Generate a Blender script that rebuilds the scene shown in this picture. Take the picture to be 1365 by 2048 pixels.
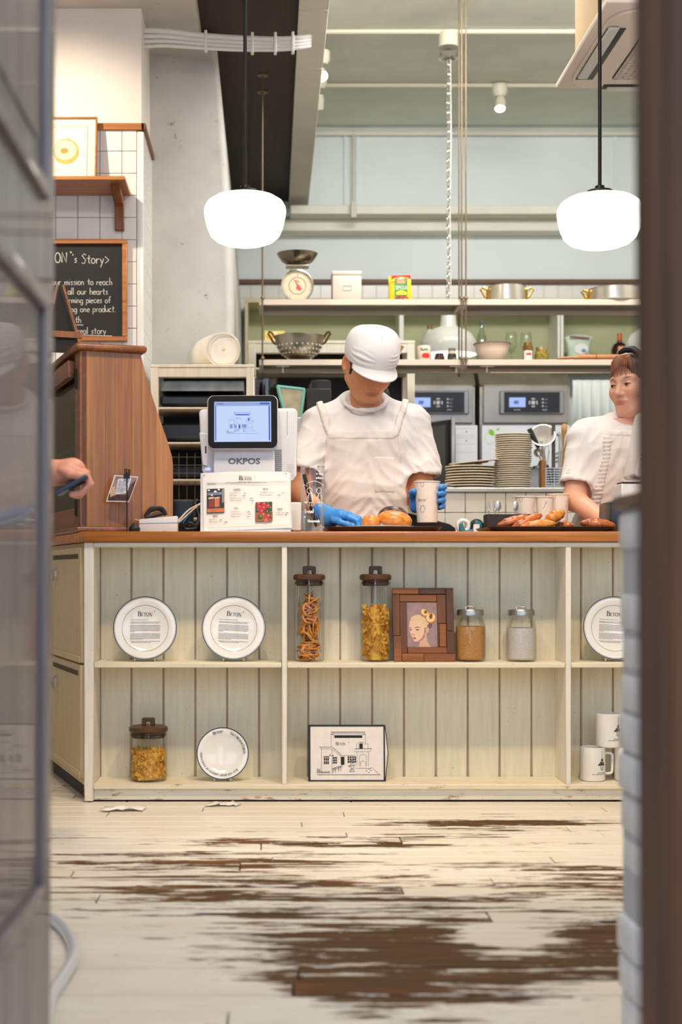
import bpy, bmesh, math, random
import numpy as np
from mathutils import Vector, Matrix, Euler
random.seed(7)
SC = bpy.context.scene
for _o in list(bpy.data.objects):
    bpy.data.objects.remove(_o)
# ---------------------------------------------------------------- camera
F = 2850.0; CX, CY = 540.0, 1145.0; CAMZ = 0.767     # focal length in pixels, principal point, eye height
cd = bpy.data.cameras.new('camera'); cam = bpy.data.objects.new('camera', cd); SC.collection.objects.link(cam)
cam.location = (0, 0, CAMZ); cam.rotation_euler = (math.pi / 2, 0, 0)
cd.sensor_fit = 'VERTICAL'; cd.sensor_height = 36.0; cd.lens = F / 2048 * 36
cd.shift_x = (682.5 - CX) / 2048; cd.shift_y = (CY - 1024) / 2048
cd.clip_start = 0.05; cd.clip_end = 100
cd.dof.use_dof = True; cd.dof.focus_distance = 5.2; cd.dof.aperture_fstop = 2.9
SC.camera = cam
# ---------------------------------------------------------------- world, exposure
W = bpy.data.worlds.new('world'); SC.world = W; W.use_nodes = True
bg = W.node_tree.nodes['Background']; bg.inputs[0].default_value = (0.66, 0.80, 1.0, 1); bg.inputs[1].default_value = 2.7
SC.view_settings.view_transform = 'Standard'; SC.view_settings.look = 'None'
SC.view_settings.exposure = -0.04; SC.view_settings.gamma = 1.0; SC.view_settings.use_curve_mapping = False
cy = SC.cycles
cy.max_bounces = 10; cy.diffuse_bounces = 5; cy.glossy_bounces = 4; cy.transmission_bounces = 8; cy.transparent_max_bounces = 12
cy.caustics_reflective = False; cy.caustics_refractive = False; cy.sample_clamp_indirect = 4.0
# ---------------------------------------------------------------- lamps of the room, and an added kitchen fill
def area(name, loc, rot, size, power, col, sy=None):
    l = bpy.data.lights.new(name, 'AREA'); l.energy = power; l.color = col; l.size = size
    if sy: l.shape = 'RECTANGLE'; l.size_y = sy
    o = bpy.data.objects.new(name, l); SC.collection.objects.link(o); o.location = loc; o.rotation_euler = rot
    return o
def spot(name, loc, to, power, col, ang=60, r=0.04, blend=0.35):
    l = bpy.data.lights.new(name, 'SPOT'); l.energy = power; l.color = col; l.spot_size = math.radians(ang); l.spot_blend = blend; l.shadow_soft_size = r
    o = bpy.data.objects.new(name, l); SC.collection.objects.link(o); o.location = loc
    o.rotation_euler = (Vector(to) - Vector(loc)).to_track_quat('-Z', 'Y').to_euler()
    return o
WARM = (1.0, 0.86, 0.70); NEUT = (1.0, 0.95, 0.88)
area('ceiling_lamp_front', (0.1, 3.3, 3.25), (math.radians(18), 0, 0), 1.6, 40, (1, .88, .74), 0.5)
area('ceiling_lamp_counter', (0.6, 5.0, 3.75), (0, 0, 0), 2.2, 36, NEUT, 0.5)
area('kitchen_fill_light', (1.2, 6.5, 3.82), (math.radians(32), 0, 0), 2.6, 160, (0.97, 0.97, 0.94), 0.6)  # unseen area light added to brighten the kitchen and its back wall
spot('spot_lamp_counter', (0.95, 3.1, 3.1), (0.75, 4.70, 0.1), 150, (1, .76, .48), 50, 0.05)
spot('spot_lamp_left', (-0.3, 3.2, 3.1), (-0.25, 4.8, 0.15), 70, (1, .80, .55), 55, 0.05)
spot('spot_lamp_picture', (-1.45, 5.3, 3.22), (-0.95, 6.38, 2.42), 130, (1, .84, .62), 70, 0.02, 0.8)
spot('spot_lamp_staff', (0.55, 4.2, 3.2), (0.6, 5.55, 1.2), 20, (1, .88, .74), 60, 0.06)
# ---------------------------------------------------------------- helpers
def PX(px, y): return (px - CX) / F * y
def PZ(py, y): return CAMZ + (CY - py) / F * y
def P(px, py, y): return Vector((PX(px, y), y, PZ(py, y)))
def lin(c): return tuple(((v / 255) / 12.92 if v / 255 <= .04045 else ((v / 255 + .055) / 1.055) ** 2.4) for v in c) + (1.0,)

class Mat:
    """small node builder; colours are sRGB 0-255"""
    def __init__(s, name):
        s.m = bpy.data.materials.new(name); s.m.use_nodes = True; s.t = s.m.node_tree
        s.b = s.t.nodes['Principled BSDF']; s._tc = None
    def n(s, ty, **kw):
        nd = s.t.nodes.new(ty)
        for k, v in kw.items(): setattr(nd, k, v)
        return nd
    def put(s, sock, v):
        if isinstance(v, bpy.types.NodeSocket): s.t.links.new(v, sock)
        elif isinstance(v, (tuple, list)) and sock.type == 'RGBA': sock.default_value = lin(v)
        elif v is not None: sock.default_value = v
    def set(s, **kw):
        nm = dict(col='Base Color', rough='Roughness', metal='Metallic', spec='Specular IOR Level', trans='Transmission Weight', ior='IOR',
                  alpha='Alpha', emit='Emission Color', power='Emission Strength', coat='Coat Weight', normal='Normal', sss='Subsurface Weight', sheen='Sheen Weight')
        for k, v in kw.items(): s.put(s.b.inputs[nm[k]], v)
        return s
    def co(s, kind='Object'):
        if not s._tc: s._tc = s.n('ShaderNodeTexCoord')
        return s._tc.outputs[kind]
    def pos(s): return s.n('ShaderNodeNewGeometry').outputs['Position']
    def rnd(s): return s.n('ShaderNodeObjectInfo').outputs['Random']
    def map(s, vec, scale=(1, 1, 1), loc=None):
        nd = s.n('ShaderNodeMapping'); s.put(nd.inputs['Vector'], vec); nd.inputs['Scale'].default_value = scale
        if loc is not None:
            if isinstance(loc, bpy.types.NodeSocket): s.t.links.new(loc, nd.inputs['Location'])
            else: nd.inputs['Location'].default_value = loc
        return nd.outputs[0]
    def noise(s, vec=None, scale=5, detail=4, rough=.5, dist=0):
        nd = s.n('ShaderNodeTexNoise'); s.put(nd.inputs['Vector'], vec if vec is not None else s.co())
        nd.inputs['Scale'].default_value = scale; nd.inputs['Detail'].default_value = detail
        nd.inputs['Roughness'].default_value = rough; nd.inputs['Distortion'].default_value = dist
        return nd.outputs['Fac']
    def voro(s, vec=None, scale=5):
        nd = s.n('ShaderNodeTexVoronoi'); s.put(nd.inputs['Vector'], vec if vec is not None else s.co()); nd.inputs['Scale'].default_value = scale
        return nd.outputs['Distance']
    def math(s, op, a, b=None, c=None):
        nd = s.n('ShaderNodeMath', operation=op); s.put(nd.inputs[0], a); s.put(nd.inputs[1], b)
        if c is not None: s.put(nd.inputs[2], c)
        return nd.outputs[0]
    def rng(s, v, a, b, c=0.0, d=1.0):
        nd = s.n('ShaderNodeMapRange'); s.put(nd.inputs[0], v)
        for i, q in enumerate((a, b, c, d)): nd.inputs[i + 1].default_value = q
        return nd.outputs[0]
    def mix(s, f, a, b, blend='MIX'):
        nd = s.n('ShaderNodeMix', data_type='RGBA', blend_type=blend)
        s.put(nd.inputs[0], f); s.put(nd.inputs[6], a); s.put(nd.inputs[7], b)
        return nd.outputs[2]
    def xyz(s, v):
        nd = s.n('ShaderNodeSeparateXYZ'); s.put(nd.inputs[0], v); return nd.outputs
    def comb(s, x, y, z):
        nd = s.n('ShaderNodeCombineXYZ'); s.put(nd.inputs[0], x); s.put(nd.inputs[1], y); s.put(nd.inputs[2], z); return nd.outputs[0]
    def bump(s, h, st=.3, dist=.002):
        nd = s.n('ShaderNodeBump'); s.put(nd.inputs['Height'], h); nd.inputs['Strength'].default_value = st; nd.inputs['Distance'].default_value = dist
        return nd.outputs[0]

def plain(name, col, rough=.5, metal=0., var=0, vs=6, bump=0, bs=60, **kw):
    m = Mat(name); c = col
    if var: c = m.mix(m.rng(m.noise(scale=vs, detail=5), .3, .7), tuple(max(0, v - var) for v in col), tuple(min(255, v + var) for v in col))
    m.set(col=c, rough=rough, metal=metal, **kw)
    if bump: m.set(normal=m.bump(m.noise(scale=bs, detail=4), bump))
    return m.m
def wood(name, a, b, ax=2, rough=.45, sc=1., coat=0., gl=None):
    """grain runs along object axis ax"""
    m = Mat(name); k = [38 * sc] * 3; k[ax] = 2.0 * sc
    sh = m.math('MULTIPLY', m.rnd(), 37.0)
    v = m.map(m.co(), tuple(k), m.comb(sh, sh, sh))
    n1 = m.noise(v, 1.0, 7, .62, .6); k2 = [160 * sc] * 3; k2[ax] = 5 * sc
    n2 = m.noise(m.map(m.co(), tuple(k2)), 1.0, 3, .6)
    big = m.noise(m.map(m.co(), tuple([7 * sc if i != ax else 1.2 * sc for i in range(3)]), m.comb(sh, sh, sh)), 1.0, 3, .5)
    c = m.mix(m.rng(n1, .32, .68), a, b)
    c = m.mix(m.rng(n2, .45, .75, 0, .45), c, tuple(int(v * .45) for v in a))
    c = m.mix(m.rng(big, .35, .7, 0, .5), c, tuple(int(v * .7) for v in b), 'MIX')
    c = m.mix(m.math('MULTIPLY', m.rnd(), .22), c, tuple(int(v * .7) for v in a))
    m.set(col=c, rough=rough, coat=coat, normal=m.bump(n2, .15, .001))
    return m.m
def painted(name, col, worn, amount=.0, grain=2, rough=.55, speck=.62, low=None):
    """brushed paint over wood: faint brush streaks, chips down to the wood, specks; low = (z0, z1) more wear towards the floor"""
    m = Mat(name); k = [60.] * 3; k[grain] = 5.
    st = m.noise(m.map(m.co(), tuple(k)), 1., 4, .6)
    c = m.mix(m.rng(st, .3, .7), tuple(int(v * .93) for v in col), col)
    k2 = [22.] * 3; k2[grain] = 7.
    w = m.noise(m.map(m.pos(), tuple(k2)), 1., 9, .76)
    if low:
        w = m.math('ADD', w, m.rng(m.xyz(m.pos())[2], low[0], low[1], .13, 0))
    c = m.mix(m.rng(w, .70 - amount, .76 - amount), c, worn)
    sp = m.noise(m.pos(), 140., 2, .5)
    c = m.mix(m.rng(sp, speck + .1, speck + .14, 0, .8), c, tuple(int(v * .5) for v in worn))
    m.set(col=c, rough=rough, normal=m.bump(st, .25, .001))
    return m.m
def glow(name, col, power):
    m = Mat(name); m.set(col=(20, 20, 20), emit=col, power=power); return m.m
def thin_glass(name, tint=(255, 255, 255), refl=.08, edge=.5):
    """clear thin glass: transparent with a view-independent pane tint and Fresnel gloss"""
    m = Mat(name); t = m.t; t.nodes.remove(m.b)
    tr = m.n('ShaderNodeBsdfTransparent'); tr.inputs[0].default_value = lin(tint)
    gl = m.n('ShaderNodeBsdfGlossy'); gl.inputs['Roughness'].default_value = .03
    lw = m.n('ShaderNodeLayerWeight'); lw.inputs[0].default_value = .35
    f = m.math('ADD', m.math('MULTIPLY', lw.outputs['Fresnel'], edge), refl)
    mx = m.n('ShaderNodeMixShader'); t.links.new(f, mx.inputs[0]); t.links.new(tr.outputs[0], mx.inputs[1]); t.links.new(gl.outputs[0], mx.inputs[2])
    t.links.new(mx.outputs[0], t.nodes['Material Output'].inputs[0])
    return m.m

class MB:
    def __init__(s, off=(0, 0, 0)): s.v = []; s.f = []; s.off = Vector(off)
    def add(s, vs, fs, M=None):
        o = len(s.v)
        for p in vs:
            p = Vector(p)
            if M is not None: p = M @ p
            s.v.append(tuple(p - s.off))
        s.f += [tuple(i + o for i in f) for f in fs]
        return s
    def box(s, x0, x1, y0, y1, z0, z1, M=None):
        return s.add([(x0, y0, z0), (x1, y0, z0), (x1, y1, z0), (x0, y1, z0), (x0, y0, z1), (x1, y0, z1), (x1, y1, z1), (x0, y1, z1)],
                     [(0, 3, 2, 1), (4, 5, 6, 7), (0, 1, 5, 4), (1, 2, 6, 5), (2, 3, 7, 6), (3, 0, 4, 7)], M)
    def cyl(s, a, b, r, r2=None, n=16, cap=True):
        a, b = Vector(a), Vector(b); return s.tube([a, b], [r, r if r2 is None else r2], n, cap=cap)
    def tube(s, pts, r, n=8, closed=False, cap=True, M=None):
        pts = [Vector(p) for p in pts]; m = len(pts)
        R = r if isinstance(r, (list, tuple)) else [r] * m
        vs = []; up = None
        for i, p in enumerate(pts):
            a = pts[(i - 1) % m] if (closed or i > 0) else p
            b = pts[(i + 1) % m] if (closed or i < m - 1) else p
            t = (b - a).normalized() if (b - a).length > 1e-9 else Vector((0, 0, 1))
            if up is None:
                up = Vector((0, 0, 1)) if abs(t.z) < .9 else Vector((1, 0, 0))
            u = up - t * up.dot(t)
            if u.length < 1e-6: u = t.orthogonal()
            u.normalize(); w = t.cross(u); up = u
            vs += [p + (u * math.cos(q) + w * math.sin(q)) * R[i] for q in (2 * math.pi * j / n for j in range(n))]
        fs = []
        for i in range(m if closed else m - 1):
            k = (i + 1) % m
            fs += [(i * n + j, i * n + (j + 1) % n, k * n + (j + 1) % n, k * n + j) for j in range(n)]
        if cap and not closed:
            fs += [tuple(reversed(range(n))), tuple(range((m - 1) * n, m * n))]
        return s.add(vs, fs, M)
    def lathe(s, prof, n=32, M=None, a0=0., a1=2 * math.pi):
        full = abs(a1 - a0 - 2 * math.pi) < 1e-6; k = n if full else n + 1; vs = []; fs = []
        for r, z in prof:
            vs += [(r * math.cos(a0 + (a1 - a0) * j / n), r * math.sin(a0 + (a1 - a0) * j / n), z) for j in range(k)]
        for i in range(len(prof) - 1):
            for j in range(n):
                q = (j + 1) % k
                fs.append((i * k + j, i * k + q, (i + 1) * k + q, (i + 1) * k + j))
        return s.add(vs, fs, M)
    def prism(s, poly, h0, h1, axis='z', M=None):
        def q(u, v, h): return (u, v, h) if axis == 'z' else ((u, h, v) if axis == 'y' else (h, u, v))
        n = len(poly); vs = [q(u, v, h0) for u, v in poly] + [q(u, v, h1) for u, v in poly]
        fs = [tuple(range(n)), tuple(reversed(range(n, 2 * n)))] + [(i, (i + 1) % n, n + (i + 1) % n, n + i) for i in range(n)]
        return s.add(vs, fs, M)
    def flat(s, poly, M=None, y=0.):                      # one face in the xz plane, seen from -y
        return s.add([(u, y, v) for u, v in poly], [tuple(range(len(poly)))], M)
    def disc(s, cx, cz, rx, rz, M=None, y=0., n=24, a0=0, a1=360, rot=0):
        c, k = math.cos(math.radians(rot)), math.sin(math.radians(rot)); P_ = []
        for i in range(n):
            a = math.radians(a0 + (a1 - a0) * i / (n if a1 - a0 >= 360 else n - 1)); x, z = rx * math.cos(a), rz * math.sin(a)
            P_.append((cx + x * c - z * k, cz + x * k + z * c))
        return s.flat(P_, M, y)
    def ribbon(s, pts, w, M=None, y=0.):                  # flat stroke in the xz plane
        n = len(pts); W_ = w if isinstance(w, (list, tuple)) else [w] * n; vs = []
        for i, (x, z) in enumerate(pts):
            a = pts[max(0, i - 1)]; b = pts[min(n - 1, i + 1)]; dx, dz = b[0] - a[0], b[1] - a[1]; L = math.hypot(dx, dz) or 1
            ox, oz = -dz / L * W_[i] / 2, dx / L * W_[i] / 2
            vs += [(x + ox, y, z + oz), (x - ox, y, z - oz)]
        return s.add(vs, [(2 * i, 2 * i + 1, 2 * i + 3, 2 * i + 2) for i in range(n - 1)], M)
    def build(s, name, mat=None, parent=None, bevel=0, seg=1, smooth=38, fix=True, kind=None, loc=None):
        me = bpy.data.meshes.new(name); me.from_pydata(s.v, [], s.f)
        if fix or bevel:
            bm = bmesh.new(); bm.from_mesh(me); bmesh.ops.recalc_face_normals(bm, faces=bm.faces)
            if bevel:
                ed = [e for e in bm.edges if len(e.link_faces) == 2 and e.calc_face_angle(0) > .6]
                bmesh.ops.bevel(bm, geom=ed, offset=bevel, segments=seg, affect='EDGES', profile=.5, clamp_overlap=True)
            bm.to_mesh(me); bm.free()
        if smooth:
            me.shade_smooth(); me.set_sharp_from_angle(angle=math.radians(smooth))
        return link(name, me, mat, parent, kind, loc)
def link(name, me, mat=None, parent=None, kind=None, loc=None):
    o = bpy.data.objects.new(name, me); SC.collection.objects.link(o)
    if mat:
        me.materials.clear()
        for q in (mat if isinstance(mat, list) else [mat]): me.materials.append(q)
    if parent: o.parent = parent
    if kind: o['kind'] = kind
    if loc is not None: o.location = loc
    return o
def tag(o, label, cat, group=None):
    o['label'] = label; o['category'] = cat
    if group: o['group'] = group
    return o
def thing(name, label, cat, loc=(0, 0, 0), rz=0., group=None):
    o = bpy.data.objects.new(name, None); o.empty_display_size = .05; SC.collection.objects.link(o)
    o.location = loc; o.rotation_euler = (0, 0, rz); return tag(o, label, cat, group)
def copy_tree(o, parent=None):
    c = o.copy(); SC.collection.objects.link(c)
    if parent: c.parent = parent
    for ch in KIDS(o): copy_tree(ch, c)
    return c
def KIDS(o): return [c for c in list(SC.collection.objects) if c.parent == o]
def dup(o, loc, label=None, rz=None, rot=None, group=None):
    c = copy_tree(o); c.location = loc
    if rz is not None: c.rotation_euler = (0, 0, rz)
    if rot is not None: c.rotation_euler = rot
    if label: c['label'] = label
    if group: c['group'] = group
    return c
T3 = Matrix.Translation
def RX(a): return Matrix.Rotation(math.radians(a), 4, 'X')
def RY(a): return Matrix.Rotation(math.radians(a), 4, 'Y')
def RZ(a): return Matrix.Rotation(math.radians(a), 4, 'Z')
def rrect(w, h, r, n=5, cx=0, cz=0):
    out = []
    for sx, sz, a in ((1, 1, 0), (-1, 1, 90), (-1, -1, 180), (1, -1, 270)):
        for i in range(n + 1):
            q = math.radians(a + 90 * i / n); out.append((cx + sx * (w / 2 - r) + r * math.cos(q), cz + sz * (h / 2 - r) + r * math.sin(q)))
    return out

# ---------------------------------------------------------------- lettering
TH, TN = .14, .05
def L_(x0, z0, x1, z1, w=TN): return ('l', x0, z0, x1, z1, w)
def E_(*a): return ('e',) + a
def SF(*xs, z=.02): return [L_(x - .13, z, x + .13, z) for x in xs]
SER = {
 'A': (.74, [L_(.09, 0, .36, 1), L_(.36, 1, .63, 0, TH), L_(.2, .35, .52, .35)] + SF(.1, .62)),
 'B': (.70, [L_(.16, 0, .16, 1, TH), L_(.02, .98, .36, .98), L_(.02, .02, .4, .02), L_(.15, .53, .38, .53), E_(.35, .755, .2, .225, -90, 90), E_(.38, .275, .24, .255, -90, 90)]),
 'C': (.76, [E_(.42, .5, .34, .5, 48, 312), L_(.66, .98, .66, .7)]),
 'D': (.78, [L_(.16, 0, .16, 1, TH), L_(.02, .98, .35, .98), L_(.02, .02, .35, .02), E_(.33, .5, .36, .48, -90, 90)]),
 'E': (.70, [L_(.16, 0, .16, 1, TH), L_(.02, .98, .58, .98), L_(.02, .02, .62, .02), L_(.15, .52, .44, .52), L_(.58, 1, .58, .78), L_(.62, 0, .62, .24), L_(.44, .63, .44, .41)]),
 'F': (.64, [L_(.16, 0, .16, 1, TH), L_(.02, .98, .58, .98), L_(.15, .52, .44, .52), L_(.58, 1, .58, .78), L_(.44, .63, .44, .41), L_(.02, .02, .32, .02)]),
 'G': (.80, [E_(.42, .5, .34, .5, 48, 312), L_(.66, .98, .66, .7), L_(.66, .05, .66, .42, TH), L_(.5, .42, .78, .42)]),
 'H': (.82, [L_(.16, 0, .16, 1, TH), L_(.64, 0, .64, 1, TH), L_(.15, .52, .64, .52)] + SF(.16, .64) + SF(.16, .64, z=.98)),
 'I': (.36, [L_(.17, 0, .17, 1, TH)] + SF(.17) + SF(.17, z=.98)),
 'J': (.42, [L_(.22, .1, .22, 1, TH), E_(.1, .08, .12, .22, -90, 0)] + SF(.22, z=.98)),
 'K': (.76, [L_(.16, 0, .16, 1, TH), L_(.2, .42, .62, .98), L_(.32, .56, .66, 0, TH)] + SF(.16, .66) + SF(.16, .6, z=.98)),
 'L': (.64, [L_(.16, 0, .16, 1, TH), L_(.02, .02, .58, .02), L_(.58, 0, .58, .24), L_(.02, .98, .32, .98)]),
 'M': (.98, [L_(.14, 0, .14, 1), L_(.14, 1, .47, .04, TH), L_(.47, .04, .8, 1), L_(.8, 0, .8, 1, TH)] + SF(.14, .82) + SF(.12, .84, z=.98)),
 'N': (.86, [L_(.14, 0, .14, 1), L_(.12, 1, .68, 0, TH), L_(.7, 0, .7, 1)] + SF(.14) + SF(.1, .7, z=.98)),
 'O': (.84, [E_(.42, .5, .34, .5, 0, 360)]),
 'P': (.64, [L_(.16, 0, .16, 1, TH), L_(.02, .98, .35, .98), L_(.15, .5, .35, .5), E_(.35, .74, .22, .24, -90, 90), L_(.02, .02, .32, .02)]),
 'R': (.72, [L_(.16, 0, .16, 1, TH), L_(.02, .98, .35, .98), L_(.15, .5, .35, .5), E_(.35, .74, .22, .24, -90, 90), L_(.02, .02, .3, .02), L_(.34, .5, .64, 0, TH)]),
 'S': (.58, [E_(.3, .75, .2, .24, 35, 270), E_(.3, .26, .22, .25, 90, -145)]),
 'T': (.74, [L_(.36, 0, .36, 1, TH), L_(.03, .98, .69, .98), L_(.04, 1, .04, .76), L_(.68, 1, .68, .76)] + SF(.36)),
 'U': (.82, [L_(.16, .25, .16, 1, TH), E_(.42, .25, .26, .25, 180, 360), L_(.68, .25, .68, 1)] + SF(.16, .68, z=.98)),
 'V': (.74, [L_(.08, 1, .36, 0, TH), L_(.36, 0, .64, 1)] + SF(.08, .64, z=.98)),
 'Y': (.74, [L_(.08, 1, .36, .45, TH), L_(.36, .45, .64, 1), L_(.36, 0, .36, .45, TH)] + SF(.08, .64, z=.98) + SF(.36)),
 '&': (.78, [E_(.32, .76, .15, .22, 0, 360), E_(.3, .27, .24, .27, 70, 330), L_(.22, .68, .7, 0, TH)]),
 '.': (.26, [L_(.08, .06, .2, .06, .12)]), ' ': (.34, []), '*': (.3, [E_(.12, .9, .08, .09, 0, 360)])}
def H_(*p): return ('p', p)
HAND = {
 'a': (.5, [E_(.2, .25, .18, .25, 60, 420), H_((.4, .5), (.4, .05), (.46, 0))]), 'b': (.48, [H_((.06, 1), (.06, 0)), E_(.24, .25, .18, .25, -180, 180)]),
 'c': (.46, [E_(.22, .25, .2, .25, 50, 310)]), 'd': (.5, [E_(.2, .25, .18, .25, 0, 360), H_((.4, 1), (.4, 0))]),
 'e': (.48, [H_((.04, .27), (.4, .3)), E_(.22, .25, .19, .25, 10, 315)]), 'f': (.4, [H_((.42, .92), (.3, 1), (.18, .8), (.18, 0)), H_((.02, .5), (.36, .5))]),
 'g': (.5, [E_(.2, .25, .18, .25, 0, 360), H_((.4, .5), (.4, -.2), (.25, -.33), (.04, -.25))]), 'h': (.5, [H_((.06, 1), (.06, 0)), H_((.06, .3), (.2, .5), (.36, .42), (.38, 0))]),
 'i': (.2, [H_((.08, .5), (.08, 0)), H_((.08, .68), (.1, .74))]), 'l': (.22, [H_((.08, 1), (.08, 0))]),
 'm': (.66, [H_((.05, .5), (.05, 0)), H_((.05, .35), (.2, .5), (.29, .38), (.29, 0)), H_((.29, .35), (.43, .5), (.54, .38), (.54, 0))]),
 'n': (.5, [H_((.05, .5), (.05, 0)), H_((.05, .3), (.2, .5), (.36, .42), (.38, 0))]), 'o': (.5, [E_(.22, .25, .19, .25, 90, 450)]),
 'p': (.5, [H_((.06, .5), (.04, -.36)), E_(.24, .25, .18, .25, -180, 180)]), 'r': (.38, [H_((.05, .5), (.05, 0)), H_((.05, .3), (.18, .48), (.32, .45))]),
 's': (.42, [H_((.34, .45), (.2, .52), (.07, .4), (.3, .2), (.25, .02), (.04, .05))]), 't': (.42, [H_((.2, .85), (.18, .1), (.32, .02)), H_((.02, .54), (.36, .56))]),
 'u': (.5, [H_((.05, .5), (.06, .12), (.2, 0), (.36, .15)), H_((.38, .5), (.38, 0))]), 'y': (.46, [H_((.04, .5), (.2, .06)), H_((.4, .5), (.1, -.36))]), 'w': (.56, [H_((.02, .5), (.14, 0), (.26, .4), (.4, 0), (.5, .5))]),
 'S': (.56, [H_((.46, .86), (.26, 1), (.07, .8), (.42, .35), (.3, .02), (.02, .1))]), 'N': (.62, [H_((.06, 0), (.06, 1), (.5, 0), (.52, 1))]), 'O': (.66, [E_(.3, .5, .27, .5, 90, 450)]),
 'B': (.56, [H_((.08, 0), (.08, 1), (.35, .95), (.4, .75), (.08, .52), (.42, .42), (.42, .1), (.08, 0))]), 'H': (.6, [H_((.06, 0), (.06, 1)), H_((.06, .5), (.48, .52)), H_((.48, 0), (.48, 1))]),
 'C': (.56, [E_(.3, .5, .26, .5, 50, 310)]), 'T': (.56, [H_((.02, .98), (.5, 1)), H_((.26, .98), (.26, 0))]), 'E': (.5, [H_((.42, 1), (.08, .98), (.08, 0), (.44, 0)), H_((.08, .5), (.38, .52))]),
 '>': (.5, [H_((.05, .7), (.45, .35), (.08, .05))]), "'": (.2, [H_((.08, 1), (.06, .8))]), '.': (.2, [H_((.06, 0), (.1, .04))]), ' ': (.4, []), '*': (.3, [E_(.1, 1.05, .07, .08, 0, 360)])}
def strokes(ch, font):
    out = []
    for g in font[ch][1]:
        if g[0] == 'l':
            _, x0, z0, x1, z1, w = g; out.append(([(x0, z0), (x1, z1)], w))
        elif g[0] == 'e':
            _, cx, cz, rx, rz, a0, a1 = g; n = max(5, int(abs(a1 - a0) / 24)); p = []; w = []
            for i in range(n + 1):
                a = math.radians(a0 + (a1 - a0) * i / n); p.append((cx + rx * math.cos(a), cz + rz * math.sin(a)))
                dx, dz = -rx * math.sin(a), rz * math.cos(a); w.append(TN + (TH - TN) * abs(dz) / (math.hypot(dx, dz) or 1))
            out.append((p, w))
        else: out.append((list(g[1]), None))
    return out
def write(mb, txt, x, z, h, M=None, font=SER, small=.74, y=0., w=None, align='l', wrap=None, bold=1., jit=0., track=0.):
    """lettering strokes in the xz plane; upper-case SER text after a lower-case marker is set as small capitals"""
    def adv(c):
        if font is SER: return SER[c.upper()][0] * (h if (c.isupper() or not c.isalpha()) else h * small)
        return font[c][0] * h
    tot = sum(adv(c) + track * h for c in txt)
    x0 = x - (tot / 2 if align == 'c' else 0); cur = x0
    for c in txt:
        hh = h * small if (font is SER and c.isalpha() and c.islower()) else h
        for p, ww in strokes(c.upper() if font is SER else c, font):
            jx, jz = random.uniform(-jit, jit) * h, random.uniform(-jit, jit) * h
            q = [(a * hh, b * hh) for a, b in p]
            if wrap: q = None
            pts = [(cur + a * hh + jx, z + b * hh + jz) for a, b in p]
            if ww is None: W2 = w
            elif font is HAND: W2 = w
            else: W2 = [v * hh * bold for v in ww] if isinstance(ww, list) else ww * hh * bold
            if wrap: wrap(mb, pts, W2)
            else: mb.ribbon(pts, W2, M, y)
        cur += adv(c) + track * h
    return cur
def wrap_cyl(R, lift=.0004):
    """returns a wrap function putting strokes on a cylinder or cone R(z) about the local z axis, front at -y"""
    def fn(mb, pts, w):
        tmp = MB(); tmp.ribbon(sub(pts), (w if not isinstance(w, list) else sum(w) / len(w)))
        vs = []
        for (u, _, v) in tmp.v:
            r = R(v) + lift; a = u / r; vs.append((r * math.sin(a), -r * math.cos(a), v))
        mb.add(vs, tmp.f)
    return fn
def sub(pts, d=.008):
    out = [pts[0]]
    for a, b in zip(pts, pts[1:]):
        n = max(1, int(math.hypot(b[0] - a[0], b[1] - a[1]) / d))
        out += [(a[0] + (b[0] - a[0]) * i / n, a[1] + (b[1] - a[1]) * i / n) for i in range(1, n + 1)]
    return out
def sans(txt, size, align='LEFT', bold=0.):
    """plain upright lettering as a mesh (the built-in font), lying in the xz plane"""
    c = bpy.data.curves.new('lettering', 'FONT'); c.body = txt; c.size = size; c.align_x = align; c.offset = bold; c.resolution_u = 2
    o = bpy.data.objects.new('lettering', c); SC.collection.objects.link(o)
    bpy.context.view_layer.update()
    me = bpy.data.meshes.new_from_object(o.evaluated_get(bpy.context.evaluated_depsgraph_get()))
    bpy.data.objects.remove(o)
    vs = [(v.co.x, 0., v.co.y) for v in me.vertices]; fs = [tuple(p.vertices) for p in me.polygons]
    bpy.data.meshes.remove(me)
    return vs, fs
def greek(mb, x0, x1, z, h, M=None, y=0., last=1., rnd=random):
    """a line of print too small to read: a row of word-length dashes"""
    x = x0; e = x0 + (x1 - x0) * last
    while x < e - h:
        w = min(e - x, h * rnd.uniform(1.2, 4.6)); mb.flat([(x, z), (x + w, z), (x + w, z + h * .62), (x, z + h * .62)], M, y); x += w + h * .55
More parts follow.
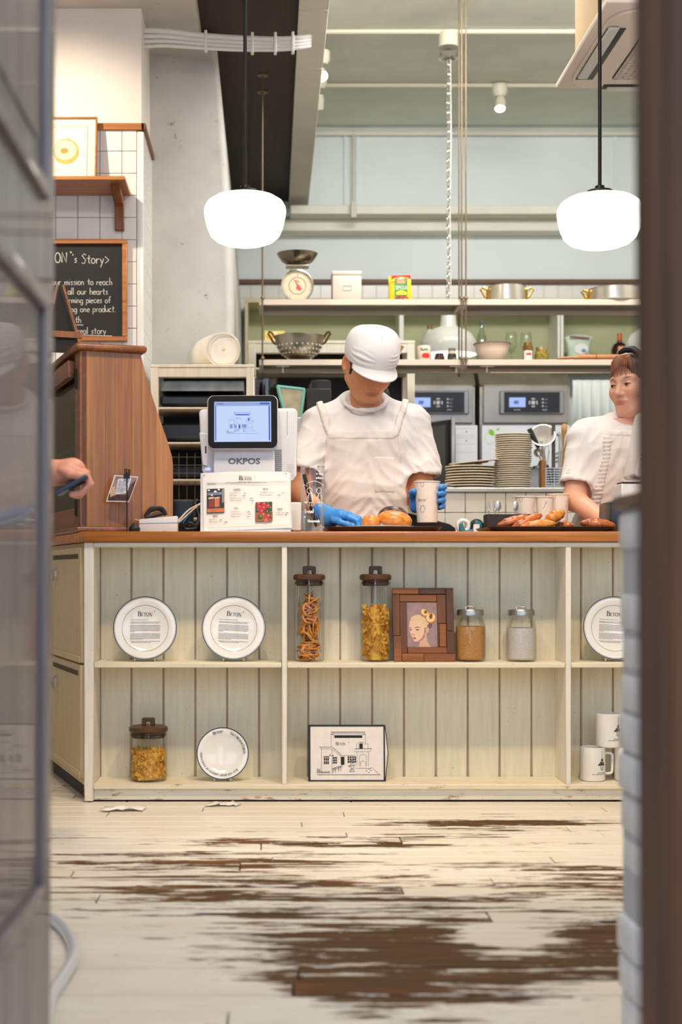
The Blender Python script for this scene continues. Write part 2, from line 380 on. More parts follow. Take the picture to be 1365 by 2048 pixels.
# ================================================================ MATERIALS
def floor_mat():
    m = Mat('worn_painted_planks'); p = m.pos(); X, Y, Z = m.xyz(p)
    off = m.math('MULTIPLY', m.rnd(), 9.0)
    q = m.comb(m.math('ADD', X, off), Y, Z)
    n1 = m.noise(m.map(q, (1.5, 15, 1)), 1., 10, .70, .3)
    n2 = m.noise(m.map(p, (1.1, 3.2, 1)), 1., 6, .62, .5)
    n3 = m.noise(m.map(q, (7, 60, 1)), 1., 6, .7)
    def blob(a, b, sx, sy, amp):
        dx = m.math('DIVIDE', m.math('SUBTRACT', X, a), sx); dy = m.math('DIVIDE', m.math('SUBTRACT', Y, b), sy)
        r = m.math('ADD', m.math('MULTIPLY', dx, dx), m.math('MULTIPLY', dy, dy))
        return m.math('MULTIPLY', m.math('EXPONENT', m.math('MULTIPLY', r, -1.0)), amp)
    w = m.math('ADD', m.math('MULTIPLY', n1, 1.15), m.math('MULTIPLY', n2, .62)); w = m.math('ADD', w, m.math('MULTIPLY', n3, .62))
    for b in ((.50, 2.92, .50, .27, .36), (.12, 2.66, .26, .12, .2), (.15, 3.5, .9, .34, .12), (.78, 4.38, .32, .09, .22), (.50, 3.0, .11, .12, -.5), (-.55, 2.5, .45, .40, -.28), (.85, 2.42, .40, .15, -.5), (.1, 4.62, 1.2, .16, -.12), (-.45, 4.4, .45, .4, -.08), (.2, 4.08, .6, .10, .12), (-.2, 3.75, .4, .08, .12), (.0, 2.36, .35, .10, .12)):
        w = m.math('ADD', w, blob(*b))
    mask = m.rng(w, 1.30, 1.335)
    paint = m.mix(m.rng(n2, .3, .7), (224, 213, 196), (238, 231, 218)); paint = m.mix(m.rng(n3, .5, .8, 0, .35), paint, (170, 148, 118))
    paint = m.mix(m.math('MULTIPLY', m.rnd(), .16), paint, (190, 168, 136))
    wd = m.mix(m.rng(m.noise(m.map(q, (3, 90, 1)), 1., 5, .6), .3, .7), (62, 43, 28), (110, 80, 52))
    wd = m.mix(m.rng(m.noise(m.map(q, (2.2, 7, 1), (7, 3, 0)), 1., 3, .5), .58, .75, 0, .6), wd, (138, 84, 44))
    c = m.mix(mask, paint, wd)
    m.set(col=c, rough=m.rng(mask, 0, 1, .36, .7), spec=m.rng(mask, 0, 1, .5, .1), normal=m.bump(m.math('ADD', m.math('MULTIPLY', mask, -.6), m.math('MULTIPLY', n3, .3)), .35, .002))
    return m.m
def concrete_mat():
    m = Mat('rough_concrete'); n = m.noise(m.pos(), 3., 6, .6); pits = m.rng(m.noise(m.pos(), 17., 7, .78), .63, .68)
    ridge = m.rng(m.noise(m.map(m.pos(), (6, 6, 9)), 1., 8, .75), .60, .72)
    c = m.mix(m.rng(n, .3, .7), (186, 183, 176), (206, 203, 196)); c = m.mix(m.math('MULTIPLY', pits, .7), c, (112, 108, 102)); c = m.mix(m.math('MULTIPLY', ridge, .22), c, (160, 156, 148))
    m.set(col=c, rough=.85, normal=m.bump(m.math('SUBTRACT', m.math('MULTIPLY', n, .4), m.math('ADD', pits, m.math('MULTIPLY', ridge, .5))), .5, .006))
    return m.m
M_FLOOR = floor_mat(); M_CONC = concrete_mat()
M_SUB = plain('floor_gap', (42, 30, 20), .9)
M_WALL = plain('painted_wall', (214, 211, 203), .75, var=4, vs=3)
M_PLASTER = plain('white_plaster', (226, 218, 210), .8, var=4, vs=4)
M_CEIL = plain('painted_ceiling', (216, 219, 208), .8, var=7, vs=4, bump=.15, bs=30)
M_BACK = plain('pale_blue_wall', (226, 233, 233), .7, var=4, vs=2)
M_LEDGE = plain('ledge_paint', (226, 225, 212), .7, var=4)
M_DARKBEAM = wood('dark_soffit_board', (40, 28, 18), (62, 44, 29), 1, .7, .35)
M_BEAM = plain('white_beam_paint', (208, 203, 190), .7, var=5, vs=4, bump=.1)
M_TILE = plain('white_glazed_tile', (226, 224, 220), .16, spec=.5)
M_GROUT = plain('grey_grout', (132, 124, 114), .9)
M_TILEB = plain('pass_wall_tile', (216, 207, 193), .2)
M_TRIMW = wood('orange_trim_wood', (132, 72, 30), (186, 112, 54), 0, .4)
M_DOORW = wood('dark_door_wood', (104, 92, 90), (152, 138, 134), 2, .5, .6, coat=.3)
M_JAMB = wood('dark_jamb_wood', (52, 33, 20), (126, 82, 48), 2, .9, .5)
M_BRICK = plain('white_painted_brick', (222, 224, 226), .6, var=8, vs=30, bump=.4, bs=90)
M_MORTAR = plain('painted_mortar', (186, 188, 192), .9)
M_GLASS = thin_glass('window_glass', refl=.02, edge=.25)
# ================================================================ SETTING
def struct(o): o['kind'] = 'structure'; return o
# floor: dark sub floor with every plank laid on it
floor = struct(MB().box(-2.8, 2.8, -2.5, 10.3, -.12, -.022).build('floor', M_SUB))
pw = .0905; y = 1.32; rnd = random.Random(3); cache = {}
while y < 5.75:
    x = -2.3 + rnd.uniform(-.9, 0)
    while x < 1.95:
        L = rnd.choice((.75, 1.05, 1.3, 1.65, 2.1))
        if L not in cache:
            o = MB().box(.0016, L - .0016, .0017, pw - .0017, -.022, 0).build('plank', M_FLOOR, floor, bevel=.0016, smooth=0); cache[L] = o.data
        else: o = link('plank', cache[L], None, floor)
        o.location = (x, y, rnd.uniform(-.0016, .0006)); x += L
    y += pw
struct(MB().box(-.2, 2.6, 5.85, 10.0, -.021, -.002).build('kitchen_bounce_floor', plain('pale_bounce_floor', (206, 202, 194), .5, var=6)))  # unseen pale floor added to bounce light up to the kitchen ceiling
# ceilings and beams
struct(MB().box(.25, 2.8, 1.2, 10.1, 3.89, 4.05).build('ceiling', M_CEIL))
struct(MB().box(-2.6, -.33, 1.2, 6.86, 3.30, 3.5).build('ceiling_left', M_CONC))
struct(MB().box(-.33, .14, 1.2, 10.05, 3.37, 3.5).build('ceiling_soffit', M_DARKBEAM))
bm_ = struct(MB().box(.145, .255, 1.2, 10.0, 3.36, 4.0).build('beam', M_BEAM))
for a, b in ((1.2, 3.2), (3.205, 4.9), (4.905, 6.48), (6.486, 7.23), (7.236, 9.28), (9.286, 10.0)):
    MB().box(.132, .268, a, b, 3.325, 3.362).build('panel', M_BEAM, bm_, bevel=.003)
# back wall with ledge boxes, battens, wood rail and tiles
wb = struct(MB().box(-.6, 2.8, 10.0, 10.15, 0, 4.0).build('wall_back', M_BACK))
def zz(py, Y): return PZ(py, Y)
MB().box(.14, 2.7, 9.72, 10, zz(428, 9.72), zz(410, 9.72)).build('ledge', M_LEDGE, wb, bevel=.004)
MB().box(-.3, 2.7, 9.86, 10, zz(462, 9.86), zz(428, 9.72) - .001).build('ledge', M_LEDGE, wb, bevel=.004)
for px in (692, 716, 1232): MB().box(PX(px, 9.98) - .012, PX(px, 9.98) + .012, 9.985, 10, zz(408, 9.9), 3.88).build('batten', M_BACK, wb)
MB().cyl((PX(707, 9.95), 9.96, zz(408, 9.95)), (PX(707, 9.95), 9.96, 3.86), .008).build('pipe', M_BEAM, wb)
MB().box(PX(702, 9.7), PX(714, 9.7), 9.68, 9.72, zz(436, 9.7), zz(404, 9.7)).build('junction_box', M_BEAM, wb, bevel=.003)
MB().box(-.4, 2.7, 9.96, 10, zz(567, 9.97), zz(559, 9.97)).build('wood_rail', wood('rail_wood', (88, 54, 30), (124, 80, 46), 0, .5), wb)
tm = None
for r in range(7):
    for c in range(29 if r < 3 else 6):
        if tm is None: o = MB().box(.0015, .0965, -.006, 0, .0015, .0965).build('tile', M_TILE, wb, bevel=.0015); tm = o.data
        else: o = link('tile', tm, None, wb)
        o.location = (-.33 + c * .098, 10, zz(567, 9.97) - .1 - r * .098)
# left tiled wall: front and return
wl = struct(MB().box(-2.6, -.577, 6.4, 6.86, 0, 3.31).build('wall_left', M_PLASTER))
MB().box(-2.0, -.5775, 6.394, 6.402, .85, 2.745).build('grout', M_GROUT, wl); MB().box(-.578, -.5705, 6.40, 6.855, .85, 2.745).build('grout', M_GROUT, wl)
TM = MB().box(.0012, .0981, -.007, 0, .0012, .0981).build('tile', M_TILE, wl, bevel=.0012); TM.location = (-.6634 - .0993, 6.396, 2.458)
for r in range(-14, 3):
    for c in range(0, 6):
        if r == 0 and c == 1: continue
        o = link('tile', TM.data, None, wl); o.location = (-.6634 - .0993 * c, 6.396, 2.458 + .0993 * r)
        if c == 0: o.scale = (.66, 1, 1)
TS = MB().box(0, .005, .0012, .0981, .0012, .0981).build('tile', M_TILE, wl, bevel=.001); TS.location = (-.5715, 6.415, 2.458)
for r in range(-14, 3):
    for c in range(0, 5):
        if r == 0 and c == 0: continue
        o = link('tile', TS.data, None, wl); o.location = (-.5715, 6.415 + .0993 * c, 2.458 + .0993 * r)
        if c == 4: o.scale = (1, .4, 1)
MB().box(-.597, -.566, 6.386, 6.414, .85, 2.745).build('corner_bead', M_TILE, wl, bevel=.006, seg=2)
wr = wood('rail_wood', (164, 92, 36), (220, 142, 66), 0, .4)
MB().box(-2.0, -.562, 6.376, 6.4, 2.748, 2.779).build('wood_rail', wr, wl, bevel=.003)
MB().box(-.577, -.556, 6.376, 6.85, 2.748, 2.779).build('wood_rail', wood('rail_wood', (96, 58, 30), (140, 92, 56), 1, .5), wl, bevel=.003)
# concrete wall beyond it, edge flaring to the top
Yc = 6.85
poly = [(-.60, 0), (-.178, 0), (-.180, 1.4), (-.188, 2.1), (-.197, 2.52), (-.216, 2.8), (-.235, 3.08), (-.262, 3.37), (-.60, 3.37)]
struct(MB().prism(poly, Yc, 10.0, 'y').build('wall_middle', M_CONC, bevel=.028, seg=3))
struct(MB().box(2.6, 2.75, 1.2, 10.1, 0, 4.0).build('wall_right', M_WALL))
struct(MB().box(-2.6, -2.5, 1.2, 6.5, 0, 3.4).build('wall_far_left', M_WALL))
# pass-through wall behind the staff, white tiles, stone cap
wp = struct(MB().box(.05, 2.5, 7.06, 7.5, 0, 1.165).build('wall_pass', M_GROUT))
MB().box(.03, 2.52, 7.04, 7.62, 1.165, 1.186).build('cap', plain('cap_steel', (190, 184, 174), .35, .6), wp, bevel=.003)
tm = None
for r in range(4):
    for c in range(24):
        if tm is None: o = MB().box(.0015, .0985, -.008, .002, .0015, .0985).build('tile', M_TILEB, wp, bevel=.002); tm = o.data
        else: o = link('tile', tm, None, wp)
        o.location = (.068 + c * .1, 7.06, 1.163 - .1 * (r + 1))
# shop front: right jamb, posts and glazing, left door leaf standing open
jr = struct(MB().box(0, .16, 0, .12, 0, 3.4).build('trim_1', M_JAMB, bevel=.006)); jr.location = (.3785, 1.34, 0); jr.rotation_euler = (0, -.0046, 0)
struct(MB().box(-.62, -.46, 1.3, 1.42, 0, 3.4).build('trim_2', M_JAMB, bevel=.006))
struct(MB().box(-2.6, 2.75, 1.3, 1.42, 3.0, 4.0).build('wall_front', M_JAMB))
def window(n, x0, x1):
    w = struct(MB().box(x0, x1, 1.32, 1.40, .78, .86).box(x0, x1, 1.32, 1.40, 2.9, 3.0).box(x1 - .07, x1, 1.32, 1.40, .86, 2.9).build(n, M_JAMB, bevel=.004))
    MB().box(x0, x1 - .07, 1.355, 1.361, .86, 2.9).build('pane', M_GLASS, w, smooth=0)
window('window_1', -2.5, -.62); struct(MB().box(-2.5, -.62, 1.3, 1.42, 0, .78).build('wall_front_left', M_JAMB, bevel=.004))
window('window_2', .537, 2.6)
struct(MB().box(.537, 2.6, 1.3, 1.42, 0, .78).build('wall_front_right', M_JAMB, bevel=.004))
door = struct(MB().box(-.045, 0, 0, .8, 0.01, 2.9).build('door_1', M_DOORW, bevel=.004)); door.location = (-.3335, 1.36, 0); door.rotation_euler = (0, .0056, 0)
for z0, z1 in ((.30, 1.165), (1.30, 2.55)):
    b = MB()
    for (a, c, d, e) in ((.12, .145, z0, z1), (.665, .69, z0, z1), (.145, .665, z0, z0 + .025), (.145, .665, z1 - .025, z1)):
        b.box(-.002, .012, a, c, d, e)
    b.build('moulding', M_DOORW, door, bevel=.005, seg=2)
    MB().box(-.001, .004, .19, .62, z0 + .07, z1 - .07).build('field_panel', M_DOORW, door, bevel=.003)
# low white brick wall inside the door, wooden cap
bw = struct(MB().box(.594, 1.75, 2.285, 2.395, 0, .872).build('wall_entrance', M_MORTAR))
rb = random.Random(5)
for r in range(13):
    z0 = r * .0668; x = .587 if r % 2 == 0 else .587 - .105; first = True
    while x < 1.72:
        a, b = max(x, .587), min(x + .2, 1.75)
        if b - a > .03:
            j = rb.uniform(-.007, .005) if first else 0
            o = MB().box(a + j + .004, b - .004, 2.272 + rb.uniform(-.003, .003), 2.402, z0 + .004, z0 + .0635).build('brick', M_BRICK, bw, bevel=.007, seg=2); first = False
            o.location = (0, 0, rb.uniform(-.001, .001))
        x += .21
MB().box(.582, 1.76, 2.25, 2.42, .872, .895).build('cap', wood('cap_wood', (80, 52, 34), (126, 88, 62), 0, .45), bw, bevel=.004)
# ================================================================ COUNTER
def px_(px): return (px - 540) / 600.            # on the counter front plane (y = 4.75)
def pz_(py): return CAMZ + (1145 - py) / 600.
Y0, YB = 4.75, 4.933
M_CREAM = painted('cream_frame_paint', (236, 229, 212), (160, 118, 88), .035, 0, .5, .62, (.0, .16))
M_CREAMV = painted('cream_upright_paint', (236, 230, 216), (158, 120, 96), .03, 2, .5, .62, (.0, .2))
M_BOARD = painted('sage_board_paint', (232, 225, 200), (176, 146, 120), -.0, 2, .55, .64)
M_SHELFP = painted('cream_shelf_paint', (234, 223, 196), (166, 126, 94), .04, 0, .5, .62, (.0, .12))
M_BACKING = plain('bare_wood_backing', (178, 148, 134), .8, var=14, vs=20)
M_BLACK = plain('black_rubber', (22, 22, 24), .6)
M_TOP = wood('orange_worktop_wood', (168, 92, 26), (214, 138, 58), 0, .35, .8, coat=.25)
M_TAN = painted('tan_door_paint', (222, 200, 158), (104, 66, 38), -.03, 2, .5, .58, (.0, .5))
M_CHROME = plain('chrome', (214, 212, 208), .18, 1.)
M_STEEL = plain('brushed_steel', (186, 180, 170), .32, 1., var=12, vs=8)
M_BRASS = plain('brass', (176, 134, 62), .3, 1.)
M_WHITE = plain('white_plastic', (226, 224, 224), .42)
M_INK = plain('black_ink', (26, 26, 30), .7)
M_GREYINK = plain('grey_ink', (112, 110, 112), .7)
M_PORC = plain('white_glazed_porcelain', (232, 229, 224), .12, coat=.3)
M_CLEAR = thin_glass('clear_jar_glass', (253, 254, 253), .02, .4)
M_ACRYL = thin_glass('clear_acrylic', (246, 246, 248), .10, .8)
ct = thing('counter', 'long cream open-fronted counter with plank back and two rows of shelves', 'counter', (0, Y0, 0)); o0 = ct.location
def part(b, name, mat, parent=ct, **k): return b.build(name, mat, parent, **k)
B = lambda: MB(o0)
part(B().box(px_(168), px_(187), Y0, 5.26, .004, .868), 'side_panel', M_CREAMV, bevel=.003)
for a, b in ((564.3, 574.3), (1132.7, 1143)):
    part(B().box(px_(a), px_(b), Y0, YB, pz_(1569), pz_(1093.5)), 'divider', M_CREAMV, bevel=.002)
part(B().box(px_(187), 1.9, Y0, Y0 + .02, pz_(1093.5), .868), 'top_rail', M_CREAM, bevel=.002)
part(B().box(px_(187), 1.9, Y0 + .02, YB, pz_(1093.5), pz_(1093.5) + .015), 'ceiling_board', M_BOARD)
for a, b, t in ((187, 564.3, 1325.6), (574.3, 1132.7, 1326), (1143, 1660, 1325.5)):
    part(B().box(px_(a) + .001, px_(b) - .001, Y0 + .003, YB, pz_(t + 10.2), pz_(t)), 'shelf', M_SHELFP, bevel=.0025)
part(B().box(px_(187), 1.9, Y0 + .0, YB, pz_(1579), pz_(1568.8)), 'bottom_shelf', M_SHELFP, bevel=.0025)
part(B().box(px_(187), 1.9, Y0 + .014, Y0 + .034, .0065, pz_(1579)), 'plinth', M_CREAM, bevel=.002)
part(B().box(px_(170), 1.9, Y0 + .03, 5.2, .0, .0064), 'foot_strip', M_BLACK)
part(B().box(px_(180), 1.9, YB + .0055, YB + .02, .01, .868), 'backing', M_BACKING)
def bx(px): return PX(px, YB)
for edges in ([px_(187)] + [bx(v) for v in (262.9, 326.9, 390.9, 454.6, 518.6)] + [px_(569)], [px_(569)] + [bx(617 + 63.85 * i) for i in range(8)] + [px_(1138)], [px_(1138)] + [bx(1163 + 64 * i) for i in range(7)]):
    for a, b in zip(edges, edges[1:]):
        o = part(B().box(a + .0027, b - .0027, YB, YB + .0054, pz_(1579), .866), 'back_board', M_BOARD, bevel=.0035)
        part(B().box(b - .0014, b + .0014, YB + .002, YB + .0054, pz_(1579), .866), 'bead', M_BACKING, smooth=0)
# wooden worktop with a bend to the left
c18, s18 = math.cos(math.radians(18)), math.sin(math.radians(18))
def loc18(u, v, o=(-.608, 4.75)): return (o[0] + c18 * u - s18 * v, o[1] + s18 * u + c18 * v)
pl = [loc18(-.014, -.012), (1.9, 4.736), (1.9, 5.31), (-.12, 5.31), loc18(.62, 1.5), loc18(-.014, 1.5)]
tag(MB().prism(pl, .869, .9035).build('worktop', M_TOP, bevel=.003), 'orange-brown wooden worktop along the top of the cream counter', 'worktop')
# left cabinet, turned 18 degrees
cb = thing('cabinet', 'tan painted cabinet with two latched doors at the counter left end', 'cabinet', (-.608, 4.75, 0), math.radians(18))
MB().box(.012, .03, .02, 1.45, .0, .05).build('plinth', M_BLACK, cb)
MB().box(.004, .022, .012, 1.45, .045, .868).build('carcass', M_TAN, cb, bevel=.002)
for z0, z1 in ((.462, .852), (.075, .455)):
    for v0, v1 in ((.055, .66), (.70, 1.3)):
        d = MB().box(-.014, .004, v0, v1, z0, z1).build('door', M_TAN, cb, bevel=.003)
        MB().box(-.0155, -.013, v0 + .04, v1 - .04, z1 - .038, z1 - .022).build('slot_shade_strip', plain('slot_shadow_paint', (86, 76, 60), .8), d)  # recess shade of the finger slot painted as a dark strip
        MB().box(-.018, -.013, v0 + .0, v1, z0, z0 + .022).build('bottom_rail', M_TAN, d, bevel=.002)
        h = MB().box(-.02, -.014, v0 + .45, v0 + .48, z1 - .10, z1 - .06); h.tube([(-.016, v0 + .465, z1 - .065), (-.035, v0 + .465, z1 - .08), (-.03, v0 + .465, z1 - .115)], .006)
        h.build('latch', M_CHROME, d)
# ---------------------------------------------------------------- wooden display case
M_CASE = wood('display_case_oak', (142, 80, 30), (206, 138, 70), 2, .4, .55, coat=.15)
M_CASED = wood('display_case_edge', (112, 58, 18), (180, 102, 36), 1, .35, .6, coat=.3)
dc = thing('display_case', 'tall wooden bread display case with glass front beside the counter bend', 'display case', (-.643, 4.86, .9035), math.radians(18))
pz0 = .9035
pan = [(0, .02), (.322, .02), (.322, 1.14 - pz0), (.319, 1.168 - pz0), (.302, 1.224 - pz0), (.264, 1.329 - pz0), (.234, 1.419 - pz0), (.206, 1.522 - pz0), (0, 1.526 - pz0)]
n = 7; xs = [0, .03, .082, .118, .176, .21, .262, .322]
def clipx(poly, a, b):
    def cut(p, c, keep):
        out = []
        for i, q in enumerate(p):
            r = p[(i + 1) % len(p)]; iq, ir = keep(q[0]), keep(r[0])
            if iq: out.append(q)
            if iq != ir: t = (c - q[0]) / (r[0] - q[0]); out.append((c, q[1] + t * (r[1] - q[1])))
        return out
    return cut(cut(poly, a, lambda x: x >= a - 1e-9), b, lambda x: x <= b + 1e-9)
for a, b in zip(xs, xs[1:]):
    MB().prism(clipx(pan, a, b), 0, .022, 'y').build('side_board', M_CASE, dc, bevel=.0006)
MB().prism(pan, .70, .722, 'y').build('far_side_board', M_CASE, dc)
MB().box(-.025, .225, -.025, .75, 1.524 - pz0, 1.548 - pz0).build('top_board', M_CASED, dc, bevel=.009, seg=3)
MB().box(-.02, .335, -.018, .74, 0, .02).build('base_moulding', M_CASED, dc, bevel=.006, seg=3)
MB().box(-.006, .02, .0, .092, .02, 1.524 - pz0).build('front_stile', M_CASED, dc, bevel=.002)
MB().box(-.006, .02, .092, .70, .02, .088).build('bottom_rail', M_CASED, dc, bevel=.002)
MB().box(-.03, -.006, .1, .66, .54, .60).build('top_rail', M_CASED, dc, bevel=.002)
MB().box(.005, .009, .092, .70, .088, .62).build('glass_pane', thin_glass('display_glass', (226, 232, 214), .06, .5), dc, smooth=0)
MB().box(.29, .30, .03, .70, .02, .30).box(.2, .21, .03, .7, .3, .6).build('back_panel', plain('olive_liner', (120, 112, 78), .6, var=25, vs=9), dc)
MB().box(.015, .25, .03, .70, .30, .312).build('inner_shelf', plain('olive_shelf', (150, 138, 92), .5, var=20), dc)
MB().box(.015, .28, .03, .70, .021, .03).build('paper_liner', plain('wrinkled_paper', (212, 210, 190), .7, var=22, vs=25, bump=1, bs=40), dc)
for z in (.06, .50): MB().cyl((-.008, .06, z), (-.008, .06, z + .06), .005).box(-.008, -.004, .045, .075, z - .004, z + .064).build('hinge', M_BLACK, dc)
# easel chalk board on the case
ez = thing('easel', 'small folding wooden easel chalkboard standing on the display case', 'easel', (-.76, 5.16, 1.5485), math.radians(20))
M_EZ = wood('easel_wood', (134, 78, 34), (190, 122, 62), 2, .5, .8)
for sx, tp in ((-1, 0), (1, 0)):
    MB().add([(sx * .006, -.006, .26), (sx * .014, -.006, .26), (sx * .085, -.04, 0), (sx * .072, -.04, 0), (sx * .006, .008, .26), (sx * .014, .008, .26), (sx * .085, -.026, 0), (sx * .072, -.026, 0)],
             [(0, 1, 2, 3), (4, 5, 6, 7), (0, 1, 5, 4), (1, 2, 6, 5), (2, 3, 7, 6), (3, 0, 4, 7)]).build('leg', M_EZ, ez)
MB().box(-.075, .075, -.034, -.020, .065, .088).build('ledge', M_EZ, ez, bevel=.001)
MB().add([(0, 0, .25), (.07, -.03, .01), (-.07, -.03, .01), (0, .004, .25), (.07, -.026, .01), (-.07, -.026, .01)], [(0, 1, 2), (3, 5, 4), (0, 1, 4, 3), (1, 2, 5, 4), (2, 0, 3, 5)]).build('slate', plain('slate', (38, 30, 26), .8), ez)
# ---------------------------------------------------------------- things on the left wall
sh = thing('wall_shelf', 'short orange wooden wall shelf on brackets below the doughnut picture', 'shelf', (-.9, 6.38, 2.473)); B2 = lambda: MB(sh.location)
B2().box(-1.25, -.624, 6.13, 6.388, 2.456, 2.473).build('board', wr, sh, bevel=.002)
for x in (-1.12, -.672):
    B2().prism([(6.18, 2.456), (6.386, 2.456), (6.386, 2.295), (6.360, 2.295), (6.345, 2.40), (6.21, 2.425)], x - .02, x + .02, 'x').build('bracket', wood('bracket_wood', (104, 56, 24), (150, 88, 42), 2, .45), sh, bevel=.002)
pc = thing('framed_picture', 'doughnut picture in thin orange frame leaning on the wall shelf', 'picture', (-.905, 6.30, 2.473)); pc.rotation_euler = (math.radians(-8), 0, 0)
w2, hh = .136, .325
MB().box(-w2, w2, .004, .012, 0, hh).build('mount', plain('cream_mount', (240, 226, 200), .6), pc)
f = MB()
for q in ((-w2, w2, 0, .008), (-w2, w2, hh - .008, hh), (-w2, -w2 + .007, .008, hh - .008), (w2 - .007, w2, .008, hh - .008)): f.box(q[0], q[1], -.004, .014, q[2], q[3])
f.build('frame', wr, pc, bevel=.001)
MB().ribbon([(-.094, .28), (.094, .28)], .002).ribbon([(-.094, .04), (-.094, .28)], .002).ribbon([(.094, .28), (.094, .04)], .002).build('border_print', wr, pc, loc=(0, .003, 0), fix=False)
MB().flat([(-.093, .03), (.093, .03), (.093, .28), (-.093, .28)]).build('paper', plain('print_paper', (246, 232, 208), .7), pc, loc=(0, .0035, 0), fix=False)
dn = MB().disc(0, .165, .058, .060).build('doughnut_print', plain('doughnut_print', (222, 166, 84), .7, var=16, vs=30), pc, loc=(0, .003, 0), fix=False)
MB().disc(-.004, .172, .05, .046).build('icing_print', plain('icing_print', (250, 226, 178), .7), pc, loc=(0, .0025, 0), fix=False)
MB().disc(-.008, .168, .018, .013).build('hole_print', plain('hole_print', (206, 138, 60), .7), pc, loc=(0, .002, 0), fix=False)
ch = thing('chalkboard', 'wood framed blackboard with chalk handwriting hanging on the tiled wall', 'chalkboard', (-.93, 6.36, PZ(682, 6.36)))
x1 = PX(254, 6.36) + .93; h2 = PZ(478, 6.36) - PZ(682, 6.36); fr = .021
MB().box(-.30, x1 - .005, .012, .026, .005, h2 - .005).build('slate', plain('black_slate', (30, 29, 30), .75, var=4, vs=5), ch)
for q in ((-.32, x1, 0, fr), (-.32, x1, h2 - fr, h2), (-.32, -.32 + fr, fr, h2 - fr), (x1 - fr, x1, fr, h2 - fr)):
    MB().box(q[0], q[1], -.004, .027, q[2], q[3]).build('frame_piece', wr, ch, bevel=.002)
k = 6.36 / F
def cx_(px): return PX(px, 6.36) + .93
def cz_(py): return PZ(py, 6.36) - ch.location.z
t = MB()
def chalk(s, px, py, hpx, w=1.3):
    write(t, s, cx_(px), cz_(py), hpx * k, font=HAND, w=w * k, jit=.02)
chalk('BET', 66, 524, 20, 2); chalk('ON', 109, 524, 20, 2); chalk('*', 140, 519, 15); chalk("'s", 144, 524, 17, 1.6); chalk('Story>', 162, 526, 20, 1.5)
chalk('our mission to reach', 103, 569, 14); chalk('all our hearts', 135, 588, 14); chalk('rming pieces of', 137, 605, 13); chalk('ing one product.', 138, 623, 13.5); chalk('th', 150, 645, 14); chalk('real story', 154, 667, 14)
t.ribbon([(cx_(150), cz_(649)), (cx_(166), cz_(649))], .003).ribbon([(cx_(150), cz_(669)), (cx_(190), cz_(670)), (cx_(224), cz_(671))], .003)
t.build('lettering', plain('white_chalk', (206, 202, 196), .9), ch, loc=(0, .0112, 0), fix=False)
# ================================================================ THINGS ON THE COUNTER SHELVES
ZS, ZB = pz_(1326) + .0002, pz_(1568.8) + .0002      # shelf and bottom shelf tops
YI = 4.842; ki = YI / F                              # usual depth of the things
def ix(px, y=YI): return PX(px, y)
M_NAVY = plain('navy_line', (34, 38, 54), .4)
M_ACST = plain('white_acrylic_stand', (226, 224, 214), .25)
def plate(label, px, zb, R, y=4.838, rot=0., kind='text', tilt=-11, grp='lettered plates on display'):
    lift = .004
    t = thing('plate', label, 'plate', (ix(px, y), y, zb), 0, grp)
    M0 = T3((0, 0, R * math.cos(math.radians(tilt)) + lift)) @ RX(tilt) @ RY(rot); M = M0 @ RX(90)
    e = R / .109
    prof = [(0, -.004), (.06 * e, -.004), (.064 * e, 0), (R - .006, .011), (R, .0125), (R, .0145), (R - .004, .015), (.074 * e, .0075), (.066 * e, .003), (0, .003)]
    MB().lathe(prof, 72, M).build('dish', M_PORC, t)
    r = MB()
    def ring(a, b, z): r.lathe([(a, z), (b, z + (b - a) * .15)], 72, M)
    if kind == 'text':
        ring(R - .0036, R - .0005, .0156); ring(R - .0062, R - .0052, .0149); ring(.078 * e, .0790 * e, .0090)
    else: ring(R - .0035, R - .0002, .0156)
    r.build('rim_line', M_NAVY, t, fix=False)
    b = MB()
    if kind == 'text':
        write(b, 'Beton', -.0015, .042, .0165, M0, y=-.0038, align='c', bold=1.15); b.disc(.030, .058, .0017, .0017, M0, -.0038, 10)
        rr = random.Random(4); z = .029
        for n, last in ((1, .62), (2, .97), (7, .15), (6, .45), (2, .7)):
            for i in range(n):
                greek(b, -.0515, .0505, z, .0016, M0, -.0038, last if i == n - 1 else 1., rr); z -= .0037
            z -= .0036
    else:
        def arc(s, a0, h, rad, sp=1.0):
            a = a0
            for c_ in s:
                hh = h if c_.isupper() else h * .8; w_ = SER[c_.upper()][0] * hh * sp; a -= math.degrees(w_ / 2 / rad)
                Mc = M0 @ RY(-(a - 90)) @ T3((0, 0, rad))
                write(b, c_.upper(), -w_ / 2, 0, hh, Mc, y=-.0138, bold=1.3); a -= math.degrees(w_ / 2 / rad)
        arc('Beton*', 117, .0098, .0695); arc('Salt bread & Coffee', 69, .0088, .0695, .95); arc('Just the right amount of everything.', -46, .0083, .0695, 1.06)
    b.build('lettering', M_INK, t, fix=False)
    s = thing('plate_stand', 'clear stand under ' + label, 'stand', (ix(px, y), y, zb))
    for sx in (-1, 1):
        MB().tube([(sx * R * .31, -.013, .0025), (sx * R * .31, -.0215, .004), (sx * R * .31, -.0225, .017)], .0028, 8).build('prong', M_ACST, s)
    MB().box(-R * .31, R * .31, -.012, .03, 0, .0022).build('base', M_ACRYL, s)
    MB().tube([(-R * .31, .012, .002), (-R * .2, .040, R * 1.1), (R * .2, .040, R * 1.1), (R * .31, .012, .002)], .002, 6).build('back_rest', M_ACRYL, s)
    return t
plate('white lettered dinner plate at the left end of the upper shelf', 291, ZS, .109, rot=0)
plate('white lettered dinner plate at the upper shelf beside the left divider', 468, ZS, .109, rot=3)
plate('white lettered dinner plate at the right bay, partly behind the brick wall', 1229, ZS, .109, rot=3)
plate('small white plate with a slogan around its rim at the bottom shelf', 446, ZB, .0885, kind='ring', rot=0)

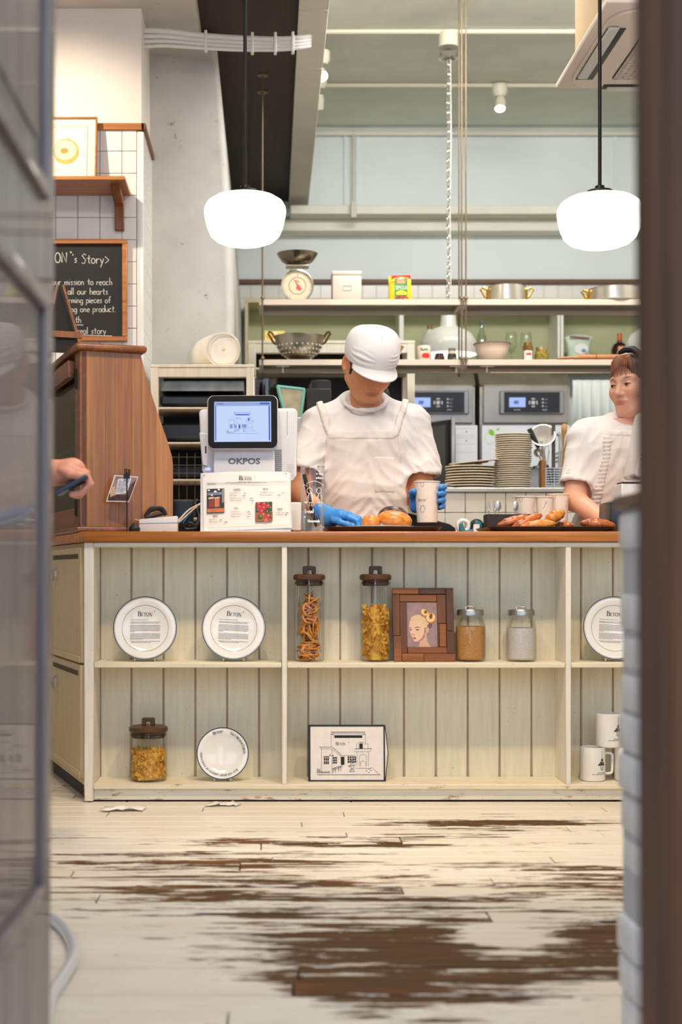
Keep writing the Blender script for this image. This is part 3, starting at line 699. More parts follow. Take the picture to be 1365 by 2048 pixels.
M_WALN = wood('walnut_lid', (58, 36, 20), (112, 72, 38), 0, .4, .9); M_SEAL = thin_glass('silicone_seal', (206, 204, 200), .1, .3)
def jar(label, px, zb, r, h, y=YI):
    t = thing('storage_jar', label, 'jar', (ix(px, y), y, zb), 0, 'wooden lidded glass jars')
    MB().lathe([(0, 0), (r - .006, 0), (r - .001, .003), (r, .010), (r, h)], 48).build('glass_body', M_CLEAR, t)
    MB().lathe([(0, h - .022), (r - .008, h - .022), (r - .007, h - .004), (r + .001, h), (r + .003, h + .004), (r + .002, h + .014), (r - .006, h + .018), (0, h + .018)], 40).build('lid', M_WALN, t)
    MB().lathe([(r - .006, h - .018), (r - .0026, h - .016), (r - .0026, h - .010), (r - .006, h - .008)], 40).build('seal', M_SEAL, t)
    w = .022; o = [(-w, 0), (-w, .02)] + [(-w + .006 - .006 * math.cos(a), .022 + .006 * math.sin(a)) for a in (.4, .9, 1.4)] + [(w - .006 + .006 * math.sin(a), .022 + .006 * math.cos(a)) for a in (.2, .7, 1.2)] + [(w, .02), (w, 0), (.008, 0), (.008, .010), (.004, .015), (-.004, .015), (-.008, .010), (-.008, 0)]
    MB().prism([(a, b + h + .0175) for a, b in o], -.010, .010, 'y').build('knob', M_WALN, t, bevel=.002)
    return t
J1 = jar('tall jar of dried citrus slices, closest to the left divider', 619, ZS, .0515, .278)
J2 = jar('tall jar three quarters full of bow-tie pasta beside the picture frame', 751.5, ZS, .0515, .278)
J3 = jar('squat wide jar half full of bow-tie pasta on the bottom shelf', 297, ZB, .0635, .168)
def bow(mb, M, s=1.):
    vs = []; fs = []
    for i in range(5):
        x = (i - 2) * .0085 * s; wd = (.011, .0095, .0042, .0095, .011)[i] * s
        for j in range(3):
            vs.append((x + (.0015 * s * (-1) ** j if i in (0, 4) else 0), (j - 1) * wd, (.0028 * s if (j == 1 and i != 2) else (.0035 * s if i == 2 and j != 1 else 0)) * (1 if i != 2 else 1)))
    for i in range(4):
        for j in range(2): fs.append((i * 3 + j, i * 3 + 3 + j, i * 3 + 4 + j, i * 3 + 1 + j))
    mb.add(vs, fs, M)
M_PASTA = Mat('dry_pasta'); M_PASTA.set(col=M_PASTA.mix(M_PASTA.rng(M_PASTA.noise(M_PASTA.pos(), 70, 3), .3, .7), (222, 156, 40), (246, 200, 86)), rough=.45); M_PASTA = M_PASTA.m
def fill_pasta(label, j, r, h, n, seed):
    rd = random.Random(seed); mb = MB()
    for i in range(n):
        rr = (r - .013) * (rd.random() ** .25 if i % 4 else rd.random()); a = rd.uniform(0, 2 * math.pi); z = .015 + rd.random() * (h - .022)
        bow(mb, T3((rr * math.cos(a), rr * math.sin(a), z)) @ Euler((rd.uniform(0, 6), rd.uniform(0, 6), rd.uniform(0, 6))).to_matrix().to_4x4(), rd.uniform(.8, 1.05))
    mb.lathe([(0, .006), (r - .02, .006), (r - .018, h - .012), (0, h - .008)], 20)
    mb.v = [(x * min(1, (r - .0035) / max(1e-6, math.hypot(x, y))), y * min(1, (r - .0035) / max(1e-6, math.hypot(x, y))), min(max(z, .0045), h + .01)) for x, y, z in mb.v]
    o = mb.build('pasta', M_PASTA, None, fix=False, smooth=0, kind='stuff'); o.location = j.location; tag(o, label, 'pasta')
fill_pasta('dry bow-tie pasta filling the tall jar', J2, .0515, .188, 420, 1); fill_pasta('dry bow-tie pasta in the squat jar', J3, .0635, .108, 330, 2)
# dried citrus slices, one by one
M_RIND = plain('dried_rind', (226, 146, 48), .55, var=22, vs=40); M_FLESH = plain('dried_flesh', (126, 54, 30), .5, var=34, vs=60, bump=.5, bs=120); M_PITH = plain('dried_pith', (224, 176, 128), .6, var=16, vs=50)
def slice_mesh(r):
    b = MB(); b.lathe([(r * .86, -.0016), (r, -.0022), (r * 1.02, 0), (r, .0022), (r * .86, .0016)], 20); n1 = len(b.f)
    b.lathe([(r * .74, -.0012), (r * .87, -.0015), (r * .87, .0015), (r * .74, .0012)], 20); n2 = len(b.f)
    for i in range(8):
        a = i * math.pi / 4; p = [(.1 * r * math.cos(a + .39), .1 * r * math.sin(a + .39))] + [(.76 * r * math.cos(a + q), .76 * r * math.sin(a + q)) for q in (.07, .25, .45, .6, .71)]
        b.prism(p, -.0011, .0011, 'z')
    n3 = len(b.f); b.lathe([(0, -.0006), (r * .8, -.0006), (r * .8, .0006), (0, .0006)], 16)
    o = b.build('citrus_slice', [M_RIND, M_PITH, M_FLESH]); me = o.data
    for i, p in enumerate(me.polygons): p.material_index = 0 if i < n1 else (1 if (i < n2 or i >= n3) else 2)
    for v in me.vertices: v.co.z += .0045 * math.sin(v.co.x / r * 2.2 + 1) * (v.co.y / r)
    return o
rd = random.Random(11); cur = None; k = 0
for i in range(46):
    if i % 23 == 0:
        cur = slice_mesh(.030 if i == 0 else .026); o = cur
    else: o = cur.copy(); SC.collection.objects.link(o)
    z = .010 + i * .0046; big = z > .15
    lay = i < 12
    o.rotation_euler = (rd.uniform(-.35, .35), rd.uniform(-.35, .35), rd.uniform(0, 6)) if lay else (rd.uniform(.2, 1.5), rd.uniform(-1.3, 1.3), rd.uniform(0, 6))
    if i in (5, 29, 36): o.rotation_euler = (1.35, rd.uniform(-.3, .3), rd.uniform(-.5, .5))
    a = rd.uniform(0, 6.28); rr = rd.uniform(.004, .016); cz = z + (.010 if not lay else 0)
    if i in (5, 29, 36): a = -1.57; rr = .017
    o.location = (J1.location.x + rr * math.cos(a), J1.location.y + rr * math.sin(a), J1.location.z + max(.009 if lay else .03, cz * (1. if z < .17 else .95)))
    tag(o, 'dried citrus slice in the tall jar of slices', 'dried fruit', 'dried citrus slices in the jar')
# sugar jars
M_ALU = plain('brushed_aluminium_lid', (176, 172, 168), .3, 1., var=8, vs=3)
def grains(name, a, b):
    m = Mat(name); m.set(col=m.mix(m.rng(m.noise(m.pos(), 420, 2, .6), .35, .65), a, b), rough=.7, normal=m.bump(m.noise(m.pos(), 500, 2), .5, .001)); return m.m
def sugar(label, px, fillh, mat, slabel):
    y = 4.845; t = thing('sugar_jar', label, 'jar', (ix(px, y), y, ZS), 0, 'aluminium lidded glass jars'); r = .0515
    out = [(0, 0), (r - .008, 0), (r - .002, .004), (r, .012), (r, .118), (r - .004, .136), (r - .010, .147), (r - .010, .160)]
    inn = [(0, .005), (r - .009, .005), (r - .003, .011), (r - .0025, .117), (r - .0065, .134), (r - .0125, .146), (r - .0125, .160)]
    MB().lathe(out, 44).build('glass_body', M_CLEAR, t)
    MB().lathe([(0, .156), (r - .006, .156), (r - .006, .172), (r - .009, .176), (r - .026, .1765), (r - .028, .174), (0, .174)], 44).build('lid', M_ALU, t)
    MB().tube([(-.015, 0, .174), (-.015, 0, .184), (-.011, 0, .187), (.011, 0, .187), (.015, 0, .184), (.015, 0, .174)], .0028, 8).build('handle', M_CHROME, t)
    s = MB().lathe([(0, .0058), (r - .010, .0058), (r - .0038, .012), (r - .0032, fillh), (r - .012, fillh + .001), (0, fillh - .003)], 40).build('sugar', mat, None, kind='stuff'); s.location = t.location; tag(s, slabel, 'sugar')
sugar('glass jar of brown sugar beside the picture frame', 941.5, .118, grains('brown_sugar', (176, 116, 54), (224, 164, 96)), 'brown sugar filling the jar beside the picture frame')
sugar('glass jar of white sugar near the right divider', 1043, .113, grains('white_sugar', (206, 194, 182), (238, 230, 222)), 'white sugar filling the jar near the right divider')
# picture frame of wood blocks
pf = thing('picture_frame', 'chunky brown wood-block picture frame holding a portrait print', 'picture frame', (ix(846, 4.86), 4.825, ZS)); pf.rotation_euler = (math.radians(-9), 0, math.radians(0))
k = 4.84 / F; fw, fh = 124 * k, 150 * k
MF = [wood('frame_block', a, b, ax, .5, .8) for a, b, ax in (((70, 36, 10), (116, 64, 22), 2), ((116, 62, 16), (176, 102, 34), 0), ((86, 46, 14), (142, 82, 28), 2))]
def fp(px0, px1, py0, py1, m, d):
    a, b = (px0 - 846) * k, (px1 - 846) * k; z0, z1 = (1321 - py1) * k, (1321 - py0) * k
    MB().box(a + .0004, b - .0004, -d, .012, z0 + .0004, z1 - .0004).build('frame_piece', m, pf, bevel=.0012)
for q in ((784, 838, 1173, 1186, 1, .008), (838, 892, 1173, 1186, 0, .009), (892, 907, 1173, 1260, 0, .009), (892, 908, 1260, 1305, 0, .008), (846, 909, 1305, 1321, 1, .008), (802, 846, 1305, 1321, 1, .010), (786, 802, 1270, 1321, 1, .008), (784, 799, 1186, 1270, 2, .009),
          (799, 874, 1186, 1201, 1, .004), (799, 814, 1201, 1305, 2, .003), (874, 892, 1186, 1245, 2, .005), (878, 892, 1245, 1292, 1, .003), (814, 894, 1292, 1305, 1, .004), (874, 878, 1201, 1292, 0, .002)): fp(*q[:4], MF[q[4]], q[5])
MB().box(-.05, .055, .0, .012, .045, .20).build('backing', MF[0], pf)
def pq(px, py): return ((px - 846) * k, (1321 - py) * k)
def pm(c, v=0): return plain('portrait_print', c, .6, var=v, vs=40)
def lay(name, pts, col, y, v=0):
    return MB().flat([pq(*p) for p in pts]).build(name, pm(col, v), pf, loc=(0, y, 0), fix=False)
def U(x, y): return (800 + x * 120 / 1365, 1160 + y * 170 / 1934)
def LU(name, pts, col, y, v=0): return lay(name, [U(*p) for p in pts], col, y, v)
LU('portrait_print', [(150, 480), (840, 480), (840, 1500), (150, 1500)], (150, 122, 122), -.0004, 10)
LU('neck_print', [(420, 1250), (590, 1180), (610, 1380), (690, 1500), (420, 1500), (435, 1400)], (206, 164, 138), -.0008)
LU('hair_print', [(200, 1040), (215, 930), (255, 820), (340, 770), (450, 765), (560, 830), (640, 930), (650, 1010), (590, 1060), (500, 1090), (300, 980)], (214, 180, 140), -.0010, 8)
LU('face_print', [(205, 1040), (225, 940), (330, 880), (470, 920), (540, 1040), (545, 1180), (480, 1300), (390, 1380), (310, 1380), (275, 1300), (225, 1170), (200, 1090)], (222, 182, 154), -.0013, 5)
LU('shade_print', [(545, 1180), (480, 1300), (390, 1380), (420, 1400), (560, 1270)], (176, 126, 104), -.0014)
LU('ear_print', [(570, 1090), (620, 1050), (660, 1090), (640, 1170), (590, 1200)], (214, 156, 124), -.0015)
LU('bun_shadow_print', [(610, 1000), (720, 950), (730, 1020), (670, 1090)], (110, 76, 80), -.0011)
def eu(cx, cy, rx, ry, col, y, rot=0):
    c = pq(*U(cx, cy)); q = 120 / 1365 * k; MB().disc(c[0], c[1], rx * q, ry * q, None, y, 20, rot=rot).build('portrait_print', pm(col), pf, fix=False)
eu(565, 715, 100, 78, (196, 132, 68), -.0016, -35); eu(560, 710, 88, 66, (232, 188, 122), -.0018, -35); eu(585, 700, 34, 42, (120, 70, 36), -.002, -35)
eu(700, 840, 118, 118, (186, 116, 54), -.0020, -35); eu(695, 830, 100, 106, (236, 192, 128), -.0022, -35); eu(700, 800, 38, 66, (112, 64, 34), -.0024, -10)
eu(240, 1108, 26, 13, (60, 42, 40), -.0018); eu(390, 1108, 34, 14, (66, 48, 46), -.0018, 6); eu(320, 1300, 38, 20, (160, 92, 84), -.0018, -14); eu(290, 1215, 34, 12, (176, 120, 100), -.0018, -14)
LU('brow_print', [(320, 1065), (390, 1035), (450, 1050), (450, 1062), (390, 1052), (330, 1080)], (120, 84, 66), -.0019); LU('brow_print', [(205, 1060), (250, 1058), (252, 1072), (208, 1078)], (120, 84, 66), -.0019)
# house sign block
sg = thing('house_sign', 'white block sign with ink drawing of a shop house, standing on the bottom shelf', 'sign', (ix(617.5, 4.84), 4.815, ZB)); sg.rotation_euler = (math.radians(-5), 0, 0)
k = 4.83 / F; sw, shh = 152 * k, 112 * k
M_SIGN = plain('sign_white', (230, 222, 216), .6, var=5, vs=30); M_EDGE = plain('sign_edge_ink', (34, 34, 44), .6, var=10, vs=40)
MB().prism([(0, 0), (sw, 0), (sw + .010, shh * .5), (sw, shh), (0, shh)], 0, .030, 'y').build('block', M_SIGN, sg, bevel=.001)
e = MB(); e.box(-.0012, .006, -.0014, .0302, 0, shh).box(-.001, sw, -.0014, .004, 0, .005).box(-.001, sw, -.0014, .004, shh - .005, shh + .001).box(sw - .004, sw + .001, -.0014, .003, 0, shh)
e.tube([(sw + .001, .002, shh), (sw + .0112, .004, shh * .5), (sw + .001, .002, 0)], .0018, 6); e.build('edge_line', M_EDGE, sg)
def house(mb, W_, H_2, fn):
    """line drawing of the shop; fn(x, y) maps drawing coordinates (pixels of the sign) to the plane"""
    def ln(*p, w=2.2): mb.ribbon([fn(*q) for q in p], w * W_)
    def rc(x0, y0, x1, y1): mb.flat([fn(x0, y1), fn(x1, y1), fn(x1, y0), fn(x0, y0)], None, 0)
    ln((475, 286), (780, 286), w=5); ln((480, 300), (778, 300)); ln((475, 286), (475, 415)); ln((782, 306), (782, 398)); ln((500, 312), (500, 340)); rc(505, 314, 754, 338)
    ln((470, 306), (500, 306), w=4); ln((756, 306), (786, 306), w=4)
    ln((370, 420), (485, 419), (562, 488), w=3.5); ln((384, 436), (480, 436), (556, 498)); ln((370, 420), (384, 436)); ln((388, 438), (388, 640)); ln((481, 438), (481, 655)); ln((556, 495), (690, 495), w=3)
    for x in range(3):
        for y in range(2): rc(409 + x * 16, 515 + y * 31, 421 + x * 16, 541 + y * 31)
    rc(405, 502, 457, 510)
    for x in range(3):
        for y in range(3): rc(487 + x * 14, 508 + y * 21, 498 + x * 14, 525 + y * 21)
    rc(560, 506, 593, 578)
    for x in range(4):
        for y in range(3): rc(622 + x * 20, 503 + y * 20, 637 + x * 20, 519 + y * 20)
    rc(459, 486, 469, 498); rc(484, 490, 494, 502)
    ln((690, 436), (838, 434), w=4); ln((690, 436), (680, 460), (820, 460), (838, 434)); ln((705, 460), (705, 590)); ln((808, 460), (808, 590)); ln((728, 592), (728, 500), (760, 482), (792, 500), (792, 592))
    rc(728, 388, 758, 432); ln((722, 378), (768, 378), w=4); ln((702, 390), (722, 390), (722, 432)); ln((702, 390), (702, 432)); ln((768, 390), (806, 390), (806, 432))
    ln((735, 590), (738, 555), (760, 540), (782, 556), (785, 590), w=3); ln((690, 592), (690, 608), (815, 608)); ln((350, 666), (912, 666), w=4); ln((838, 600), (912, 666))
    for a in range(14):
        x = 345 + a * 8.2; ln((x, 652), (x + 5, 632 - (30 if a < 4 else 0) + (a % 3) * 5), (x + 10, 652), w=4)
    ln((485, 612), (575, 585), w=5); ln((485, 625), (575, 597), w=3); 
    for x in (490, 510, 540, 560): ln((x, 650 - (x - 490) * .25), (x, 610 - (x - 490) * .3), w=4)
    ln((625, 590), (690, 580), w=5); ln((640, 590), (680, 640), w=3); ln((680, 590), (640, 640), w=3); ln((622, 560), (650, 545), (700, 520), w=4); ln((640, 575), (700, 545), w=4)
    ln((640, 640), (682, 640), (680, 615), (645, 618), (640, 640), w=3)
    for x, y in ((790, 630), (812, 615), (830, 626), (812, 645), (826, 608)): mb.disc(*fn(x, y), 5 * W_, 5 * W_, None, 0, 8)
    a, b = fn(515, 403); write(mb, 'Beton', a, b, 29 * W_, bold=1.1); mb.disc(*fn(632, 378), 4 * W_, 4 * W_, None, 0, 8)
hb = MB(); q = sw / 683; house(hb, q, q, lambda x, y: ((x - 272) * q, (726 - y) * q)); hb.build('ink_drawing', M_INK, sg, fix=False, loc=(0, -.0006, 0))
# mugs
def mug():
    t = thing('mug', 'white mug with a lamp print, lower left of the stack of three', 'mug', (ix(1186.5, 4.842), 4.842, ZB), 0, 'white lamp mugs'); r, h = .0423, .114
    MB().lathe([(0, .0), (r - .005, 0), (r - .001, .003), (r, .008), (r, h - .001), (r - .0015, h), (r - .003, h - .001), (r - .0035, .008), (0, .006)], 44).build('cup', M_PORC, t)
    pts = [(r - .003, 0, h - .020), (r + .014, 0, h - .0205)]; pts += [(r + .014 + .010 * math.sin(a), 0, h - .0305 + .010 * math.cos(a)) for a in (.4, .8, 1.2, 1.57)]
    pts += [(r + .023, 0, .038)] + [(r + .013 + .010 * math.cos(a), 0, .034 - .010 * math.sin(a)) for a in (.4, .8, 1.2, 1.57)] + [(r - .003, 0, .0235)]
    MB().tube(pts, .0047, 10).build('handle', M_PORC, t)
    p = MB(); wr_ = wrap_cyl(lambda z: r, .0003); q = .114 / 755; cx = .026
    def W2(pts, w): wr_(p, [(cx + (a - 765) * q, (825 - b) * q) for a, b in pts], w * q)
    W2([(765, 135), (765, 320)], 9)
    for yy in range(300, 345, 8): W2([(738, yy + 15), (792, yy + 15)], 10)
    for i in range(14):
        f = i / 13; W2([(742 - f * 92, 350 + f * 105), (790 + f * 68, 350 + f * 105)], 9)
    W2([(725, 455), (725, 530), (745, 560), (765, 566), (785, 560), (805, 530), (805, 455)], 10); W2([(728, 500), (802, 500)], 6); W2([(765, 455), (765, 562)], 6); W2([(730, 540), (800, 540)], 6)
    p.build('lamp_print', M_INK, t, fix=False)
    l = MB()
    for s, z, a in (('Salt bread & Coffee', 632, .026), ('Just the right amount of everything', 664, .022)):
        vs, fs = sans(s, 22 * q * 1.35, 'CENTER', .0001); l.add([((r + .0003) * math.sin((a + x) / r), -(r + .0003) * math.cos((a + x) / r), zz_ + (825 - z) * q) for x, _, zz_ in vs], fs)
    l.build('lettering', M_INK, t, fix=False, smooth=0)
    return t
m1 = mug(); m1.rotation_euler = (0, 0, math.radians(-2))
dup(m1, (ix(1255, 4.842), 4.842, ZB), 'white mug with a lamp print, lower right of the stack beside the brick wall', math.radians(-3))
dup(m1, (ix(1218.5, 4.842), 4.842, ZB + .1142), 'white mug with a lamp print, perched on top of the two others', math.radians(-2))
# crumbs and paper scraps
rd = random.Random(2); cb_ = MB()
for i in range(60):
    x = ix(rd.gauss(838, 22) if i < 48 else rd.uniform(700, 900)); y = rd.uniform(4.757, 4.775); s = rd.uniform(.0006, .0022) * (2 if i in (3, 9) else 1)
    cb_.box(x - s, x + s, y - s, y + s, ZS, ZS + s * 1.3, )
tag(cb_.build('crumbs', plain('pastry_crumbs', (226, 190, 132), .8, var=16, vs=60), None, smooth=0, kind='stuff'), 'pastry crumbs on the shelf edge below the picture frame', 'crumbs')
def napkin(label, pts, y, seed):
    rd = random.Random(seed); n = 9; b = MB(); vs = []; 
    (x0, y0), (x1, y1) = pts
    for i in range(n):
        for j in range(4):
            f, g = i / (n - 1), j / 3; vs.append((x0 + (x1 - x0) * f + rd.uniform(-.006, .006) + g * .01, y0 + (y1 - y0) * g + rd.uniform(-.008, .008), .003 + (rd.random() ** 2) * .014 * math.sin(math.pi * f) + .002))
    b.add(vs, [(i * 4 + j, i * 4 + 4 + j, i * 4 + 5 + j, i * 4 + 1 + j) for i in range(n - 1) for j in range(3)])
    o = b.build('paper_scrap', plain('tissue_paper', (236, 228, 218), .8), None, smooth=60); m = o.modifiers.new('thick', 'SOLIDIFY'); m.thickness = .0012; m.offset = 1
    tag(o, label, 'paper')
napkin('torn white paper scrap lying on the floor below the squat pasta jar', ((PX(203, 4.6), 4.565), (PX(286, 4.6), 4.64)), 0, 1)
napkin('small white paper scrap lying on the floor against the counter foot', ((PX(413, 4.7), 4.665), (PX(476, 4.7), 4.72)), 0, 4)
# ================================================================ THINGS ON THE WORKTOP
ZT = .9037
def tx(px, y): return PX(px, y)
def th(py, y): return PZ(py, y) - ZT
# ---- register with a customer display
py_ = 5.08
ps = thing('cash_register', 'white touch cash register with a small customer screen facing the room', 'register', (tx(492, py_), py_, ZT)); kx = py_ / F
def qx(px, y=py_): return PX(px, y) - ps.location.x
def qz(py, y=py_): return PZ(py, y) - ZT
b = MB(); b.prism([(qx(398), qz(823)), (qx(404), qz(818)), (qx(590), qz(816)), (qx(596), qz(824)), (qx(594), qz(950)), (qx(586), qz(962)), (qx(412), qz(962)), (qx(404), qz(940))], .0, .055, 'y')
b.build('body', M_WHITE, ps, bevel=.008, seg=2)
MB().prism([(qx(399), qz(865)), (qx(416), qz(868)), (qx(416), qz(934)), (qx(405), qz(931))], -.012, .0, 'y').build('side_reader', M_WHITE, ps, bevel=.003)
MB().prism([(qx(411), qz(893)), (qx(413.5), qz(893)), (qx(413.5), qz(907)), (qx(411), qz(907))], -.0135, -.011, 'y').build('reader_slot', M_INK, ps)
MB().prism([(qx(411), qz(936)), (qx(421), qz(936)), (qx(421), qz(941)), (qx(411), qz(941))], -.006, .001, 'y').build('power_button', glow('button_glow', (190, 200, 255), 1.2), ps)
MB().prism([(qx(429), qz(895)), (qx(549), qz(895)), (qx(552), qz(1060)), (qx(428), qz(1060))], -.05, .0, 'y').build('neck', M_WHITE, ps, bevel=.003)
v = MB()
for i in range(11): v.box(qx(550), qx(564), -.003, .0, qz(901 + i * 4), qz(899.6 + i * 4))
for i in range(12):
    for j in range(5): v.box(qx(575 + j * 3 + (i % 2) * 1.5) - .0006, qx(575 + j * 3 + (i % 2) * 1.5) + .0006, -.001, .0, qz(930 + i * 2.2), qz(929.2 + i * 2.2))
v.build('vent_slots', M_GREYINK, ps, fix=False)
MB().box(qx(574.6), qx(575.2), -.0008, .0, qz(870), qz(822)).build('seam', M_GREYINK, ps)
MB().box(qx(560), qx(602), -.09, .0, qz(1063), qz(1007)).build('printer_base', M_WHITE, ps, bevel=.003)
MB().box(qx(440), qx(585), -.10, .06, 0, .012).build('foot', M_BLACK, ps)
vs, fs = sans('OKPOS', .0285, 'CENTER', .0010); t = MB(); t.add([(a * 1.22, b, c) for a, b, c in vs], fs, T3((qx(489), -.0505, qz(930)))); t.build('lettering', M_GREYINK, ps, fix=False, smooth=0)
# screen head: rounded slab slightly tilted
Ms = T3((qx(486.5), -.075, qz(848))) @ RY(-.3) @ RX(-8)
sw_, sh_ = 142 * kx * .985, 109 * kx
MB().prism(rrect(sw_, sh_, .024, 6), .004, .034, 'y', Ms).build('screen_shell', M_WHITE, ps, bevel=.004, seg=2)
MB().prism(rrect(sw_ - .006, sh_ - .006, .022, 6), -.0005, .006, 'y', Ms).build('screen_bezel', plain('black_glass', (16, 16, 18), .4, spec=.15), ps)
sx, sz = 112 * kx, 81 * kx; kk = sx / 805
dsp = MB().flat([(-sx / 2, -sz / 2), (sx / 2, -sz / 2), (sx / 2, sz / 2), (-sx / 2, sz / 2)], Ms, -.0012).build('display', glow('display_light', (196, 216, 255), .92), ps, fix=False, smooth=0)
M_BLUE = glow('display_blue', (40, 92, 214), .75)
def sp(x, y): return ((x - 562) * kk, (407 - y) * kk)
hb = MB(); q = .80; house(hb, kk * q, kk * q, lambda x, y: sp(560 + (x - 631) * q, 425 + (y - 475) * q))
for x0, x1 in ((172, 188), (930, 952)): hb.flat([sp(x0, 680), sp(x1, 680), sp(x1 - 2, 178), sp(x0 - 2, 178)])
hb.flat([sp(806, 158), sp(944, 158), sp(944, 130), sp(806, 130)])
vs, fs = sans('OKPOS', 30 * kk, 'LEFT', .0002); o_ = sp(195, 157); hb.add([(a + o_[0], 0, c + o_[1]) for a, _, c in vs], fs)
hb.v = [tuple(Ms @ Vector((a, -.0017, c))) for a, _, c in hb.v]; hb.build('display_drawing', M_BLUE, ps, fix=False, smooth=0)
hb = MB().flat([sp(165, 178), sp(960, 178), sp(960, 122), sp(165, 122)]); hb.v = [tuple(Ms @ Vector((a, -.0014, c))) for a, _, c in hb.v]; hb.build('display_bar', glow('display_bar_light', (150, 176, 232), .8), ps, fix=False, smooth=0)
# ---- menu sheet in an acrylic holder
ym = 4.86; km = ym / F
mh = thing('menu_holder', 'printed drinks menu sheet in a clear acrylic holder before the register', 'menu', (tx(490, ym), ym, ZT)); mh.rotation_euler = (math.radians(-6), 0, 0)
kq = 190 / 1365 * km          # crop pixels of the sheet
def mp(x, y): return ((x - 647) * kq, (925 - y) * kq)
MB().box(mp(5, 0)[0], mp(1310, 0)[0], .003, .007, 0, mp(0, 60)[1]).box(mp(5, 0)[0], mp(1310, 0)[0], -.012, .05, 0, .004).build('acrylic', plain('frosted_acrylic', (214, 214, 220), .25), mh, bevel=.001)
vs = []; fs = []
for i in range(13):
    for j in range(7):
        f, g = i / 12, j / 6; x = 36 + (1288 - 36) * f + g * (24 + 15 * f); yv = 66 - 22 * math.sin(math.pi * f) * (1 if j == 0 else 0) - 16 * f + g * (840 - 30 * f)
        u, w_ = mp(x, yv); vs.append((u, -.0005 - .0035 * math.sin(f * 5 + 1) * (1 - g) - .003 * g * (f > .9), w_))
fs = [(i * 7 + j, i * 7 + j + 1, i * 7 + 8 + j, i * 7 + 7 + j) for i in range(12) for j in range(6)]
MB().add(vs, fs).build('sheet', plain('menu_paper', (240, 236, 230), .7, var=4, vs=10), mh, smooth=60)
YM = -.0062; im = MB(); gm = MB()
def mtext(s, x, y, h, small=.76, bold=1.1, mb=None, align='c'):
    a, c = mp(x, y); write(mb or im, s, a, c, h * kq, None, y=YM, small=small, bold=bold, align=align)
mtext('Beton', 655, 166, 64, .72, 1.15); c_ = mp(790, 108); im.disc(c_[0], c_[1], .0011, .0011, None, YM, 8)
for s, x, y in (('COFFEE', 535, 320), ('FRUIT', 945, 312), ('TEA', 520, 590), ('MILK', 222, 702), ('SOUP', 1150, 602)): mtext(s, x, y, 25, 1, 1.4)
for (x0, y0, x1, y1) in ((80, 232, 1262, 196), (80, 210, 1262, 182), (100, 862, 1278, 826)): im.ribbon([mp(x0, y0), mp(x1, y1)], 2.2 * kq, None, YM)
im.ribbon([mp(110, 884), mp(1278, 862)], 1.4 * kq, None, YM)
def mline(s, x, y, x1):
    vs, fs = sans(s, 25 * kq); a, c = mp(x, y); gm.add([(p + a, YM, r + c) for p, _, r in vs], fs); e = a + (max(p for p, _, r in vs) if vs else 0) + 8 * kq
    while e < mp(x1 - 46, 0)[0]: gm.flat([(e, c), (e + 3 * kq, c), (e + 3 * kq, c + 3 * kq), (e, c + 3 * kq)], None, YM); e += 9 * kq
    greek(gm, mp(x1 - 40, 0)[0], mp(x1, 0)[0], c, 15 * kq, None, YM)
for s, x, y, x1 in (('Americano', 425, 366, 675), ('Cafe latte', 425, 402, 655), ('Cappuccino latte', 425, 438, 760), ('Vanilla bean latte', 425, 470, 776), ('Strawberry smoothie', 862, 358, 1222), ('Mango smoothie', 862, 390, 1160),
                    ('Earl grey tea', 444, 636, 722), ('Chamomile tea', 444, 668, 742), ('Hibiscus tea', 444, 704, 718), ('Milk tea', 135, 752, 325), ('Milk matcha', 135, 784, 395), ('Tomato basil', 1075, 648, 1275), ('with bread', 1090, 676, 1262)): mline(s, x, y, x1)
greek(gm, mp(375, 0)[0], mp(965, 0)[0], mp(0, 208)[1], 13 * kq, None, YM); greek(gm, mp(105, 0)[0], mp(225, 0)[0], mp(0, 225)[1], 12 * kq, None, YM)
for x, y in ((60, 100), (1240, 74)): gm.disc(*mp(x, y), 9 * kq, 9 * kq, None, YM, 10)
im.build('lettering', M_INK, mh, fix=False, smooth=0); gm.build('fine_print', M_GREYINK, mh, fix=False, smooth=0)
def mrect(n, x0, y0, x1, y1, col, d=0): MB().flat([mp(x0, y1), mp(x1, y1 - 10), mp(x1, y0 - 10), mp(x0, y0)], None, YM - d).build(n, plain(n, col, .6, var=8, vs=40), mh, fix=False)
mrect('drinks_photo', 100, 298, 352, 652, (44, 44, 52)); mrect('table_photo', 104, 585, 354, 640, (206, 112, 58), .0002); mrect('sky_photo', 110, 350, 320, 390, (120, 132, 158), .0002); mrect('wall_photo', 318, 300, 350, 500, (150, 136, 128), .0001)
mrect('drink_photo', 126, 430, 200, 575, (128, 50, 36), .0004); mrect('drink_photo', 212, 430, 282, 565, (206, 110, 62), .0004); mrect('foam_photo', 124, 422, 202, 446, (224, 186, 160), .0006); mrect('foam_photo', 210, 422, 284, 440, (232, 196, 166), .0006)
for x, y, r in ((128, 318, 18), (272, 306, 18), (222, 335, 22), (172, 388, 16)): MB().disc(*mp(x, y), r * kq, r * .7 * kq, None, YM - .0008, 10).build('lamp_photo', plain('lamp_photo', (236, 232, 228), .6), mh, fix=False)
mrect('tomato_photo', 800, 492, 1040, 776, (70, 62, 40)); mrect('board_photo', 806, 640, 1046, 772, (150, 98, 56), .0001)
rd = random.Random(8)
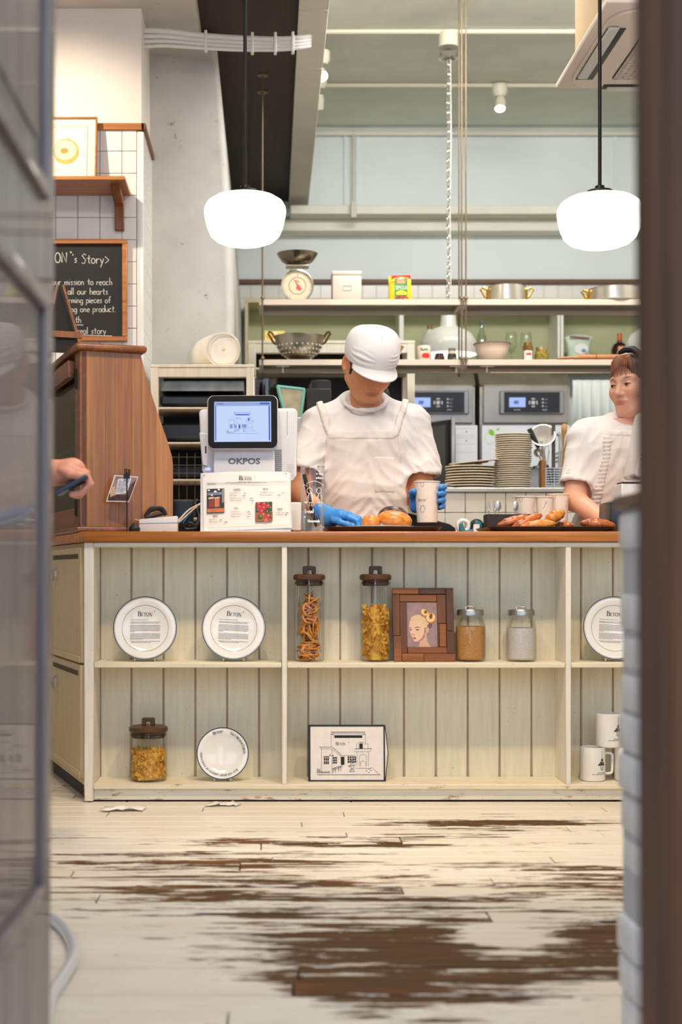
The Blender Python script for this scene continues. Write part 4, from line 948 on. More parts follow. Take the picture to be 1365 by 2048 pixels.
for i, (x, y, r, c) in enumerate(((838, 515, 30, 0), (918, 520, 34, 0), (975, 505, 26, 1), (850, 560, 36, 0), (975, 548, 34, 0), (910, 575, 40, 0), (1010, 575, 28, 1), (828, 605, 26, 1), (880, 625, 38, 0), (960, 630, 32, 1), (1015, 640, 26, 1), (975, 695, 44, 0), (912, 670, 24, 2), (866, 706, 36, 1), (948, 752, 30, 2), (1020, 700, 22, 1))):
    col = ((196, 34, 42), (66, 84, 38), (206, 92, 66))[c]; a, d = mp(x, y); mb = MB().disc(a, d, r * kq, r * .9 * kq, None, YM - .0003 - i * .00005, 12); mb.build('tomato_photo', plain('tomato_photo', col, .5), mh, fix=False)
    MB().disc(a + r * .25 * kq, d + r * .3 * kq, r * .25 * kq, r * .2 * kq, None, YM - .0012, 8).build('shine_photo', plain('shine_photo', (236, 190, 176), .5), mh, fix=False)
# ---- clear cup with a pen inside
yc = 4.80; kc = yc / F; M_ACR2 = thin_glass('clear_cup_plastic', (250, 250, 250), .02, .5)
cu = thing('clear_cup', 'tall clear plastic tumbler printed with white doodles beside the menu', 'tumbler', (tx(626, yc), yc, ZT)); R = 24.5 * kc; Hc = 133 * kc
MB().lathe([(0, 0), (R * .93, 0), (R * .94, .003), (R, Hc)], 48).build('cup', M_ACR2, cu)
wcp = wrap_cyl(lambda z: R * (.94 + .06 * z / Hc), .0004); pr = MB(); kt = 80 / 1092 * kc
def cp(x, y): return ((x - 490) * kt * 1.12, (1960 - y) * kt)
def cs(pts, w=14): wcp(pr, [cp(*p) for p in pts], w * kt)
def cw(s, x, y, h, w=14):
    a, c = cp(x, y); write(pr, s, a, c, h * kt, font=HAND, w=w * kt, wrap=wcp, jit=.015)
cw('is comp', 570, 415, 75); cw('enhance', 560, 530, 75); cw('Bread', 265, 1455, 110, 18); cw('ee', 235, 1580, 80); cw('Homemade', 355, 1705, 80, 18); cw('me', 245, 1190, 100); cw('to', 755, 1230, 90)
for cx0, hx, s in ((640, 0, 1), (400, -10, .95)):
    cs([(cx0 + 70 * math.cos(a) * s, 850 + 80 * math.sin(a) * s) for a in [i * .42 for i in range(16)]], 14)
    cs([(cx0 - 10, 930), (cx0 - 40, 1170), (cx0 + 95, 1170), (cx0 + 50, 930)], 14); cs([(cx0 - 15, 950), (cx0 - 80, 1100)], 12); cs([(cx0 + 60, 950), (cx0 + 125, 1060)], 12)
    for d in (0, 50): cs([(cx0 + d, 1170), (cx0 + d, 1265), (cx0 + d + 25, 1268)], 12)
cs([(cx0 + 180 - 25, 830), (cx0 + 180, 836)], 16)
cs([(200, 710), (280, 690), (345, 750), (330, 650), (420, 610), (540, 590), (680, 640), (830, 720)], 14)
for x in (600, 690): cs([(x - 8, 835), (x + 8, 838)], 18)
pr.build('doodle_print', plain('white_print', (242, 240, 238), .6), cu, fix=False, smooth=0)
MB().tube([(-R * .70, .006, Hc * .87), (-R * .1, .004, Hc * .35), (R * .28, 0, .018)], [.0068, .0065, .0045], 12).build('pen', M_INK, None, smooth=50).location = cu.location
pn = [o for o in SC.collection.objects if o.name == 'pen'][0]; tag(pn, 'thick black marker pen leaning inside the clear tumbler', 'pen')
# ---- card holder with photo card
yk = 4.84; kk_ = yk / F
ck = thing('card_holder', 'black wire clip stand holding a photo card before the display case', 'card holder', (tx(254, yk), yk, ZT))
MB().cyl((0, 0, 0), (0, 0, th(945, yk)), .0022, n=8).lathe([(0, 0), (.02, 0), (.02, .003), (0, .004)], 20).build('rod', M_BLACK, ck)
z1 = th(950, yk); MB().tube([(-.006, 0, z1 - .004), (-.007, 0, z1 + .02), (-.001, 0, z1 + .022), (-.002, 0, z1)], .002, 6).tube([(.004, 0, z1), (.006, 0, z1 + .02), (.011, 0, z1 + .016), (.008, 0, z1 - .002)], .002, 6).box(-.011, .009, -.004, .004, z1 - .012, z1 + .003).build('clip', M_BLACK, ck)
pc_ = [((229, 950), (277, 953), (257, 1004), (212, 1003))]
def kp(px, py): return ((px - 254) * kk_, PZ(py, yk) - ZT)
pcd = MB().prism([kp(229, 950), kp(277, 953), kp(258, 1004), kp(212, 1003)], .003, .0038, 'y').build('photo_card', plain('card_white', (232, 228, 228), .5), ck)
def card(n, pts, col, d): MB().flat([kp(*p) for p in pts], None, .003 - d).build(n, plain(n, col, .5, var=14, vs=60), pcd, fix=False)
card('card_photo', [(231, 952), (275, 955), (257, 1002), (215, 1001)], (150, 122, 116), .0004); card('card_dark', [(218, 988), (259, 990), (255, 1002), (215, 1001)], (74, 40, 32), .0006); card('card_brown', [(262, 968), (273, 960), (258, 1001), (246, 1001)], (92, 48, 36), .0005); card('card_bread', [(222, 975), (230, 972), (232, 990), (220, 994)], (206, 172, 140), .0008)
card('card_note', [(236, 958), (263, 956), (254, 986), (231, 989)], (222, 222, 232), .0009)
g = MB()
for i in range(8): greek(g, kp(237.5 - i * .6, 0)[0], kp(258 - i * .9, 0)[0], kp(0, 963 + i * 3)[1], 1.5 * kk_, None, .003 - .0012, .7 if i in (4, 7) else 1)
g.build('card_print', M_INK, pcd, fix=False, smooth=0)
# ---- receipt printer, terminal, cables
yp = 4.87
rp = thing('receipt_printer', 'small white receipt printer with paper sticking out beside the card holder', 'printer', (tx(318, yp), yp, ZT)); k = yp / F
def rx_(px): return (px - 318) * k
def rz_(py): return PZ(py, yp) - ZT
MB().prism([(rx_(279), 0), (rx_(356), 0), (rx_(356), rz_(1032)), (rx_(279), rz_(1039))], -.02, .028, 'y').build('body', M_WHITE, rp, bevel=.004, seg=2)
MB().prism([(rx_(278), rz_(1047)), (rx_(357), rz_(1045.5)), (rx_(357), rz_(1046.5)), (rx_(278), rz_(1048))], -.0206, .02, 'y').build('seam', M_GREYINK, rp)
MB().box(rx_(328), rx_(332), -.0215, -.02, .0, .004).build('notch', M_INK, rp)
MB().add([(rx_(279), -.01, rz_(1041)), (rx_(270), -.014, rz_(1039)), (rx_(262), -.016, rz_(1042)), (rx_(257), -.018, rz_(1049)), (rx_(279), .02, rz_(1040)), (rx_(270), .018, rz_(1038)), (rx_(262), .016, rz_(1041)), (rx_(258), .014, rz_(1047))], [(0, 1, 5, 4), (1, 2, 6, 5), (2, 3, 7, 6)]).build('paper_tongue', plain('receipt_paper', (236, 232, 228), .7), rp)
tm_ = thing('payment_terminal', 'black payment terminal standing behind the white receipt printer', 'terminal', (tx(357, 5.06), 5.06, ZT)); k = 5.06 / F
MB().box(-32 * k, 30 * k, 0, .03, .0, PZ(999, 5.06) - ZT).build('body', plain('black_plastic', (24, 24, 26), .45), tm_, bevel=.006, seg=2)
MB().box(-27 * k, 25 * k, -.001, .001, .02, PZ(1003, 5.06) - ZT).build('screen', plain('dark_screen', (14, 14, 16), .2), tm_, bevel=.0005)
def cable(label, pts, r, col, name='cable'):
    o = bez(pts, r, name, plain(name + '_jacket', col, .5)); tag(o, label, 'cable'); return o
def bez(pts, r, name, mat, n=7, seg=8):
    pts = [Vector(p) for p in pts]; out = []
    for i in range(len(pts) - 1):
        p0 = pts[max(0, i - 1)]; p1 = pts[i]; p2 = pts[i + 1]; p3 = pts[min(len(pts) - 1, i + 2)]
        for j in range(n):
            t = j / n; out.append(.5 * ((2 * p1) + (p2 - p0) * t + (2 * p0 - 5 * p1 + 4 * p2 - p3) * t * t + (3 * p1 - p0 - 3 * p2 + p3) * t ** 3))
    out.append(pts[-1]); return MB().tube(out, r, seg).build(name, mat)
def TP(px, py, y): p = P(px, py, y); return (p.x, p.y, max(p.z, ZT + .004))
cable('pale cable curving up from the printer to the register', [TP(355, 1044, 4.92), TP(362, 1036, 4.95), TP(378, 1020, 4.98), TP(398, 1009, 5.0), TP(408, 1004, 5.06)], .0032, (214, 196, 178))
cable('second pale cable just below the first one by the register', [TP(354, 1048, 4.93), TP(366, 1038, 4.94), TP(380, 1025, 4.97), TP(396, 1012, 5.0), TP(408, 1008, 5.06)], .0028, (196, 176, 158))
cable('short blue cable behind the receipt printer', [TP(366, 1046, 4.99), TP(374, 1036, 5.0), TP(382, 1027, 5.0), TP(384, 1022, 5.02)], .0035, (36, 104, 178))
cable('black cable heap between the printer and the register', [TP(362, 1056, 4.97), TP(380, 1046, 4.96), TP(392, 1056, 4.96), TP(372, 1058, 4.95), TP(368, 1050, 4.98), TP(390, 1052, 4.99), TP(398, 1035, 5.02), TP(390, 1008, 5.04), TP(396, 1000, 5.05)], .006, (22, 22, 24))
cable('black cable coil on the worktop behind the printer', [TP(332, 1030, 4.915), TP(322, 1016, 4.908), TP(300, 1022, 4.905), TP(292, 1034, 4.902), TP(312, 1030, 4.91), TP(330, 1024, 4.918), TP(308, 1016, 4.906), TP(296, 1024, 4.902)], .007, (24, 22, 22))
cl = MB().lathe([(0, 0), (.018, 0), (.02, .012), (.012, .022), (.004, .03), (0, .031)], 20).build('black_weight', M_BLACK); cl.location = (tx(269, 4.80), 4.80, ZT); tag(cl, 'small black weight on the worktop beside the card holder', 'weight')
# ---- breads
def bread_mat(name, a, b, dark):
    m = Mat(name); n = m.noise(m.co(), 34, 5, .6); n2 = m.noise(m.map(m.co(), (10, 60, 60)), 1., 3, .6)
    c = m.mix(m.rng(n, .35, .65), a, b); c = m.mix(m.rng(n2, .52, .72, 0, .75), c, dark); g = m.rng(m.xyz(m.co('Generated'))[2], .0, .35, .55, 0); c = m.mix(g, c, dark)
    m.set(col=c, rough=.28, coat=.35, normal=m.bump(m.noise(m.co(), 90, 4), .35, .002)); return m.m
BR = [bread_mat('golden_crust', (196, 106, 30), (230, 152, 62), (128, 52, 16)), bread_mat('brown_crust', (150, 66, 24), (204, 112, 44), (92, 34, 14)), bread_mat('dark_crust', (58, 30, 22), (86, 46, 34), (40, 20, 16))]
def salt_bread(label, loc, L, R, rz, ry, mat, seed, bend=.0, grp='salt bread rolls on the right tray'):
    rd = random.Random(seed); n, m = 40, 24; vs = []; fs = []
    for i in range(n + 1):
        f = i / n; x = (f - .5) * L; e = math.sin(math.pi * min(1, max(0, f))) ** .55
        rid = 1 + .055 * math.cos((f - .5) * 26) * (abs(f - .5) < .42) - .05 * (abs((f * 5.0) % 1 - .5) < .09)
        for j in range(m):
            a = 2 * math.pi * j / m; tw = 1 + .03 * math.sin(3 * a + f * 9 + seed)
            r = R * max(e, .04) * rid * tw; z = math.sin(a) * r * .86; vs.append((x, math.cos(a) * r + bend * (f - .5) ** 2 * 4, z if z > -R * .55 else -R * .55 + (z + R * .55) * .3))
    for i in range(n):
        for j in range(m): fs.append((i * m + j, i * m + (j + 1) % m, i * m + m + (j + 1) % m, i * m + m + j))
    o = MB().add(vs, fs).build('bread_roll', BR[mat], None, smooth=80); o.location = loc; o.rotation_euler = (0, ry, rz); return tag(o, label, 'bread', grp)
def tray(label, x0, x1, y0, y1, col):
    t = MB(); w, d = (x1 - x0) / 2, (y1 - y0) / 2; n = []
    lay_ = ((.0, .93, 0), (.0, 1., .016), (.003, 1., .018), (.004, .99, .018), (.004, .925, .005), (.004, 0, .005))
    ring = rrect(2, 2, .25, 6); m = len(ring); vs = []; fs = []
    for _, s, z in lay_[:5]: vs += [(a * (w - (1 - s) * .22), b * (d - (1 - s) * .22), z) for a, b in ring]
    for i in range(4): fs += [(i * m + j, i * m + (j + 1) % m, i * m + m + (j + 1) % m, i * m + m + j) for j in range(m)]
    fs += [tuple(reversed(range(m))), tuple(range(4 * m, 5 * m))]
    o = t.add(vs, fs).build('tray', wood('tray_wood', *col, 0, .35, .8), None, smooth=30); o.location = ((x0 + x1) / 2, (y0 + y1) / 2, ZT); return tag(o, label, 'tray')
yt = 4.765
tray('dark brown serving tray with a plate of buns before the young man', PX(652, yt), PX(888, yt), yt, 5.16, ((54, 34, 22), (84, 54, 36)))
tray('long dark tray of salt bread rolls in front of the woman', PX(978, yt), PX(1240, yt), yt, 5.10, ((36, 26, 24), (52, 38, 34)))
ZY = ZT + .0055
pl_ = MB().lathe([(0, 0), (.07, 0), (.095, .011), (.118, .0155), (.118, .0175), (.094, .0135), (.07, .003), (0, .003)], 48).build('plate', M_PORC); pl_.location = (PX(760, 4.93), 4.93, ZY); tag(pl_, 'low white plate under the buns on the left tray', 'plate')
def bun(name, label, loc, rx, ry, rz, mat, rot=(0, 0, 0), seed=0, grp=None):
    n, m = 20, 32; vs = []; fs = []
    for i in range(n + 1):
        t = -math.pi / 2 + math.pi * i / n
        for j in range(m):
            a = 2 * math.pi * j / m; w = 1 + .03 * math.sin(2 * a + seed) + .02 * math.sin(5 * a + seed * 2); c = max(.001, math.cos(t)) ** .8; z = math.sin(t)
            vs.append((rx * c * math.cos(a) * w, ry * c * math.sin(a) * w, rz * (z if z > 0 else z * .55)))
    for i in range(n):
        for j in range(m): fs.append((i * m + j, i * m + (j + 1) % m, i * m + m + (j + 1) % m, i * m + m + j))
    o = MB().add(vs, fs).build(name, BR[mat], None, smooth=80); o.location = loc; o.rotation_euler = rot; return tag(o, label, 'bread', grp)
bun('bun', 'small round golden bun closest to the gloved hand', (PX(742, 4.89), 4.89, ZY + .026), .032, .032, .029, 0, seed=1)
bun('bun', 'glossy golden bun leaning on the dark bun on the left tray', (PX(790, 4.90), 4.90, ZY + .036), .059, .05, .034, 0, (math.radians(10), math.radians(7), 0), 2)
bun('bun', 'dark chocolate coloured bun behind the golden one on the left tray', (PX(786, 4.985), 4.985, ZY + .048), .056, .04, .042, 2, (math.radians(-18), 0, 0), 4)
RT = ZT + .006
salt_bread('reddish brown roll at the left end of the right tray', (PX(1030, 4.90), 4.90, RT + .034), .128, .022, .15, -.24, 1, 1)
salt_bread('roll with a torn yellow seam lying against the first roll', (PX(1054, 4.86), 4.86, RT + .030), .125, .022, .2, -.42, 1, 2)
salt_bread('pale golden roll lying at the front of the right tray', (PX(1077, 4.82), 4.82, RT + .017), .125, .0225, .05, -.10, 0, 3)
salt_bread('largest glossy roll stacked on top of the right tray heap', (PX(1110, 4.90), 4.90, RT + .048), .088, .027, .3, -.5, 0, 4)
salt_bread('small roll tucked behind the stacked roll near the woman\'s hand', (PX(1130, 4.93), 4.93, RT + .02), .07, .019, -.3, .1, 1, 5)
salt_bread('dark topped roll alone at the right end of the right tray', (PX(1196, 4.84), 4.84, RT + .021), .122, .024, -.04, .08, 1, 6)
# ---- paper cups
def cup_prints(mb, wr_, s=1.):
    """line drawings on a cup: curled strokes, spoon, doughnut and the shop name"""
    wr_(mb, [(-.033 * s, .147 * s), (-.033 * s, .134 * s), (-.028 * s, .128 * s), (-.023 * s, .134 * s), (-.023 * s, .147 * s)], .0012)
    wr_(mb, [(.018 * s, .102 * s), (.028 * s, .123 * s)], .001)
    for a in (0, 1): wr_(mb, [((.030 + .003 * math.cos(q)) * s, (.127 + .004 * math.sin(q)) * s) for q in [i * .63 for i in range(11)]], .0009)
    for r, dx in ((.0105, -.027), (.013, -.024)): wr_(mb, [(dx * s + r * .8 * math.cos(q) * s, .048 * s + r * math.sin(q) * 1.15 * s) for q in [i * .42 for i in range(16 if r < .012 else 9)]], .0011 if r < .012 else .0006)
    write(mb, 'Beton', -.046 * s, .076 * s, .0105 * s, wrap=wr_, bold=1.1); write(mb, '*', -.012 * s, .078 * s, .009 * s, wrap=wr_)
    wr_(mb, [(.02 * s, .03 * s), (.024 * s, .05 * s)], .001)
def paper_cup(label, loc, h, r0, r1, rz, grp='printed white paper cups'):
    t = thing('paper_cup', label, 'cup', loc, rz, grp)
    MB().lathe([(0, .006), (r0 - .003, .006), (r0 - .001, .0), (r0, .0), (r1, h - .004), (r1 + .0022, h - .004), (r1 + .003, h - .001), (r1 + .0015, h), (r1 - .0005, h - .002), (r0 - .0006, .008), (0, .008)], 44).build('cup', plain('cup_paper', (238, 224, 210), .55), t)
    p = MB(); cup_prints(p, wrap_cyl(lambda z: r0 + (r1 - r0) * z / h, .0004), h / .151); p.build('ink_print', M_INK, t, fix=False, smooth=0); return t
yc2 = 5.32
paper_cup('paper cup on the worktop behind the bread, nearest to the fork box', (PX(1051, yc2), yc2, ZT), PZ(993, yc2) - ZT, .028, .036, .15)
paper_cup('narrow paper cup with a spoon drawing beside the woman\'s arm', (PX(1090, yc2 + .01), yc2 + .01, ZT), PZ(993, yc2) - ZT, .026, .032, -.95)
paper_cup('taller paper cup partly hidden by the woman\'s arm', (PX(1118, yc2 + .05), yc2 + .05, ZT), PZ(987, yc2) - ZT, .03, .038, .1)
# ---- tape dispenser and fork box
td = thing('tape_dispenser', 'teal tape dispenser with a white roll on the worktop behind the tray', 'tape dispenser', (PX(940, 5.25), 5.25, ZT)); k = 5.25 / F
MB().prism([(-22 * k, 0), (24 * k, 0), (24 * k, 26 * k), (10 * k, 30 * k), (4 * k, 12 * k), (-10 * k, 10 * k), (-16 * k, 26 * k), (-22 * k, 22 * k)], -.02, .02, 'y').build('base', plain('teal_plastic', (28, 96, 112), .3), td, bevel=.004, seg=2)
for dx, r, m_ in ((-13, 15, M_WHITE), (14, 14, M_BLACK)): MB().tube([(dx * k + (r - 4) * k * math.cos(a), 0, 19 * k + (r - 4) * k * math.sin(a)) for a in [i * .39 for i in range(16)]], .008, 8, closed=True).build('tape_roll', m_, td)
MB().box(6 * k, 18 * k, -.021, -.018, 3 * k, 22 * k).build('label', M_WHITE, td)
fb = thing('cutlery_box', 'dark wooden box of forks and spoons behind the bread tray', 'cutlery box', (PX(1015, 5.25), 5.25, ZT))
b = MB(); w = .082
for q in ((-w, w, -.04, -.034), (-w, w, .034, .04), (-w, -w + .006, -.034, .034), (w - .006, w, -.034, .034)): b.box(*q, 0, PZ(1029, 5.25) - ZT)
b.box(-w, w, -.04, .04, 0, .005).build('box', wood('box_wood', (34, 24, 20), (52, 36, 28), 0, .5), fb, bevel=.002)
def fork(label, x, y, lean, kind):
    t = thing(kind, label, kind, (x, y, ZT + .008)); t.rotation_euler = (math.radians(-4), lean, 0); H = .085
    MB().tube([(0, 0, 0), (0, 0, H)], [.002, .0026], 8).build('handle', M_STEEL, t)
    if kind == 'fork':
        b = MB().tube([(-.008, 0, H + .012), (-.005, 0, H), (.005, 0, H), (.008, 0, H + .012)], .0018, 6)
        b.build('neck', M_STEEL, t)
        for dx in (-.008, -.0027, .0027, .008): MB().tube([(dx, 0, H + .008), (dx, -.004, H + .034)], [.0014, .0009], 6).build('tine', M_STEEL, t)
    else: MB().add([(.011 * math.cos(a) * f, -.003 * (1 - f * f), H + .016 + .019 * math.sin(a) * f) for f in (0.02, .6, 1) for a in [i * .524 for i in range(12)]], [(i * 12 + j, i * 12 + (j + 1) % 12, i * 12 + 12 + (j + 1) % 12, i * 12 + 12 + j) for i in range(2) for j in range(12)]).build('bowl', M_STEEL, t)
fork('steel fork standing at the left end of the dark cutlery box', PX(984, 5.25), 5.25, -.12, 'fork'); fork('steel fork leaning right, second from the left in the cutlery box', PX(989, 5.26), 5.26, .05, 'fork'); fork('steel spoon standing beside the forks in the cutlery box', PX(996, 5.25), 5.24, .02, 'spoon')
fork('dark spoon beside the paper cup in the cutlery box', PX(1026, 5.25), 5.25, .12, 'spoon')
# black flat case behind the held cup
bc = MB().add([(PX(776, 5.15), 5.15, PZ(1030, 5.15)), (PX(818, 5.2), 5.2, PZ(1026, 5.2)), (PX(900, 5.3), 5.3, PZ(1048, 5.3)), (PX(912, 5.3), 5.3, PZ(1056, 5.3)), (PX(912, 5.3), 5.3, ZT), (PX(776, 5.15), 5.15, ZT),
             (PX(776, 5.15), 5.25, PZ(1030, 5.15)), (PX(818, 5.2), 5.3, PZ(1026, 5.2)), (PX(900, 5.3), 5.36, PZ(1048, 5.3)), (PX(912, 5.3), 5.36, PZ(1056, 5.3)), (PX(912, 5.3), 5.36, ZT), (PX(776, 5.15), 5.25, ZT)],
            [(0, 1, 2, 3, 4, 5), (11, 10, 9, 8, 7, 6)] + [(i, (i + 1) % 6, 6 + (i + 1) % 6, 6 + i) for i in range(6)]).build('knife_case', plain('black_case', (22, 22, 24), .5), None, bevel=.004)
tag(bc, 'black sloping case lying behind the paper cup in the man\'s hand', 'case')
# ---- right hand register seen from the side, with its black base
y2 = 4.98; k = y2 / F
r2 = thing('side_register', 'white register seen edge-on with ports, partly behind the door jamb', 'register', (PX(1290, y2), y2, ZT))
def sx_(px): return (px - 1290) * k
def sz_(py): return PZ(py, y2) - ZT
MB().prism([(sx_(1266), sz_(950)), (sx_(1290), sz_(824)), (sx_(1298), sz_(818)), (sx_(1330), sz_(818)), (sx_(1318), sz_(955)), (sx_(1272), sz_(956))], -.03, .14, 'y').build('screen_body', M_WHITE, r2, bevel=.007, seg=2)
p = MB()
for a, c, w, h in ((1289, 870, 5, 3), (1294, 871.5, 2, 2), (1287, 880, 4, 4), (1290, 894, 10, 13), (1280, 911, 5, 3), (1285, 912, 2, 2), (1279, 920, 4, 3.5), (1282, 947, 4, 6), (1287, 947, 4, 6)): p.box(sx_(a) - w * k / 2, sx_(a) + w * k / 2, -.032, -.029, sz_(c) - h * k / 2, sz_(c) + h * k / 2)
p.build('ports', M_INK, r2, bevel=.0004)
MB().box(sx_(1283), sx_(1296), -.0325, -.03, sz_(941), sz_(931)).build('lit_button', glow('button_glow', (206, 214, 255), 1.5), r2, bevel=.002)
MB().prism([(sx_(1239), sz_(1000)), (sx_(1320), sz_(1000)), (sx_(1320), sz_(968)), (sx_(1242), sz_(967))], -.02, .1, 'y').build('printer_cover', M_WHITE, r2, bevel=.003); MB().box(sx_(1243), sx_(1285), -.022, .06, sz_(967), sz_(964.5)).build('paper_slot', M_INK, r2)
MB().prism([(sx_(1217), 0), (sx_(1330), 0), (sx_(1330), sz_(999)), (sx_(1240), sz_(999)), (sx_(1219), sz_(1004))], -.03, .15, 'y').build('base', plain('gloss_black', (26, 26, 28), .3), r2, bevel=.005, seg=2)
MB().box(sx_(1239.5), sx_(1240.5), -.031, -.029, .0, sz_(1002)).build('seam', M_GREYINK, r2)
# ================================================================ HANGING THINGS
M_OPAL = glow('opal_glass_light', (255, 248, 236), 5.0)
M_BLKM = plain('black_metal', (28, 26, 25), .4, .6)
def pendant(label, px, y, top):
    x = PX(px, y); zc = PZ(437, y) if px < 800 else PZ(440, y)
    t = thing('pendant_lamp', label, 'lamp', (x, y, zc), 0, 'opal glass pendant lamps'); R = .1475
    prof = [(.03, .088), (.075, .084), (.11, .074), (.135, .058), (.146, .038), (.1475, .022), (.144, .0), (.136, -.035), (.124, -.062), (.104, -.080), (.075, -.091), (.04, -.0965), (.02, -.101), (0, -.102)]
    MB().lathe(prof, 56).build('glass_shade', M_OPAL, t, smooth=80)
    MB().lathe([(.0, .118), (.016, .118), (.018, .106), (.044, .101), (.05, .09), (.05, .084), (0, .084)], 32).build('cap', M_BLKM, t)
    MB().cyl((0, 0, .11), (0, 0, top - zc), .0065, n=12).build('rod', M_BLKM, t)
    MB().lathe([(.05, top - zc), (.05, top - zc - .02), (.012, top - zc - .03)], 24).build('ceiling_rose', M_BLKM, t)
    return t
pendant('opal glass pendant lamp hanging over the register, left of the young man', 490.5, 5.12, 3.37)
pendant('opal glass pendant lamp hanging over the woman on the right', 1200.5, 4.95, 3.89)
# ---- ceiling spot lamps, conduits, chain
M_CONW = plain('cream_conduit', (214, 208, 188), .5)
for lab, py in (('nearest cream conduit pipe across the kitchen ceiling', 60), ('second cream conduit pipe across the kitchen ceiling, with a spot lamp', 168)):
    y = 3.115 * F / (1145 - py); o = MB().cyl((.28, y, 3.873), (2.6, y, 3.873), .015, n=10).cyl((.268, y, 3.86), (.30, y, 3.86), .03, n=10).build('conduit', M_CONW); tag(o, lab, 'pipe')
o = MB().cyl((.28, 9.97, 3.84), (2.6, 9.97, 3.84), .018, n=10).build('conduit', M_LEDGE); tag(o, 'pale pipe along the top of the kitchen back wall', 'pipe')
M_SPOTG = glow('spot_lamp_glow', (255, 246, 232), 9.)
def ceil_spot(label, p, head, aim, r=.036, base=True):
    t = thing('spot_lamp', label, 'lamp', p)
    if base: MB().lathe([(0, 0), (.05, 0), (.05, -.05), (.035, -.075), (0, -.075)], 28).build('mount', M_CONW, t)
    d = Vector(aim).normalized(); h = Vector(head); q = Vector((0, 0, 1)).rotation_difference(d).to_matrix().to_4x4(); M = T3(h) @ q
    MB().tube([(0, 0, -.06), h - d * .03], .008, 8).build('arm', M_CHROME, t)
    MB().lathe([(0, -.06), (r * .7, -.06), (r, -.03), (r, .03), (r * .92, .03), (r * .92, .012)], 28, M).build('housing', M_CONW, t)
    MB().lathe([(0, .013), (r * .92, .013)], 28, M).build('lens', M_SPOTG, t, fix=False)
    return t
ys = 3.115 * F / (1145 - 168)
ceil_spot('white ceiling spot lamp glowing on the second conduit pipe', (PX(1000, ys), ys, 3.875), (0, -.02, -.135), (-.1, -.45, -1))
ceil_spot('lit spot lamp peeping out beside the white beam', (.30, 8.3, 3.8), (.0, -.02, -.14), (.2, -.8, -.7), .034)
ceil_spot('unlit white spot lamp head low beside the white beam', (.305, 8.9, 3.86), (.0, .02, -.16), (-.05, .5, -1), .034)
yh = 3.115 * F / (1145 - 62)
cl = thing('lamp_chain', 'steel chain hanging from a ceiling box down to the white dome lamp', 'chain', (PX(897.5, yh), yh, 3.872))
MB().lathe([(0, 0), (.056, 0), (.056, -.085), (0, -.085)], 24).build('ceiling_box', M_CONW, cl)
MB().lathe([(.0, -.085), (.02, -.1), (.052, -.12), (.055, -.15), (.046, -.152), (.03, -.135), (0, -.13)], 24).build('hook_plate', M_CHROME, cl)
lk = None; z = -.14; zend = PZ(628, yh) - 3.872; i = 0
M_LINK = plain('steel_link', (196, 192, 184), .3, 1.)
while z > zend:
    if lk is None:
        o = MB().tube([(.008 * math.sin(a), 0, .017 * math.cos(a) * (1 if True else 1)) for a in [j * .785 for j in range(8)]], .0032, 6, closed=True).build('link', M_LINK, cl); lk = o.data
    else: o = link('link', lk, None, cl)
    o.location = (.003 * math.sin(i * .5), 0, z - .017); o.rotation_euler = (0, .05 * math.sin(i * 1.7), math.radians(35 + 90 * (i % 2))); z -= .0275; i += 1
MB().tube([(.012, .0, -.14), (.016, .004, -.6), (.010, .006, -1.0), (.014, .004, -1.5), (.0, 0, zend)], .0035, 6).build('lamp_wire', plain('clear_wire', (206, 202, 190), .3), cl)
M_ENAM = plain('white_enamel', (178, 176, 168), .3)
M_DOMEIN = glow('lit_reflector', (255, 250, 238), 1.5)
def dome(label, px, y):
    z0 = PZ(710, y); t = thing('dome_lamp', label, 'lamp', (PX(px, y), y, z0), 0, 'white enamel dome lamps'); k = y / F
    r = 57 * k
    prof = [(r, 0), (r, 20 * k), (r * .97, 26 * k), (r * .8, 42 * k), (r * .5, 52 * k), (r * .31, 56 * k), (r * .28, 62 * k), (r * .25, 84 * k), (r * .2, 88 * k), (0, 88 * k)]
    MB().lathe(prof, 44).build('shade', M_ENAM, t)
    MB().lathe([(r - .004, .0), (r - .006, 19 * k), (r * .8 - .006, 40 * k), (r * .4, 48 * k), (0, 50 * k)], 44).build('reflector', M_DOMEIN, t)
    MB().lathe([(0, 12 * k), (.03, 14 * k), (.045, 26 * k), (.03, 40 * k)], 20).build('bulb', glow('bulb_glow', (255, 248, 236), 4.), t)
    MB().tube([(0, 0, 88 * k), (0, 0, 96 * k)], .006, 8).build('loop', M_CHROME, t)
    return t
dome('white enamel dome lamp hanging from the steel chain behind the shelf', 897.5, yh)
dome('white enamel dome lamp at the far right, cut by the door jamb', 1310, yh)
